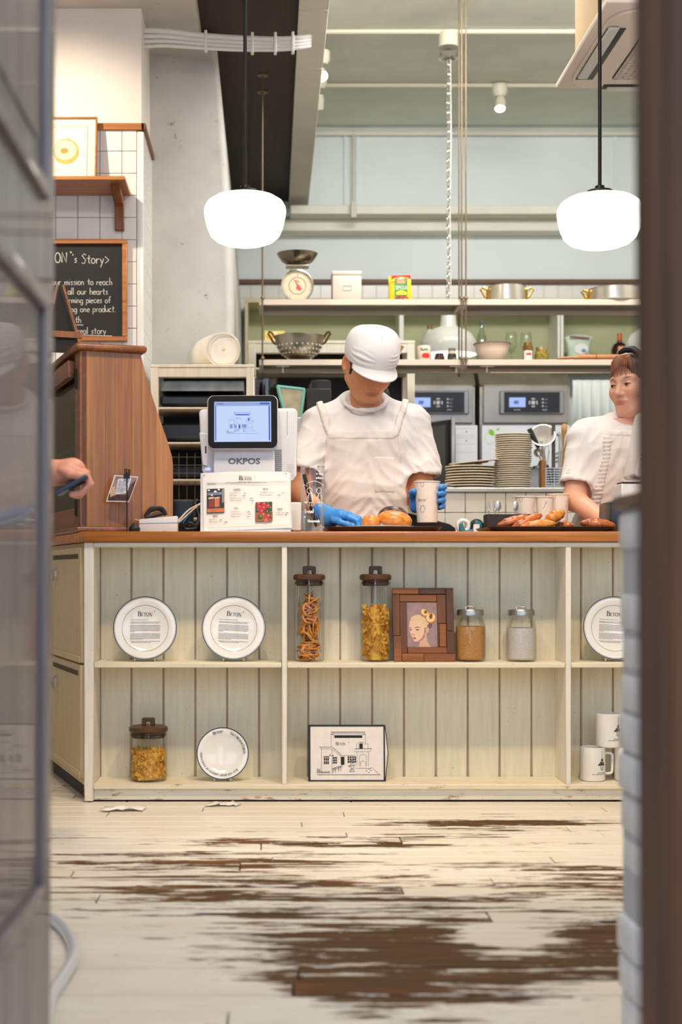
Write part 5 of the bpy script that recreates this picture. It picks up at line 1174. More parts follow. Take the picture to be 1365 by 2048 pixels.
# flexible conduits on the left under the ceiling
M_FLEX = plain('white_flexible_conduit', (222, 218, 212), .5)
def flex(label, pts, r):
    P_ = [Vector(p) for p in pts]; out = []; n = 46
    L = len(P_) - 1
    for i in range(L):
        p0, p1, p2, p3 = P_[max(0, i - 1)], P_[i], P_[i + 1], P_[min(L, i + 2)]
        for j in range(n):
            t = j / n; out.append(.5 * ((2 * p1) + (p2 - p0) * t + (2 * p0 - 5 * p1 + 4 * p2 - p3) * t * t + (3 * p1 - p0 - 3 * p2 + p3) * t ** 3))
    out.append(P_[-1]); R = [r * (1 + .09 * (i % 2)) for i in range(len(out))]
    o = MB().tube(out, R, 10).build('flexible_conduit', M_FLEX); tag(o, label, 'conduit', 'flexible conduits below the ceiling')
yf = 6.55
for i, (lab, off) in enumerate((('topmost white flexible conduit of the bundle below the ceiling', 0), ('white flexible conduit second from the top of the bundle', 9.5), ('white flexible conduit third from the top of the bundle', 18), ('lowest white flexible conduit of the bundle below the ceiling', 26))):
    flex(lab, [P(278, 62 + off * 1.25, yf), P(330, 63 + off * 1.1, yf), P(400, 71 + off * .95, yf), P(470, 76 + off * .9, yf), P(550, 79 + off * .8, yf), P(596, 77 + off * .75, yf), P(622, 74 + off * .7, yf + .03)], (.0135, .011, .0095, .008)[i])
cm = None
for i, (px, py) in enumerate(((412, 84), (505, 88), (551, 88), (586, 87))):
    p = P(px, py, yf)
    if cm is None: o = MB().box(-.007, .007, -.018, .02, -.045, .05).build('conduit_clip', plain('clip_nylon', (226, 222, 210), .4), bevel=.003); cm = o
    else: o = cm.copy(); SC.collection.objects.link(o)
    o.location = p; tag(o, ('conduit clip nearest to the tiled wall', 'second conduit clip from the left, crossing the dark soffit', 'third conduit clip from the left, crossing the dark soffit', 'conduit clip nearest to the white beam')[i], 'clip', 'conduit clips')
# ---- ceiling air conditioner
ya = 6.29; za = 2.90
ac = thing('air_conditioner', 'white ceiling cassette air conditioner above the right pendant lamp', 'air conditioner', (PX(1112, ya), ya, za)); M_ACW = plain('air_conditioner_white', (222, 208, 196), .45)
MB().prism([(0, 0), (.95, 0), (.95, -.95), (0, -.95)], 0, .03, 'z').build('panel', M_ACW, ac, bevel=.012, seg=2)
MB().box(.07, .88, -.88, -.07, .03, .99).build('casing', plain('casing_cream', (176, 148, 112), .6), ac, bevel=.006)
MB().prism(rrect(.87, .87, .12, 8, .475, -.475), -.012, .001, 'z').build('face', M_ACW, ac, bevel=.004)
g = MB().prism(rrect(.54, .60, .03, 5, .475, -.46), -.0135, -.010, 'z').build('grille_bed', plain('grille_dark', (58, 56, 58), .7), ac)
b = MB()
for r in range(25):
    y = -.172 - r * .0232; b.box(.212, .738, y - .0065, y + .0065, -.019, -.0135)
    for c in range(10): x = .222 + .0525 * c + (.026 if r % 2 else 0); b.box(x - .006, x + .006, y - .0232, y, -.019, -.0135)
b.build('grille_bars', M_ACW, ac)
for (x0, x1, y0, y1) in ((.052, .128, -.74, -.16), (.822, .898, -.74, -.16), (.19, .76, -.10, -.04), (.19, .76, -.91, -.85)):
    MB().box(x0, x1, y0, y1, -.0145, -.008).build('outlet', plain('outlet_black', (24, 24, 26), .4), ac, bevel=.012, seg=2)
    if x1 - x0 < .1: MB().box(x0 + .002, x1 - .03, y0 - .02, y1 - .035, -.024, -.0135).build('louvre', plain('louvre_grey', (206, 206, 202), .4), ac, bevel=.004)
    else: MB().box(x0 + .02, x1 - .02, y0 + .02, y1, -.024, -.0135).build('louvre', plain('louvre_grey', (206, 206, 202), .4), ac, bevel=.004)
MB().box(.060, .075, -.10, -.085, -.005, .001).build('status_light', glow('status_green', (60, 220, 110), 1.5), ac)
# ================================================================ HANGING SHELF UNITS
YH = 7.46; DH = .275; kh = YH / F
M_SHW = plain('cream_shelf_enamel', (208, 190, 172), .45); M_MESH = plain('shelf_mesh_steel', (176, 166, 140), .35, .9)
def hz_(py): return PZ(py, YH)
def hanging(label, px0, px1, rods):
    t = thing('hanging_shelf', label, 'shelf', (PX(px0, YH), YH, hz_(734)), 0, 'two hanging kitchen shelves'); Q = lambda: MB(t.location)
    x0, x1 = PX(px0, YH), PX(px1, YH)
    for zt, zb in ((hz_(598.5), hz_(610)), (hz_(719), hz_(730.5))):
        Q().box(x0, x1, YH, YH + .022, zb, zt).build('front_rail', M_SHW, t, bevel=.002)
        Q().box(x0, x1, YH + DH - .02, YH + DH, zb - .004, zt).box(x0, x0 + .02, YH + .022, YH + DH - .02, zb, zt).box(x1 - .02, x1, YH + .022, YH + DH - .02, zb, zt).build('side_rail', M_SHW, t, bevel=.002)
        b = Q(); n = int((x1 - x0) / .014)
        for i in range(n): b.box(x0 + .02 + i * .014, x0 + .026 + i * .014, YH + .02, YH + DH - .02, zt - .010, zt - .004)
        for j in range(7): b.box(x0 + .02, x1 - .02, YH + .04 + j * .034, YH + .046 + j * .034, zt - .014, zt - .009)
        b.box(x0 + .02, x1 - .02, YH + .02, YH + DH - .02, zt - .004, zt - .001); b.build('mesh_base', M_MESH, t)
    for px, back, top in rods:
        y = YH + (DH - .02 if back else -.004); x = PX(px, y); Q().cyl((x, y, hz_(740)), (x, y, top), .004, n=8).lathe([(0, 0), (.012, .002), (.009, .012), (.005, .014)], 12, T3((x, y, hz_(718.5)))).lathe([(0, 0), (.012, .002), (.009, .012), (.005, .014)], 12, T3((x, y, hz_(598)))).build('rod', plain('bronze_rod', (116, 98, 78), .5, .6), t)
        if top < 3.4: Q().lathe([(.028, 0), (.03, -.006), (.006, -.012)], 20, T3((x, y, top))).build('flange', plain('bronze_flange', (120, 100, 80), .5, .6), t)
    z = hz_(744); b = Q().cyl((x0 + .14, YH + .03, z), (x1 - .02, YH + .03, z), .004, n=8); n = 3
    b.build('utensil_rail', M_CHROME, t)
    for f in (.16, .97):
        x = x0 + (x1 - x0) * f if f > .5 else x0 + .125; Q().box(x - .035, x + .035, YH + .01, YH + .035, hz_(731) - .004, hz_(731)).cyl((x, YH + .03, z), (x, YH + .03, hz_(731)), .0045, n=6).build('rail_bracket', M_SHW, t)
    return t
hanging('left hanging kitchen shelf carrying the scale and the colander', 518.5, 927, ((525.5, 0, 3.372), (525, 1, 3.372), (918.5, 1, 3.88), (924, 0, 3.88)))
hanging('right hanging kitchen shelf carrying the aluminium pots', 928.5, 1400, ((932.5, 0, 3.88), (1396, 0, 3.88)))
ZU = hz_(598.5) + .0005; ZL = hz_(719) + .0005; YS = 7.58; ks = YS / F
def sh_loc(px, z, y=YS): return (PX(px, y), y, z)
# kitchen scale
sc = thing('kitchen_scale', 'cream dial kitchen scale with a dark steel bowl on the top shelf', 'scale', sh_loc(595, ZU)); k = ks
M_SCALE = plain('scale_cream', (220, 204, 180), .4)
MB().prism(rrect(38 * k, 30 * k, .01, 4, 0, 15 * k), -.03, .05, 'y').box(-22 * k, 22 * k, -.04, .06, 0, .012).build('housing', M_SCALE, sc, bevel=.004)
Md = T3((0, -.05, 32 * k)) @ RX(90)
MB().lathe([(0, -.03), (31 * k, -.03), (32.5 * k, -.01), (32.5 * k, .002), (30 * k, .004), (29 * k, -.002), (29 * k, -.006)], 48, Md).build('dial_rim', M_CHROME, sc)
MB().lathe([(29.5 * k, -.006), (0, -.006)], 48, Md).build('dial_face', plain('dial_cream', (226, 202, 168), .4), sc, fix=False)
d = MB(); c_ = 32 * k
for i in range(40):
    a = i * math.pi / 20; r0 = (24 if i % 4 == 0 else 26) * k; d.ribbon([(r0 * math.sin(a), c_ + r0 * math.cos(a)), (27.5 * k * math.sin(a), c_ + 27.5 * k * math.cos(a))], .0012 if i % 4 == 0 else .0007, None, -.0452)
for r in (17.5, 16): d.ribbon([(r * k * math.cos(a), c_ + r * k * math.sin(a)) for a in [i * .2 for i in range(33)]], .0012, None, -.0452)
vs, fs = sans('5kg', .014, 'CENTER'); d.add(vs, fs, T3((0, -.0452, c_ + 8 * k))); vs, fs = sans('0', .014, 'CENTER'); d.add(vs, fs, T3((0, -.0452, c_ + 19 * k)))
d.build('dial_print', plain('dial_ink', (92, 80, 66), .6), sc, fix=False, smooth=0)
pn = MB().ribbon([(7 * k, c_ - 8 * k), (3 * k, c_ - 3 * k), (-6 * k, c_ + 13 * k)], [.016, .009, .002], None, -.0475); pn.disc(2 * k, c_ - 3 * k, 4 * k, 4 * k, None, -.0476).build('needle', plain('needle_red', (206, 78, 62), .5), sc, fix=False)
MB().cyl((-14 * k, 0, 60 * k), (-14 * k, 0, 73 * k), .005, n=8).cyl((14 * k, 0, 60 * k), (14 * k, 0, 73 * k), .005, n=8).box(-23 * k, 23 * k, -.04, .04, 72 * k, 75 * k).build('bowl_support', M_SCALE, sc, bevel=.002)
MB().lathe([(0, 76 * k), (20 * k, 77 * k), (31 * k, 84 * k), (38 * k, 94 * k), (40.5 * k, 98.5 * k), (41 * k, 99 * k), (39 * k, 98.5 * k), (30 * k, 85.5 * k), (18 * k, 78.5 * k), (0, 77.5 * k)], 44).build('bowl', plain('dark_steel_bowl', (120, 110, 96), .22, 1.), sc)
# canister
cn = thing('bread_bin', 'tall cream enamel canister with a lid and name plate on the top shelf', 'canister', sh_loc(693, ZU)); k = ks; M_CAN = plain('canister_cream', (206, 190, 174), .4)
MB().box(-29 * k, 29 * k, -.07, .07, 0, 54 * k).build('body', M_CAN, cn, bevel=.008, seg=2)
MB().box(-30 * k, 30 * k, -.075, .075, 51 * k, 60 * k).build('lid', M_CAN, cn, bevel=.008, seg=2)
MB().tube([(-8 * k, 0, 60 * k), (-7 * k, 0, 63 * k), (7 * k, 0, 63 * k), (8 * k, 0, 60 * k)], .005, 8).build('handle', M_CAN, cn)
b = MB()
for q in ((-8, 9, 21, 22), (-8, 9, 30, 31), (-8, -7.2, 21, 31), (8.2, 9, 21, 31)): b.box(q[0] * k, q[1] * k, -.073, -.069, q[2] * k, q[3] * k)
b.build('name_plate', M_CAN, cn)
# semolina bag
sb = thing('semolina_bag', 'yellow semolina flour bag with red top and green label on the top shelf', 'flour bag', sh_loc(801, ZU)); k = ks; u = 60 / 1365 * k
def sq(x, y): return ((x - 680) * u, (1445 - y) * u)
vs = []; fs = []
prof = [(0, 0.0, .035), (.12, 0, .038), (.4, -1, .04), (.7, 1, .034), (.9, 2, .018), (1, 2, .005)]
for f, _, d in prof:
    xl, zl = sq(140 + 60 * f - 60 * f * f, 1445 - 1230 * f); xr, zr = sq(1205 - 60 * f, 1445 - 1240 * f)
    for j in range(10):
        g = j / 9; vs.append((xl + (xr - xl) * g, -d * (math.sin(math.pi * (.08 + .84 * g)) ** .5), zl + (zr - zl) * g))
    for j in range(10):
        g = 1 - j / 9; vs.append((xl + (xr - xl) * g, d * (math.sin(math.pi * (.08 + .84 * g)) ** .5), zl + (zr - zl) * g))
for i in range(5): fs += [(i * 20 + j, i * 20 + (j + 1) % 20, i * 20 + 20 + (j + 1) % 20, i * 20 + 20 + j) for j in range(20)]
fs += [tuple(range(20)), tuple(range(100, 120))]
MB().add(vs, fs).build('bag', plain('bag_yellow', (240, 196, 26), .4, bump=.4, bs=25), sb, smooth=60)
def bagp(n, pts, col, d, v=0): MB().flat([sq(*p) for p in pts], None, -.0405 - d).build(n, plain(n, col, .45, var=v, vs=90), sb, fix=False)
bagp('red_print', [(245, 250), (1120, 225), (1120, 440), (1000, 350), (690, 300), (390, 360), (245, 460)], (228, 36, 20), .0001)
bagp('green_print', [(395, 380), (690, 320), (980, 370), (980, 1160), (410, 1200)], (66, 130, 62), .0003); bagp('oval_print', [(470, 430), (690, 340), (890, 420), (880, 590), (690, 625), (500, 600)], (232, 132, 84), .0006); bagp('sky_print', [(540, 390), (690, 325), (850, 380), (690, 420)], (176, 196, 224), .0008)
bagp('lime_print', [(470, 990), (690, 900), (940, 990), (950, 1110), (470, 1110)], (216, 214, 34), .0006)
bagp('dish_print', [(330, 1440), (420, 1240), (560, 1150), (720, 1115), (900, 1150), (1020, 1250), (1090, 1440)], (120, 66, 28), .0007, 40); bagp('pasta_print', [(560, 1440), (640, 1300), (720, 1330), (660, 1440)], (226, 170, 96), .0009); bagp('pasta_print', [(760, 1440), (880, 1260), (1010, 1300), (1050, 1440)], (228, 130, 40), .0009); bagp('tomato_print', [(690, 1200), (780, 1180), (830, 1260), (760, 1300)], (206, 44, 30), .0011)
t_ = MB(); vs, fs = sans('SEMOLA', 235 * u, 'CENTER'); a, c = sq(690, 880); t_.add([(p * .62 + a, -.0415, r * 1.15 + c) for p, _, r in vs], fs); vs, fs = sans('Divella', 105 * u, 'CENTER'); a, c = sq(690, 560); t_.add([(p + a, -.0416, r + c) for p, _, r in vs], fs)
t_.build('lettering', plain('bag_white_ink', (226, 232, 216), .5), sb, fix=False, smooth=0)
# pots
def pot(label, name, px, w, h, hy, y=YS, bright=(214, 208, 196), lid=False):
    t = thing(name, label, 'pot', (PX(px, y), y, ZU)); k = y / F; r = w / 2 * k; H = h * k
    MB().lathe([(0, 0), (r - .012, 0), (r - .001, .008), (r, .02), (r, H - .002), (r + .004, H), (r - .003, H - .001), (r - .004, .012), (0, .006)], 56).build('body', plain('spun_aluminium', bright, .32, 1., var=8, vs=3), t)
    for s in hy:
        MB().tube([(s * (r - .002), 0, H * .78), (s * (r + .03), 0, H * .96), (s * (r + .042), 0, H * .86), (s * (r + .02), 0, H * .42), (s * (r - .002), 0, H * .34)], .007, 8).build('handle', M_BRASS, t)
        MB().box(s * r - .012, s * r + .012, -.012, .012, H * .25, H * .85).build('handle_plate', M_BRASS, t, bevel=.003)
    return t
pot('deep aluminium pot with two brass handles on the top shelf', 'stock_pot', 1014.5, 73, 33, (-1, 1)); pot('wide shallow aluminium pan at the right of the top shelf', 'braising_pan', 1230, 101, 28, (-1, 1))
# colander
co = thing('colander', 'aluminium colander with brass handles on the lower hanging shelf', 'colander', sh_loc(599, ZL)); k = ks
prof = [(0, 6), (20, 7), (33, 14), (42, 26), (47, 38), (49.5, 50), (51, 52), (48, 51), (44, 36), (30, 15), (18, 9), (0, 8)]
MB().lathe([(a * k, b * k) for a, b in prof], 56).build('bowl', plain('colander_aluminium', (178, 168, 154), .35, 1., var=8, vs=4), co)
hl = MB()
for row, (r, z) in enumerate(((44.8, 32), (40.8, 24), (35, 16.5))):
    for i in range(26):
        a = 2 * math.pi * (i + (row % 2) * .5) / 26
        if math.sin(a) < .3: c0 = Vector((r * k * math.cos(a), r * k * math.sin(a), z * k)); nrm = Vector((math.cos(a), math.sin(a), -.5)).normalized(); hl.cyl(c0 - nrm * .002, c0 + nrm * .0035, .0042, n=8)
hl.build('holes', plain('hole_light', (232, 224, 206), .5), co)
for s in (-1, 1):
    MB().tube([(s * 44 * k, -.012, 44 * k), (s * 56 * k, -.012, 60 * k), (s * 60 * k, -.01, 61 * k), (s * 62 * k, 0, 58 * k), (s * 52 * k, .02, 42 * k), (s * 46 * k, .02, 38 * k)], .006, 8).build('handle', plain('aged_brass', (128, 100, 56), .35, 1.), co)
    MB().tube([(s * 22 * k, -.04, 0), (s * 22 * k, -.04, 6 * k), (s * 30 * k, -.02, 12 * k)], .004, 6).build('foot', M_CHROME, co)
MB().tube([(0, .09, 0), (0, .08, 8 * k)], .004, 6).build('foot', M_CHROME, co)
fp_ = thing('frying_pan', 'pan with a brass handle on the lower shelf, mostly behind the white cap', 'pan', sh_loc(770, ZL))
MB().lathe([(0, .0), (.05, .0), (.065, .03), (.062, .03), (.048, .004), (0, .004)], 32).build('pan', M_STEEL, fp_); MB().tube([(20 * k, 0, .03), (26 * k, 0, .05), (36 * k, -.01, 33 * k)], [.005, .008, .009], 10).build('handle', M_BRASS, fp_); MB().cyl((23 * k, -.01, .01), (23 * k, -.01, .05), .012, n=12).build('hinge', M_CHROME, fp_)
# jars and cans of the lower shelf
def can(name, label, cat, px, w, h, col, prof=None, y=YS, lidcol=None, prints=()):
    t = thing(name, label, cat, (PX(px, y), y, ZL)); k = y / F; r = w / 2 * k; H = h * k
    MB().lathe([(a * r, b * H) for a, b in (prof or [(0, 0), (.98, 0), (1, .02), (1, .98), (.97, 1), (.95, .98), (0, .98)])], 32).build('body', col, t)
    if lidcol: MB().lathe([(0, H * .80), (r * .8, H * .80), (r * .82, H * .98), (r * .76, H), (0, H)], 28).build('lid', lidcol, t)
    for n, m_, z0, z1, a0, a1 in prints:
        MB().lathe([(r * 1.006, H * z0), (r * 1.006, H * z1)], 16, RZ(-90), math.radians(a0), math.radians(a1)).build(n, m_, t, fix=False)
    return t
c = can('tomato_can', 'tomato can with a red fruit label on the lower hanging shelf', 'can', 848.5, 28, 33, plain('can_label_cream', (216, 196, 176), .45, var=10, vs=40))
r = 14 * ks; wr_ = wrap_cyl(lambda z: r, .0006); b = MB()
for i in range(9): f = i / 8 * 2 - 1; wr_(b, [(.006 - .022 * math.sqrt(1 - f * f), 12.5 * ks + f * .0145), (.008 + .022 * math.sqrt(1 - f * f), 12.5 * ks + f * .0145)], .0042)
b.build('tomato_print', plain('tomato_red', (206, 36, 34), .45), c, fix=False)
b = MB(); write(b, 'Mutti', -.022, 22 * ks, .018, font={**HAND, 'M': (.7, [H_((.06, 0), (.06, 1), (.3, .3), (.55, 1), (.55, 0))])}, w=.004, wrap=wr_); b.build('lettering', plain('label_green', (62, 110, 66), .5), c, fix=False)
can('jam_jar', 'small dark jam jar beside the tomato can', 'jar', 879.5, 20, 18, plain('dark_jam', (58, 22, 28), .15), [(0, 0), (.95, 0), (1, .06), (1, .62), (.88, .72), (.88, .80), (0, .8)], lidcol=plain('dark_lid', (44, 36, 40), .4))
can('spice_jar', 'slim spice jar with a pale lid band next to the jam jar', 'jar', 904.5, 18, 29, plain('dark_olives', (46, 38, 48), .15, var=14, vs=90), [(0, 0), (.95, 0), (1, .04), (1, .52), (.82, .62), (.82, .80), (0, .8)], lidcol=plain('grey_lid', (120, 112, 96), .4), prints=(('label', plain('label_cream', (206, 186, 160), .5), .6, .78, -50, 50), ('leaf_print', plain('leaf_green', (90, 128, 60), .5), .12, .32, 10, 48)))
bw_ = thing('mixing_bowl', 'cream enamel mixing bowl with a grey rim on the lower hanging shelf', 'bowl', sh_loc(985, ZL))
MB().lathe([(0, 0), (23 * k, 0), (25 * k, 2 * k), (32 * k, 22 * k), (34 * k, 33 * k), (36 * k, 36 * k), (34.5 * k, 36.5 * k), (32 * k, 33 * k), (22 * k, 4 * k), (0, 3 * k)], 48).build('bowl', plain('bowl_cream', (232, 206, 184), .3), bw_)
MB().tube([(36.5 * k * math.cos(a), 36.5 * k * math.sin(a), 37 * k) for a in [i * .1257 for i in range(50)]], .0035, 6, closed=True).build('rim', plain('rim_grey', (112, 100, 96), .4), bw_)
can('pickle_jar', 'tall jar of brown pickles with a gold lid and white label', 'jar', 1056.5, 20.5, 40, plain('brown_pickles', (106, 72, 24), .12, var=26, vs=60), [(0, 0), (.95, 0), (1, .03), (1, .74), (.9, .82), (.9, .85), (0, .85)], lidcol=plain('gold_lid', (164, 126, 62), .3, .9), prints=(('label', plain('label_white', (226, 212, 198), .5), .10, .58, -62, 50), ('red_print', plain('label_red', (176, 40, 46), .5), .34, .46, -28, 30)))
can('olive_jar', 'squat jar of green olives with a pale lid', 'jar', 1084, 29, 31, plain('green_olives', (122, 104, 22), .12, var=34, vs=70), [(0, 0), (.94, 0), (1, .06), (1, .5), (.82, .68), (.78, .80), (0, .8)], lidcol=plain('pale_gold_lid', (196, 166, 130), .3, .8))
rp_ = thing('rolling_pin', 'long orange wooden rolling pin lying on the lower hanging shelf', 'rolling pin', (PX(1205, 7.53), 7.53, ZL + 7.2 * ks)); M_PIN = wood('pin_wood', (166, 100, 46), (206, 140, 78), 0, .5, .8)
MB().tube([(-46 * k, 0, 0), (-44 * k, 0, 0), (95 * k, 0, 0), (97 * k, 0, 0)], [6.4 * k, 7 * k, 7 * k, 6 * k], 20).build('roller', M_PIN, rp_); MB().tube([(-89 * k, 0, -.003), (-80 * k, 0, -.002), (-60 * k, 0, 0), (-46 * k, 0, 0)], [2.5 * k, 3 * k, 2.6 * k, 5.5 * k], 14).build('handle', M_PIN, rp_); MB().tube([(97 * k, 0, 0), (110 * k, 0, 0), (125 * k, 0, 0)], [4 * k, 3 * k, 2.6 * k], 14).build('handle', M_PIN, rp_)
MB().tube([(-13 * k, 0, 0), (-11.5 * k, 0, 0)], 7.15 * k, 20).build('groove', M_INK, rp_)
# ================================================================ GREEN WALL CABINET
YW = 9.68
gc = thing('wall_cabinet', 'open pale green wall cabinet with white dividers behind the hanging shelves', 'cabinet', (PX(490, YW), YW, PZ(735, YW))); G = lambda: MB(gc.location)
M_SAGE = plain('sage_interior', (176, 180, 140), .7, var=5, vs=3); M_CABW = plain('cabinet_white', (232, 230, 220), .5); M_CABC = plain('cabinet_cream', (206, 196, 164), .6)
zb, zt = PZ(728, YW), PZ(605, YW); xa, xb = PX(490, YW), PX(1420, YW)
G().box(xa, xb, 9.985, 9.995, zb, zt).build('back', M_SAGE, gc)
G().box(xa, xb, YW, 9.99, zt, zt + .03).build('top', M_CABC, gc, bevel=.002); G().box(xa, xb, YW, 9.99, zb - .03, zb).build('bottom', M_CABC, gc, bevel=.002)
G().box(xa, xa + .022, YW, 9.99, zb, zt).build('end_panel', M_CABC, gc, bevel=.002)
for p0, p1 in ((799, 808), (1116, 1121), (1122.5, 1128)): G().box(PX(p0, YW), PX(p1, YW), YW, 9.985, zb, zt).build('divider', M_CABW, gc, bevel=.002)
ZW = zb + .0005; yw = 9.8; kw = yw / F
def on_cab(px, y=yw): return (PX(px, y), y, ZW)
def lathe_thing(name, label, cat, loc, parts, group=None):
    t = thing(name, label, cat, loc, 0, group)
    for n, m_, prof in parts: MB().lathe([(a * kw, b * kw) for a, b in prof], 28).build(n, m_, t)
    return t
zq = (728 - 716)
lathe_thing('plastic_bottle', 'white plastic bottle with a brown cap behind the dome lamp', 'bottle', on_cab(860), (('body', M_WHITE, [(0, 0), (12, 0), (12.5, 2), (12.5, 52), (9, 66), (5, 72), (4.5, 74), (0, 74)]), ('cap', plain('brown_cap', (136, 102, 44), .4), [(0, 74), (5, 74), (5, 82), (0, 82)])))
gb = lathe_thing('glass_bottle', 'clear swing-top glass bottle with an orange label behind the bowl', 'bottle', on_cab(964), (('body', thin_glass('bottle_glass', (234, 242, 234), .08, .6), [(0, 0), (10, 0), (10.5, 2), (10.5, 48), (7, 64), (4, 74), (3.6, 86), (0, 86)]), ('stopper', M_GREYINK, [(0, 86), (4.5, 86), (4.5, 91), (0, 91)])))
MB().lathe([(10.7 * kw, 38 * kw), (10.7 * kw, 46 * kw)], 12, RZ(-90), -1, 1).build('label', plain('orange_label', (226, 120, 70), .5), gb, fix=False)
for lab, px in (('wine glass behind the bowl, left of the pair', 1023), ('wine glass behind the tall pickle jar, right of the pair', 1053)):
    lathe_thing('wine_glass', lab, 'glass', on_cab(px, 9.85), (('glass', thin_glass('wine_glass', (248, 250, 246), .03, .45), [(10, 0), (10, 1), (1.2, 3), (1.1, 26), (4, 31), (10, 40), (12, 50), (11, 62), (9, 72)]),), 'wine glasses in the wall cabinet')
lb = lathe_thing('liquor_bottle', 'dark liquor bottle with an orange cap and label in the wall cabinet', 'bottle', on_cab(1240, 9.8), (('body', plain('dark_liquor', (46, 24, 22), .12), [(0, 0), (16, 0), (16.5, 2), (16.5, 34), (12, 44), (5, 48), (4.4, 52), (0, 52)]), ('cap', plain('orange_cap', (206, 92, 36), .4), [(0, 52), (4.8, 52), (4.8, 66), (0, 66)])))
MB().lathe([(16.8 * kw, 12 * kw), (16.8 * kw, 38 * kw)], 12, RZ(-90), -.4, 1.1).build('label', plain('peach_label', (226, 146, 106), .5), lb, fix=False); MB().lathe([(17 * kw, 14 * kw), (17 * kw, 24 * kw)], 12, RZ(-90), -.1, .8).build('label', plain('pale_label', (226, 216, 206), .5), lb, fix=False)
bg_ = thing('flour_bag', 'pale blue-green printed bag standing in the right bay of the wall cabinet', 'bag', on_cab(1158, 9.78))
vs = []; fs = []
for i in range(7):
    f = i / 6; w = (25 - 3 * math.sin(f * 3.1) + 4 * f ** 4) * kw; d = .05 * (1 - f ** 2) + .004; z = f * 60 * kw
    vs += [(w * math.cos(a) * (1 if abs(math.cos(a)) < .9 else 1), d * math.sin(a), z - .01 * f * math.cos(2 * a)) for a in [j * math.pi / 8 for j in range(16)]]
for i in range(6): fs += [(i * 16 + j, i * 16 + (j + 1) % 16, i * 16 + 16 + (j + 1) % 16, i * 16 + 16 + j) for j in range(16)]
fs += [tuple(range(16)), tuple(range(96, 112))]
MB().add(vs, fs).build('bag', plain('bag_teal', (196, 210, 196), .5, var=14, vs=10), bg_, smooth=70)
MB().disc(2 * kw, 32 * kw, 14 * kw, 11 * kw, None, -.054).build('blob_print', plain('bag_white', (228, 232, 228), .5), bg_, fix=False); MB().disc(7 * kw, 28 * kw, 5 * kw, 4 * kw, None, -.0545).build('blue_print', plain('bag_blue', (112, 138, 172), .5), bg_, fix=False); MB().ribbon([(-20 * kw, 57 * kw), (20 * kw, 54 * kw)], .012, None, -.035).build('red_band', plain('bag_brown', (120, 66, 46), .6), bg_, fix=False)
# ================================================================ OVENS AND OTHER KITCHEN MACHINES
YO = 9.25; ko = YO / F
def oven(label, px0, px1):
    t = thing('oven', label, 'oven', (PX((px0 + px1) / 2, YO), YO, 0), 0, 'two steel combi ovens'); w = (px1 - px0) / 2 * ko; O = lambda: MB(); z = lambda py: PZ(py, YO)
    O().box(-w, w, .02, .70, .6, z(770)).build('body', M_STEEL, t, bevel=.004)
    O().prism([(-.005, z(771)), (.09, z(742)), (.70, z(742)), (.70, z(771))], -w, w, 'x').build('hood', M_STEEL, t, bevel=.003)
    O().prism([(-.03, z(772)), (.02, z(770)), (.02, z(847)), (-.02, z(847))], -w + .02, w - .02, 'x').build('fascia', plain('fascia_steel', (178, 172, 164), .3, 1., var=10, vs=4), t, bevel=.004)
    a, b = -w + (px1 - px0) * .235 * ko, w - (px1 - px0) * .135 * ko
    O().prism([(a - .016, z(830)), (b + .03, z(830)), (b + .03, z(783)), (a - .016, z(783))], -.046, -.02, 'y').build('panel_frame', plain('panel_frame_grey', (150, 152, 156), .35, .8), t, bevel=.006)
    O().prism([(a + .012, z(827)), (b, z(827)), (b, z(786)), (a + .012, z(786))], -.049, -.045, 'y').build('control_panel', plain('panel_black', (30, 32, 40), .3), t)
    s = a + .045; O().box(s, s + .105, -.0505, -.048, z(816), z(797)).build('display', glow('oven_display', (170, 196, 255), .95), t)
    O().box(s + .03, s + .06, -.0512, -.05, z(810), z(803)).build('display_icon', glow('oven_icon', (110, 130, 220), .6), t)
    c = s + .155; b_ = O()
    for q in range(4): b_.ribbon([(c + .025 * math.cos(q * 1.571 + e), z(807) + .025 * math.sin(q * 1.571 + e)) for e in (-.45, -.2, 0, .2, .45)], .008, None, -.0495)
    b_.disc(c, z(807), .013, .013, None, -.0495, 14)
    for q in range(3): b_.disc(c + .062, z(800 + q * 7), .006, .006, None, -.0495, 10); greek(b_, c + .075, c + .095, z(801 + q * 7), .004, None, -.0495)
    greek(b_, s + .03, s + .075, z(822), .007, None, -.0495); greek(b_, c + .058, c + .095, z(822), .007, None, -.0495); b_.build('buttons', plain('button_grey', (190, 192, 196), .5), t, fix=False)
    O().box(-w + .01, w - .01, .0, .021, .62, z(850)).build('door', plain('oven_door_steel', (172, 170, 168), .35, .9, var=10, vs=4), t, bevel=.003)
    return t
ov1 = oven('left steel oven with a lit display beside the young man', 771, 952); ov2 = oven('right steel oven with a lit display behind the plate stack', 960, 1142)
k = 9.0 / F; od_o = Vector((PX(868, 9.0), 9.02, PZ(980, 9.0))) - ov1.location
od = MB().add([(-42 * k, -.03, 0), (36 * k, .03, 0), (36 * k, .03, 143 * k), (-42 * k, -.03, 130 * k), (-42 * k, 0, 0), (36 * k, .06, 0), (36 * k, .06, 143 * k), (-42 * k, 0, 130 * k)], [(0, 1, 2, 3), (7, 6, 5, 4), (0, 4, 5, 1), (1, 5, 6, 2), (2, 6, 7, 3), (3, 7, 4, 0)]).build('glass_door', plain('oven_black', (20, 20, 22), .3), ov1, loc=od_o); od['label'] = 'black framed glass door standing ajar'
MB().add([(-40 * k, -.0305, 6 * k), (25 * k, .0195, 6 * k), (25 * k, .0195, 131 * k), (-40 * k, -.0305, 121 * k)], [(0, 1, 2, 3)]).build('glass', plain('oven_dark_glass', (66, 64, 60), .25), od, loc=(0, -.001, 0), fix=False)
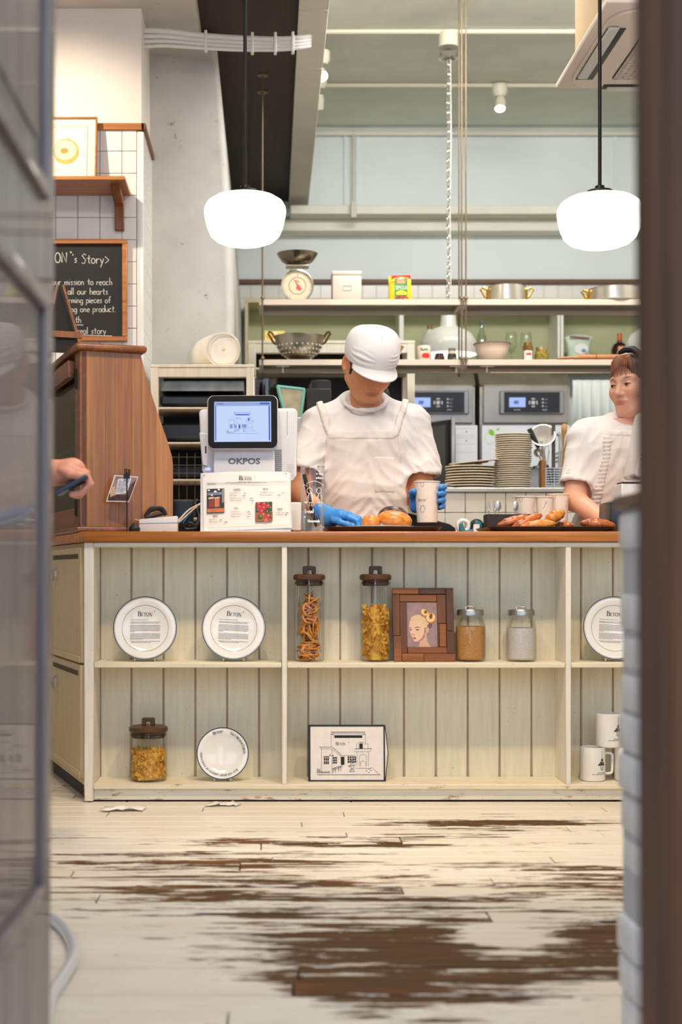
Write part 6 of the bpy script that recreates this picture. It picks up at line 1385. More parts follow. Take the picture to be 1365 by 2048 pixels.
MB().box(37 * k, 43 * k, .0, .05, 0, 146 * k).build('steel_edge', M_STEEL, od)
pp = MB().box(PX(911, 9.2), PX(955, 9.2), 9.19, 9.194, PZ(925, 9.2), PZ(851, 9.2)).build('notice_sheet', plain('notice_paper', (226, 226, 230), .6)); tag(pp, 'white notice sheets with red dots taped to the left oven', 'notice')
mk = MB()
for py in (864, 882): mk.disc(PX(933, 9.2), PZ(py, 9.2), .006, .006, None, 9.1885, 10)
mk.build('red_mark', plain('red_ink', (226, 90, 90), .6), pp, fix=False)
gl = MB()
for py in (858, 871, 876, 889, 905): greek(gl, PX(913, 9.2), PX(950, 9.2), PZ(py, 9.2), .004, None, 9.1885)
gl.build('fine_print', plain('pale_print', (176, 176, 184), .6), pp, fix=False)
p2 = MB().box(PX(964, 9.2), PX(1140, 9.2), 9.19, 9.194, PZ(935, 9.2), PZ(851, 9.2)).build('white_board', plain('board_white', (224, 226, 232), .4)); tag(p2, 'white sheet with a green apple mark on the right oven front', 'poster')
ap = MB(); cx0, cz0 = PX(981, 9.2), PZ(876, 9.2); ap.ribbon([(cx0 + .036 * math.cos(a), cz0 + .040 * math.sin(a)) for a in [i * .2 + 1.2 for i in range(29)]], .005, None, 9.1885)
ap.build('apple_print', plain('apple_pale_green', (196, 222, 150), .5), p2, fix=False); lf = MB(); lf.flat([(cx0 + a * .001, cz0 + b * .001) for a, b in ((-2, 18), (-10, 34), (-8, 56), (14, 52), (26, 36), (24, 14))], None, 9.188).flat([(cx0 + a * .001, cz0 + b * .001) for a, b in ((36, 50), (44, 62), (60, 62), (54, 48))], None, 9.188); lf.build('leaf_print', plain('leaf_bright_green', (124, 186, 40), .5), p2, fix=False)
cu_ = MB(); vs = []; n = 48; x0, x1 = PX(1146, 9.3), PX(1330, 9.3)
for i in range(n + 1):
    f = i / n
    for z in (PZ(900, 9.3), PZ(775, 9.3), PZ(760, 9.3)): vs.append((x0 + (x1 - x0) * f, 9.3 + (.022 * math.sin(f * 62) if z < PZ(770, 9.3) else .004), z))
cu_.add(vs, [(i * 3 + j, i * 3 + 3 + j, i * 3 + 4 + j, i * 3 + 1 + j) for i in range(n) for j in range(2)]); o = cu_.build('curtain', plain('curtain_white', (222, 228, 224), .8), None, smooth=80); tag(o, 'pleated white curtain beside the right oven', 'curtain'); m = o.modifiers.new('thick', 'SOLIDIFY'); m.thickness = .002
hd = thing('extractor_hood', 'brushed steel hood behind the young man\'s shoulder', 'hood', (PX(640, 8.6), 8.6, PZ(782, 8.6))); k = 8.6 / F
MB().prism([(-50 * k, 0), (100 * k, 0), (100 * k, 48 * k), (-50 * k, 48 * k)], 0, .5, 'y').build('body', M_STEEL, hd, bevel=.004); MB().box(-22 * k, 60 * k, -.02, .0, 6 * k, 13 * k).build('handle', plain('blue_steel', (120, 124, 150), .4, .6), hd, bevel=.003)
fz = MB().box(PX(546, 8.7), PX(581, 8.7), 8.7, 9.2, .0, PZ(742, 8.7)).build('freezer', plain('freezer_beige', (196, 186, 152), .5), bevel=.006); tag(fz, 'tall beige freezer side behind the clear container', 'freezer')
bk = MB().box(PX(505, 8.75), PX(543.5, 8.75), 8.76, 9.2, .0, PZ(722, 8.75)).build('dark_cabinet', plain('dark_cabinet', (34, 32, 34), .6), bevel=.004); tag(bk, 'dark cabinet side beside the beige freezer', 'cabinet')
bk = MB().box(PX(581, 8.75), PX(591, 8.75), 8.78, 9.2, .0, PZ(742, 8.75)).build('gap_shade_strip', plain('gap_shade_grey', (110, 104, 92), .6), bevel=.002); tag(bk, 'grey strip painted as the shaded gap between the beige freezer and steel hood', 'strip')  # solid strip whose colour stands for the dark gap beside the freezer
# things on the pass wall
ZP = 1.1865; yq = 7.3; kq_ = yq / F
def on_pass(px, y=yq): return (PX(px, y), y, ZP)
cc = thing('clear_container', 'translucent grey plastic measuring jug beside the register', 'container', (PX(532, 6.9), 6.9, PZ(815, 6.9) - .06)); k = 6.9 / F
MB().lathe([(0, 0), (21 * k, 0), (23 * k, 80 * k), (25 * k, 81 * k), (24 * k, 82 * k), (22 * k, 79 * k), (20 * k, 4 * k), (0, 3 * k)], 36).build('jug', thin_glass('smoky_plastic', (150, 156, 166), .08, .5), cc)
sd = MB().box(PX(500, 6.9), PX(672, 6.9), 6.77, 7.03, .0, cc.location.z - .0005).build('side_counter', plain('side_counter_steel', (170, 166, 158), .4, .8), bevel=.004); tag(sd, 'steel side counter behind the register and the young man', 'counter')
nb = thing('net_basket', 'basket edged with teal tape behind the register', 'basket', (PX(583, 6.86), 6.86, cc.location.z)); k = 6.86 / F; 
zb0 = PZ(776, 6.86) - cc.location.z; zb1 = PZ(800, 6.86) - cc.location.z
MB().add([(-27 * k, -.06, zb0), (25 * k, -.06, zb0 - 6 * k), (25 * k, .1, zb0), (-27 * k, .1, zb0 + 4 * k), (-12 * k, -.05, 0), (18 * k, -.05, 0), (18 * k, .08, 0), (-12 * k, .08, 0)], [(0, 4, 5, 1), (1, 5, 6, 2), (2, 6, 7, 3), (3, 7, 4, 0), (4, 7, 6, 5)]).build('basket', plain('basket_taupe', (178, 168, 140), .7, var=14, vs=20), nb)
T_ = [(-27 * k, -.06, zb0), (25 * k, -.06, zb0 - 6 * k), (25 * k, .1, zb0), (-27 * k, .1, zb0 + 4 * k)]
M_TEAL = plain('teal_tape', (120, 180, 166), .5); MB().tube(T_, .007, 8, closed=True).tube([T_[0], (-12 * k, -.052, 0)], .009, 8).tube([T_[1], (18 * k, -.052, 0)], .008, 8).build('teal_edge', M_TEAL, nb)
bm2 = thing('black_grinder', 'black appliance between the basket and the young man\'s shoulder', 'appliance', (PX(632, 6.88), 6.88, cc.location.z)); k = 6.88 / F
MB().box(-20 * k, 30 * k, -.06, .08, 0, PZ(780, 6.88) - cc.location.z).box(-14 * k, -4 * k, -.03, .03, 0, PZ(770, 6.88) - cc.location.z).cyl((10 * k, 0, .1), (10 * k, 0, PZ(762, 6.88) - cc.location.z), .05, n=20).build('body', M_BLACK, bm2, bevel=.004)
# plates in stacks
def plate_shape(R): return [(0, 0), (R * .55, 0), (R * .60, .006), (R * .95, .0088), (R * .985, .0080), (R, .0086), (R, .0125), (R * .96, .0122), (R * .6, .0065), (0, .0035)]
M_STONE = plain('stoneware_plate', (240, 226, 200), .3); M_STONE_SHADE = plain('plate_gap_shade', (160, 128, 94), .6)  # brown undersides paint in the shade of the gaps between stacked plates
def shade_underside(o):
    o.data.materials.append(M_STONE_SHADE)
    for i, p in enumerate(o.data.polygons): p.material_index = 1 if i < 48 * 4 else 0
    return o
pA = shade_underside(MB().lathe(plate_shape(36.5 * kq_), 48).build('plate', M_STONE)); pA.location = on_pass(1027); 
n = 26; st = 112 * kq_ / n; rd = random.Random(6)
for i in range(n):
    o = pA if i == 0 else pA.copy()
    if i: SC.collection.objects.link(o)
    o.location = (PX(1027 + rd.uniform(-.8, .8) + (-1 if i < 13 else .5), yq), yq + rd.uniform(-.002, .002), ZP + i * st); o.rotation_euler = (0, rd.uniform(-.006, .006), rd.uniform(0, 6))
    tag(o, 'cream stoneware plate within the tall plate stack beside the utensils', 'plate', 'plates in the tall stack')
    if i in (0, n - 1): o['label'] = 'lowest plate of the tall plate stack' if i == 0 else 'topmost plate of the tall plate stack'
pB = shade_underside(MB().lathe(plate_shape(50 * kq_), 48).build('plate', M_STONE)); st = .0140
for i in range(9):
    o = pB if i == 0 else pB.copy()
    if i: SC.collection.objects.link(o)
    o.location = (PX(942 + rd.uniform(-1.5, 1.5), yq), yq + .02, ZP + i * st); o.rotation_euler = (0, 0, rd.uniform(0, 6)); tag(o, 'wide cream plate within the low plate stack left of the tall stack', 'plate', 'plates in the low stack')
    if i in (0, 8): o['label'] = 'lowest plate of the low plate stack' if i == 0 else 'uppermost level plate of the low stack, just below the tilted one'
o = pB.copy(); SC.collection.objects.link(o); o.location = (PX(950, yq), yq + .02, ZP + 9 * st + .013); o.rotation_euler = (0, math.radians(-6), .4); tag(o, 'tilted cream plate lying on top of the low plate stack', 'plate')
for i in range(2):
    o = pA.copy(); SC.collection.objects.link(o); o.location = (PX(872, yq - .05), yq - .05, ZP + i * .012); tag(o, ('lower' if i == 0 else 'upper') + ' cream plate of the pair half hidden by the man\'s sleeve', 'plate', 'pair of plates behind the sleeve')
# utensil holder
uh = thing('utensil_rack', 'wire basket utensil holder with wooden sides beside the tall plates', 'utensil holder', on_pass(1098, 7.25)); k = 7.25 / F
MB().box(-16 * k, -8 * k, -.03, .05, 0, 60 * k).build('wooden_side', wood('rack_wood', (140, 88, 34), (190, 130, 60), 2, .5), uh, bevel=.002)
b = MB()
for i in range(9): z = (3 + i * 5) * k; b.tube([(-8 * k, -.03, z), (26 * k, -.03, z), (26 * k, .08, z), (-8 * k, .08, z)], .0022, 6, closed=True)
for x in (-8, 9, 26): b.cyl((x * k, -.03, 0), (x * k, -.03, 44 * k), .003, n=6).cyl((x * k, .08, 0), (x * k, .08, 44 * k), .003, n=6)
b.build('wire_basket', M_CHROME, uh); MB().box(-7 * k, 25 * k, -.02, .07, .002, .02).build('tray', M_STEEL, uh)
def utensil(name, label, parts, cat='utensil'):
    t = thing(name, label, cat, (PX(1098, 7.25), 7.26, ZP))
    for n_, m_, mb in parts: mb.build(n_, m_, t)
def q3(px, py, dy=0): return (PX(px, 7.25) - PX(1098, 7.25), dy, PZ(py, 7.25) - ZP)
utensil('knife_steel', 'black handled sharpening steel leaning left in the utensil holder', (('handle', M_BLACK, MB().tube([q3(1060, 857), q3(1064, 866), q3(1079, 895)], [.013, .014, .011], 12)), ('shaft', M_STEEL, MB().tube([q3(1079, 895), q3(1092, 925), q3(1104, 966)], .005, 8))))
utensil('strainer', 'round fine mesh strainer sticking up from the utensil holder', (('mesh_bowl', plain('mesh_grey', (150, 142, 132), .6), MB().lathe([(0, -.03), (.03, -.026), (.052, -.012), (.062, 0), (.058, 0), (.03, -.02), (0, -.024)], 28, T3(q3(1087, 870)) @ RY(-22) @ RX(62))), ('rim', M_STEEL, MB().tube([Matrix(T3(q3(1087, 870)) @ RY(-22) @ RX(62)) @ Vector((.062 * math.cos(a), .062 * math.sin(a), 0)) for a in [i * .3142 for i in range(20)]], .0022, 6, closed=True)), ('handle', M_STEEL, MB().tube([q3(1084, 882), q3(1087, 900), q3(1100, 966)], .006, 8))))
utensil('ladle', 'small steel ladle hanging low at the left of the utensil holder', (('bowl', M_STEEL, MB().lathe([(0, -.022), (.018, -.018), (.024, 0), (.021, 0), (.015, -.014), (0, -.018)], 20, T3(q3(1078, 905)) @ RX(75))), ('handle', M_STEEL, MB().tube([q3(1080, 912), q3(1090, 935), q3(1100, 966)], .004, 8)), ('hook', M_BLACK, MB().tube([q3(1080, 925), q3(1077, 932), q3(1067, 934)], [.003, .003, .005], 8))))
utensil('turner', 'tall dark slotted turner standing upright in the utensil holder', (('blade', plain('dark_nylon', (74, 66, 58), .5), MB().box(q3(1105, 0)[0], q3(1112, 0)[0], -.004, .004, q3(0, 940)[2], q3(0, 848)[2])), ('handle', M_BLACK, MB().tube([q3(1108, 935), q3(1110, 966)], .012, 10))))
utensil('whisk', 'balloon whisk with thin wires in the utensil holder', (('wires', M_STEEL, MB().tube([q3(1094, 932), q3(1090, 900), q3(1094, 880), q3(1100, 900), q3(1096, 932)], .0016, 5).tube([q3(1095, 932, .01), q3(1092, 900, .02), q3(1096, 882, .0), q3(1098, 900, -.02), q3(1096, 932)], .0016, 5)), ('handle', M_BLACK, MB().tube([q3(1096, 930), q3(1102, 966)], .007, 8))))
utensil('tongs', 'bright steel tongs beside the dark turner', (('arm', M_CHROME, MB().tube([q3(1120, 868), q3(1121, 900), q3(1118, 966)], .005, 8).tube([q3(1124, 868), q3(1126, 900), q3(1120, 966)], .004, 8)), ('head', M_CHROME, MB().tube([q3(1117, 866), q3(1122, 871)], .012, 10))))
for lab, a, b_, c_ in (('pale wooden spoon with a round head at the back of the utensils', (1133, 852), (1131, 872), (1122, 966)), ('long wooden spoon leaning right behind the woman\'s shoulder', (1160, 846), (1140, 868), (1120, 966)), ('second wooden spoon lying below the long one', (1158, 858), (1142, 874), (1122, 966))):
    utensil('wooden_spoon', lab, (('spoon', wood('spoon_wood', (176, 126, 66), (214, 168, 104), 2, .6), MB().tube([q3(a[0], a[1] - 6, .03), q3(*a, .03), q3((a[0] + b_[0]) / 2, (a[1] + b_[1]) / 2, .03), q3(*b_, .03), q3(*c_, .02)], [.008, .016, .014, .007, .006], 12)),))
wb_ = thing('wire_tray', 'steel wire drawer behind the woman\'s shoulder', 'wire tray', on_pass(1135, 7.45)); b = MB(); k = 7.45 / F
for z in (62, 70, 78): b.tube([(-20 * k, -.05, z * k), (60 * k, -.05, z * k), (60 * k, .1, z * k), (-20 * k, .1, z * k)], .004, 6, closed=True)
for x in range(-20, 61, 8): b.cyl((x * k, -.05, 62 * k), (x * k, -.05, 78 * k), .002, n=5)
for x in (-20, 60): b.cyl((x * k, -.05, 0), (x * k, -.05, 62 * k), .004, n=6).cyl((x * k, .1, 0), (x * k, .1, 62 * k), .004, n=6)
b.build('wire', M_CHROME, wb_)
# ================================================================ RACKS ON THE LEFT
M_LIME = painted('limed_wood', (226, 214, 194), (186, 150, 116), -.04, 2, .6, .7); M_RACKIN = plain('rack_dark_back', (36, 34, 32), .7, var=6, vs=5)
def rack(label, px0, px1, pyt, y, depth, shelves, w=15, right=True):
    k = y / F; t = thing('bread_rack', label, 'rack', (PX((px0 + px1) / 2, y), y, 0)); a, c = (px0 - px1) / 2 * k, (px1 - px0) / 2 * k; z = lambda py: PZ(py, y); W_ = w * k
    for x0, x1 in ((a, a + W_), (c - W_, c)):
        MB().box(x0, x1, 0, W_, 0, z(pyt)).build('post', M_LIME, t, bevel=.002); MB().box(x0, x1, depth - W_, depth, 0, z(pyt)).build('post', M_LIME, t, bevel=.002)
    MB().box(a - .002, c + .002, -.002, depth, z(pyt + 6), z(pyt)).build('top_board', M_LIME, t, bevel=.002)
    MB().box(a + W_, c - W_, .002, W_, z(pyt + 25), z(pyt + 6)).build('top_rail', M_LIME, t, bevel=.002)
    for py in shelves: MB().box(a + W_ * .5, c - W_ * .5, .004, depth - .01, z(py + 4), z(py)).build('shelf', M_LIME, t, bevel=.0015)
    MB().box(a + .004, c - .004, depth - .012, depth - .004, .2, z(pyt + 8)).build('back', M_RACKIN, t)
    return t, z
r1, z = rack('whitewashed wooden rack with dark shelves left of the register', 302, 508, 729, 6.42, .33, (814, 884, 958, 1035))
k = 6.42 / F
for i, (py, lab) in enumerate(((780, 'steel drawer liner in the top bay of the left rack'),)):
    o = MB().box(PX(322, 6.5), PX(488, 6.5), 6.5, 6.72, PZ(782, 6.5), PZ(762, 6.5)).build('steel_tray', plain('dull_steel', (120, 116, 106), .35, .8, var=16, vs=14)); tag(o, lab, 'tray')
for i, (py0, py1) in enumerate(((810, 789), (880, 845), (954, 930))):
    o = MB().box(PX(320, 6.48), PX(490, 6.48), 6.50, 6.72, PZ(py0, 6.48) , PZ(py1, 6.48)).build('black_tray', plain('black_tray', (26, 26, 28), .35), bevel=.01); tag(o, ('black tray on the upper shelf of the left rack', 'black tray on the middle shelf of the left rack', 'black tray on the lower shelf of the left rack')[i], 'tray')
gr = MB()
for px in range(326, 490, 16): gr.cyl((PX(px, 6.44), 6.445, PZ(1032, 6.44)), (PX(px, 6.44), 6.445, PZ(906, 6.44)), .0014, n=5)
for py in (914, 930, 946, 1000, 1016): gr.cyl((PX(318, 6.44), 6.447, PZ(py, 6.44)), (PX(492, 6.44), 6.447, PZ(py, 6.44)), .0014, n=5)
o = gr.build('wire_grid', plain('grid_grey', (120, 118, 112), .5, .5)); tag(o, 'thin wire grid across the lower bays of the left rack', 'wire grid')
rack('second whitewashed rack behind the colander', 497, 830, 681, 8.1, .35, (735,), 15)
yb_ = thing('snack_box', 'pale yellow printed box on the second rack behind the colander', 'box', (PX(549, 8.2), 8.2, PZ(681, 8.1))); k = 8.2 / F
MB().box(-19.5 * k, 20 * k, 0, .06, 0, 25 * k).build('box', plain('box_yellow', (222, 204, 112), .5), yb_, bevel=.001)
vs, fs = sans('TAVIVANI', 8.5 * k, 'CENTER', .0004); MB().add([(a * .92 + 1 * k, -.0008, c + 9 * k) for a, _, c in vs], fs).build('lettering', plain('box_red_ink', (206, 84, 52), .5), yb_, fix=False, smooth=0); MB().flat([(-5 * k, 18 * k), (5 * k, 18 * k), (5 * k, 23 * k), (-5 * k, 23 * k)], None, -.0008).build('pale_print', plain('box_cream', (244, 222, 172), .5), yb_, fix=False)
# bag of paper rolls on the rack
tp = thing('paper_pack', 'plastic wrapped white paper roll pack on top of the left rack', 'paper pack', (PX(428, 6.55), 6.5, PZ(729, 6.42) + .001)); k = 6.5 / F
vs = []; fs = []; n = 12; S = ((0.0, .30), (.006, .75), (.0, 1.), (.10, 1.03), (.18, .98), (.26, .86), (.28, .5))
ring = rrect(2, 2, .9, 5); m = len(ring)
for i, (d, s) in enumerate(S):
    for j, (a, b) in enumerate(ring):
        w = 1 + (.03 * math.sin(j * 2.1 + i) if i > 2 else 0); vs.append((20 * k + a * 34 * k * s * w - d * 1.0 * (.42), -.02 + d, 34 * k + b * 34 * k * s * w * (1 if s >= .9 else 1) - (1 - s) * 2 * k))
for i in range(len(S) - 1): fs += [(i * m + j, i * m + (j + 1) % m, i * m + m + (j + 1) % m, i * m + m + j) for j in range(m)]
fs += [tuple(range(m)), tuple(range((len(S) - 1) * m, len(S) * m))]
MB().add(vs, fs).build('pack', plain('wrapped_paper', (228, 220, 206), .35, var=6, vs=14, bump=.6, bs=18, coat=.3), tp, smooth=70)
MB().tube([(20 * k + a * 30 * k, -.024, 34 * k + b * 30 * k) for a, b in ring], .0025, 6, closed=True).build('wrap_seam', plain('wrap_seam', (206, 194, 176), .5), tp); MB().lathe([(0, .012), (.02, .004), (.03, 0)], 16, T3((20 * k, -.012, 34 * k)) @ RX(90)).build('roll_core', plain('core_cream', (220, 200, 160), .6), tp, smooth=60)
# ================================================================ HOSE IN THE FOREGROUND
def FP(px, py, r=.011): y = (CAMZ - r) * F / (py - 1145); return Vector((PX(px, y), y, r))
o = bez([FP(70, 1830), FP(104, 1838), FP(132, 1862), FP(148, 1895), FP(143, 1925), FP(122, 1960), FP(103, 1990), FP(92, 2030), FP(88, 2090)], .0125, 'hose', plain('braided_hose', (226, 228, 234), .3, .5, bump=.4, bs=200), 10, 12)
tag(o, 'grey braided hose curling on the floor beside the open door', 'hose')
# ================================================================ PEOPLE: bodies grown as one smooth surface from a distance field
class Sdf:
    def __init__(s, lo, hi, h):
        s.lo = np.array(lo, float); s.h = h; s.n = np.ceil((np.array(hi) - s.lo) / h).astype(int) + 1
        s.d = np.full(s.n, 1.0, np.float32); s.M = Matrix(); s.sc = 1.0
    def blk(s, lo, hi):
        a = np.maximum(0, np.floor((lo - s.lo) / s.h).astype(int)); b = np.minimum(s.n, np.ceil((hi - s.lo) / s.h).astype(int) + 1)
        if np.any(b <= a): return None
        sl = tuple(slice(i, j) for i, j in zip(a, b)); ax = [(s.lo[i] + s.h * np.arange(a[i], b[i])).astype(np.float32) for i in range(3)]
        return sl, ax[0][:, None, None], ax[1][None, :, None], ax[2][None, None, :]
    def comb(s, sl, p, k, op):
        d = s.d[sl]
        if op == 's': p = -p; g = np.maximum(d, p); sg = 1
        elif op == 'i': g = np.maximum(d, p); sg = 1
        else: g = np.minimum(d, p); sg = -1
        if k > 0: e = np.maximum(k - np.abs(d - p), 0) / k; g = g + sg * e * e * k * .25
        s.d[sl] = g
    def pt(s, p): return np.array(s.M @ (Vector(p) * s.sc))
    def cap(s, a, b, ra, rb=None, k=.02, op='u', cut=None):
        rb = ra if rb is None else rb; ra *= s.sc; rb *= s.sc; a, b = s.pt(a), s.pt(b); R = max(ra, rb) + k + 2 * s.h
        q = s.blk(np.minimum(a, b) - R, np.maximum(a, b) + R)
        if q is None: return s
        sl, X, Y, Z = q; ab = b - a; L = max(1e-9, ab @ ab)
        t = np.clip(((X - a[0]) * ab[0] + (Y - a[1]) * ab[1] + (Z - a[2]) * ab[2]) / L, 0, 1)
        p = np.sqrt((X - a[0] - t * ab[0]) ** 2 + (Y - a[1] - t * ab[1]) ** 2 + (Z - a[2] - t * ab[2]) ** 2) - (ra + (rb - ra) * t)
        if cut is not None:
            c, n = cut; n = np.array(n, float); n /= np.linalg.norm(n); p = np.maximum(p, (X - c[0]) * n[0] + (Y - c[1]) * n[1] + (Z - c[2]) * n[2])
        s.comb(sl, p, k * s.sc, op); return s
    def chain(s, pts, rs, k=.008, op='u'):
        for a, b, r0, r1 in zip(pts, pts[1:], rs, rs[1:]): s.cap(a, b, r0, r1, k, op)
        return s
    def ell(s, c, r, k=.02, op='u', M=None):
        r = np.array(r, float) * s.sc; c = s.pt(c); R = (s.M.to_3x3() @ (M.to_3x3() if M else Matrix.Identity(3))); A = np.array(R)
        e = r.max() + k + 2 * s.h; q = s.blk(c - e, c + e)
        if q is None: return s
        sl, X, Y, Z = q; X, Y, Z = X - c[0], Y - c[1], Z - c[2]
        u = [(X * A[0, i] + Y * A[1, i] + Z * A[2, i]) / r[i] for i in range(3)]
        k0 = np.sqrt(u[0] ** 2 + u[1] ** 2 + u[2] ** 2); k1 = np.sqrt((u[0] / r[0]) ** 2 + (u[1] / r[1]) ** 2 + (u[2] / r[2]) ** 2)
        s.comb(sl, (k0 * (k0 - 1) / np.maximum(k1, 1e-6)).astype(np.float32), k * s.sc, op); return s
    def grid(s): return [(s.lo[i] + s.h * np.arange(s.n[i])).astype(np.float32).reshape([-1 if j == i else 1 for j in range(3)]) for i in range(3)]
    def mesh(s):
        d = s.d; I = d < 0; nx, ny, nz = s.n
        c = [I[x:nx - 1 + x, y:ny - 1 + y, z:nz - 1 + z] for x in (0, 1) for y in (0, 1) for z in (0, 1)]
        al = c[0].copy(); an = c[0].copy()
        for q in c[1:]: al &= q; an |= q
        act = np.argwhere(an & ~al); idx = -np.ones((nx - 1, ny - 1, nz - 1), np.int64); idx[tuple(act.T)] = np.arange(len(act))
        cor = [(x, y, z) for x in (0, 1) for y in (0, 1) for z in (0, 1)]; val = [d[act[:, 0] + x, act[:, 1] + y, act[:, 2] + z] for x, y, z in cor]
        acc = np.zeros((len(act), 3)); cnt = np.zeros(len(act))
        for i in range(8):
            for j in range(i + 1, 8):
                if sum(abs(a - b) for a, b in zip(cor[i], cor[j])) != 1: continue
                m = (val[i] < 0) != (val[j] < 0); t = np.where(m, val[i] / np.where(m, val[i] - val[j], 1), 0)
                for a in range(3): acc[:, a] += np.where(m, cor[i][a] + t * (cor[j][a] - cor[i][a]), 0)
                cnt += m
        V = s.lo + (act + acc / cnt[:, None]) * s.h; Q = []
        for ax in range(3):
            o1, o2 = [(1, 2), (2, 0), (0, 1)][ax]; sl0 = [slice(None)] * 3; sl1 = [slice(None)] * 3
            sl0[ax] = slice(0, s.n[ax] - 1); sl1[ax] = slice(1, s.n[ax])
            e = np.argwhere(I[tuple(sl0)] != I[tuple(sl1)]); e = e[(e[:, o1] > 0) & (e[:, o2] > 0) & (e[:, o1] < s.n[o1] - 1) & (e[:, o2] < s.n[o2] - 1)]
            if not len(e): continue
            def at(a, b): f = e.copy(); f[:, o1] -= a; f[:, o2] -= b; return idx[tuple(f.T)]
            q = np.stack([at(1, 1), at(0, 1), at(0, 0), at(1, 0)], 1); fl = ~I[tuple(e.T)]; q[fl] = q[fl][:, ::-1]; Q.append(q)
        return V, np.concatenate(Q)
def soft_mesh(name, parts_, mat, parent, color=None, disp=None, relax=1):
    """parts_: list of (V, Q) joined as one mesh"""
    vs = []; fs = []; o = 0
    for V, Q in parts_: vs.append(V); fs.append(Q + o); o += len(V)
    V = np.concatenate(vs); Q = np.concatenate(fs)
    for _ in range(relax):
        S = np.zeros_like(V); C = np.zeros(len(V))
        for i in range(4):
            for j in (1, 3): np.add.at(S, Q[:, i], V[Q[:, (i + j) % 4]]); np.add.at(C, Q[:, i], 1)
        V = V * .5 + .5 * S / np.maximum(C, 1)[:, None]
    if disp is not None:
        N = np.zeros_like(V); fn = np.cross(V[Q[:, 2]] - V[Q[:, 0]], V[Q[:, 3]] - V[Q[:, 1]])
        for i in range(4): np.add.at(N, Q[:, i], fn)
        N /= np.maximum(np.linalg.norm(N, axis=1), 1e-12)[:, None]; V = V + N * disp(V)[:, None]
    me = bpy.data.meshes.new(name); me.from_pydata(V.tolist(), [], Q.tolist())
    if color is not None:
        a = me.color_attributes.new('Col', 'FLOAT_COLOR', 'POINT'); c = np.ones((len(V), 4), np.float32); c[:, :3] = color(V); a.data.foreach_set('color', c.ravel())
    me.shade_smooth(); return link(name, me, mat, parent)
def skin_mat(name):
    m = Mat(name); a = m.n('ShaderNodeAttribute'); a.attribute_name = 'Col'
    m.set(col=a.outputs['Color'], rough=.48, spec=.4, normal=m.bump(m.noise(m.co(), 260, 3), .12, .001)); m.b.inputs['Subsurface Weight'].default_value = .12; m.b.inputs['Subsurface Radius'].default_value = (.012, .005, .003); return m.m
def cloth(name, col, rough=.85):
    m = Mat(name); n = m.noise(m.co(), 500, 2, .5); m.set(col=m.mix(m.rng(m.noise(m.co(), 5, 3), .3, .7), tuple(int(v * .975) for v in col), col), rough=rough, sheen=.15, normal=m.bump(n, .12, .001)); return m.m
SKIN = skin_mat('skin'); M_TEE = cloth('white_cotton', (232, 224, 219)); M_APR = cloth('cream_apron_cloth', (234, 222, 212)); M_CAPW = cloth('white_cap_cloth', (236, 231, 229)); M_GLOVE = plain('blue_nitrile_glove', (62, 138, 214), .35, bump=.3, bs=120); M_TROU = cloth('beige_trouser_cloth', (196, 184, 166)); M_SHOE = plain('dark_shoe', (44, 40, 40), .5)
def lc(c): return np.array(lin(c)[:3])
def nz(V, f, sc, seed=0):
    return np.array([mnoise((v[0] * sc[0] * f + seed, v[1] * sc[1] * f, v[2] * sc[2] * f)) for v in V])
from mathutils import noise as _mn
def mnoise(p): return _mn.noise(Vector(p))
def folds(amp, f=1., seed=0, top=9.):
    def fn(V):
        U = V + .03 * np.stack([nz(V, 1, (6, 6, 6), 31), nz(V, 1, (6, 6, 6), 37), nz(V, 1, (6, 6, 6), 41)], 1); D = np.stack([U[:, 0] + .7 * np.sign(U[:, 0]) * U[:, 2], U[:, 1], U[:, 2] - .7 * np.abs(U[:, 0])], 1)
        return amp * (nz(U, f, (13, 13, 4), seed) - 1.5 * np.abs(nz(D, f, (24, 10, 6), seed + 7)) - .9 * np.abs(nz(U, f, (9, 9, 17), seed + 3)) + .75) * np.clip((top - V[:, 2]) / .06, .12, 1)
    return fn
EAR = lambda S, sx: (S.ell((sx * .083, .012, -.004), (.012, .022, .035), .008, 'u', RZ(-sx * 22) @ RX(-10)), S.ell((sx * .089, .006, .0), (.006, .011, .020), .006, 's', RZ(-sx * 22) @ RX(-10)), S.ell((sx * .079, .004, -.03), (.006, .009, .010), .006))
def head(S, female=False):
    S.ell((0, .016, .036), (.0755, .094, .084), .02); S.ell((0, -.030, -.030), (.0615 if not female else .060, .062, .082), .05)
    S.ell((0, -.058, -.092), (.027 if not female else .022, .025, .021), .035)
    for x in (-1, 1):
        S.ell((x * .036, -.062, -.022), (.026, .026, .026), .035); S.cap((x * .012, -.084, .030), (x * .048, -.070, .030), .008, .006, .022)
        S.cap((x * .058, .0, -.052), (x * .022, -.060, -.096), .021 if not female else .018, .015, .035)
        S.ell((x * .031, -.096, .008), (.017, .013, .011), .016, 's'); S.ell((x * .031, -.0795, .007), (.0145, .0125, .0115), .006)
    S.cap((0, -.090, .016), (0, -.110, -.026), .0065, .0095, .016); S.ell((0, -.109, -.029), (.0105, .010, .009), .008)
    for x in (-1, 1): S.ell((x * .0125, -.099, -.032), (.0085, .010, .0075), .006); S.ell((x * .0065, -.107, -.0385), (.0035, .004, .003), .003, 's')
    S.ell((0, -.083, -.062), (.027, .015, .019), .02)
    S.ell((-.010, -.0950, -.0565), (.018, .006, .0044), .006); S.ell((.010, -.0950, -.0565), (.018, .006, .0044), .006); S.ell((0, -.0940, -.0665), (.0190, .007, .0054), .006)
    S.cap((-.024, -.0905, -.0612), (.024, -.0905, -.0612), .0016, .0016, .004, 's'); S.cap((-.010, -.1010, -.0614), (.010, -.1010, -.0614), .0016, .0016, .004, 's')
    EAR(S, -1); EAR(S, 1)
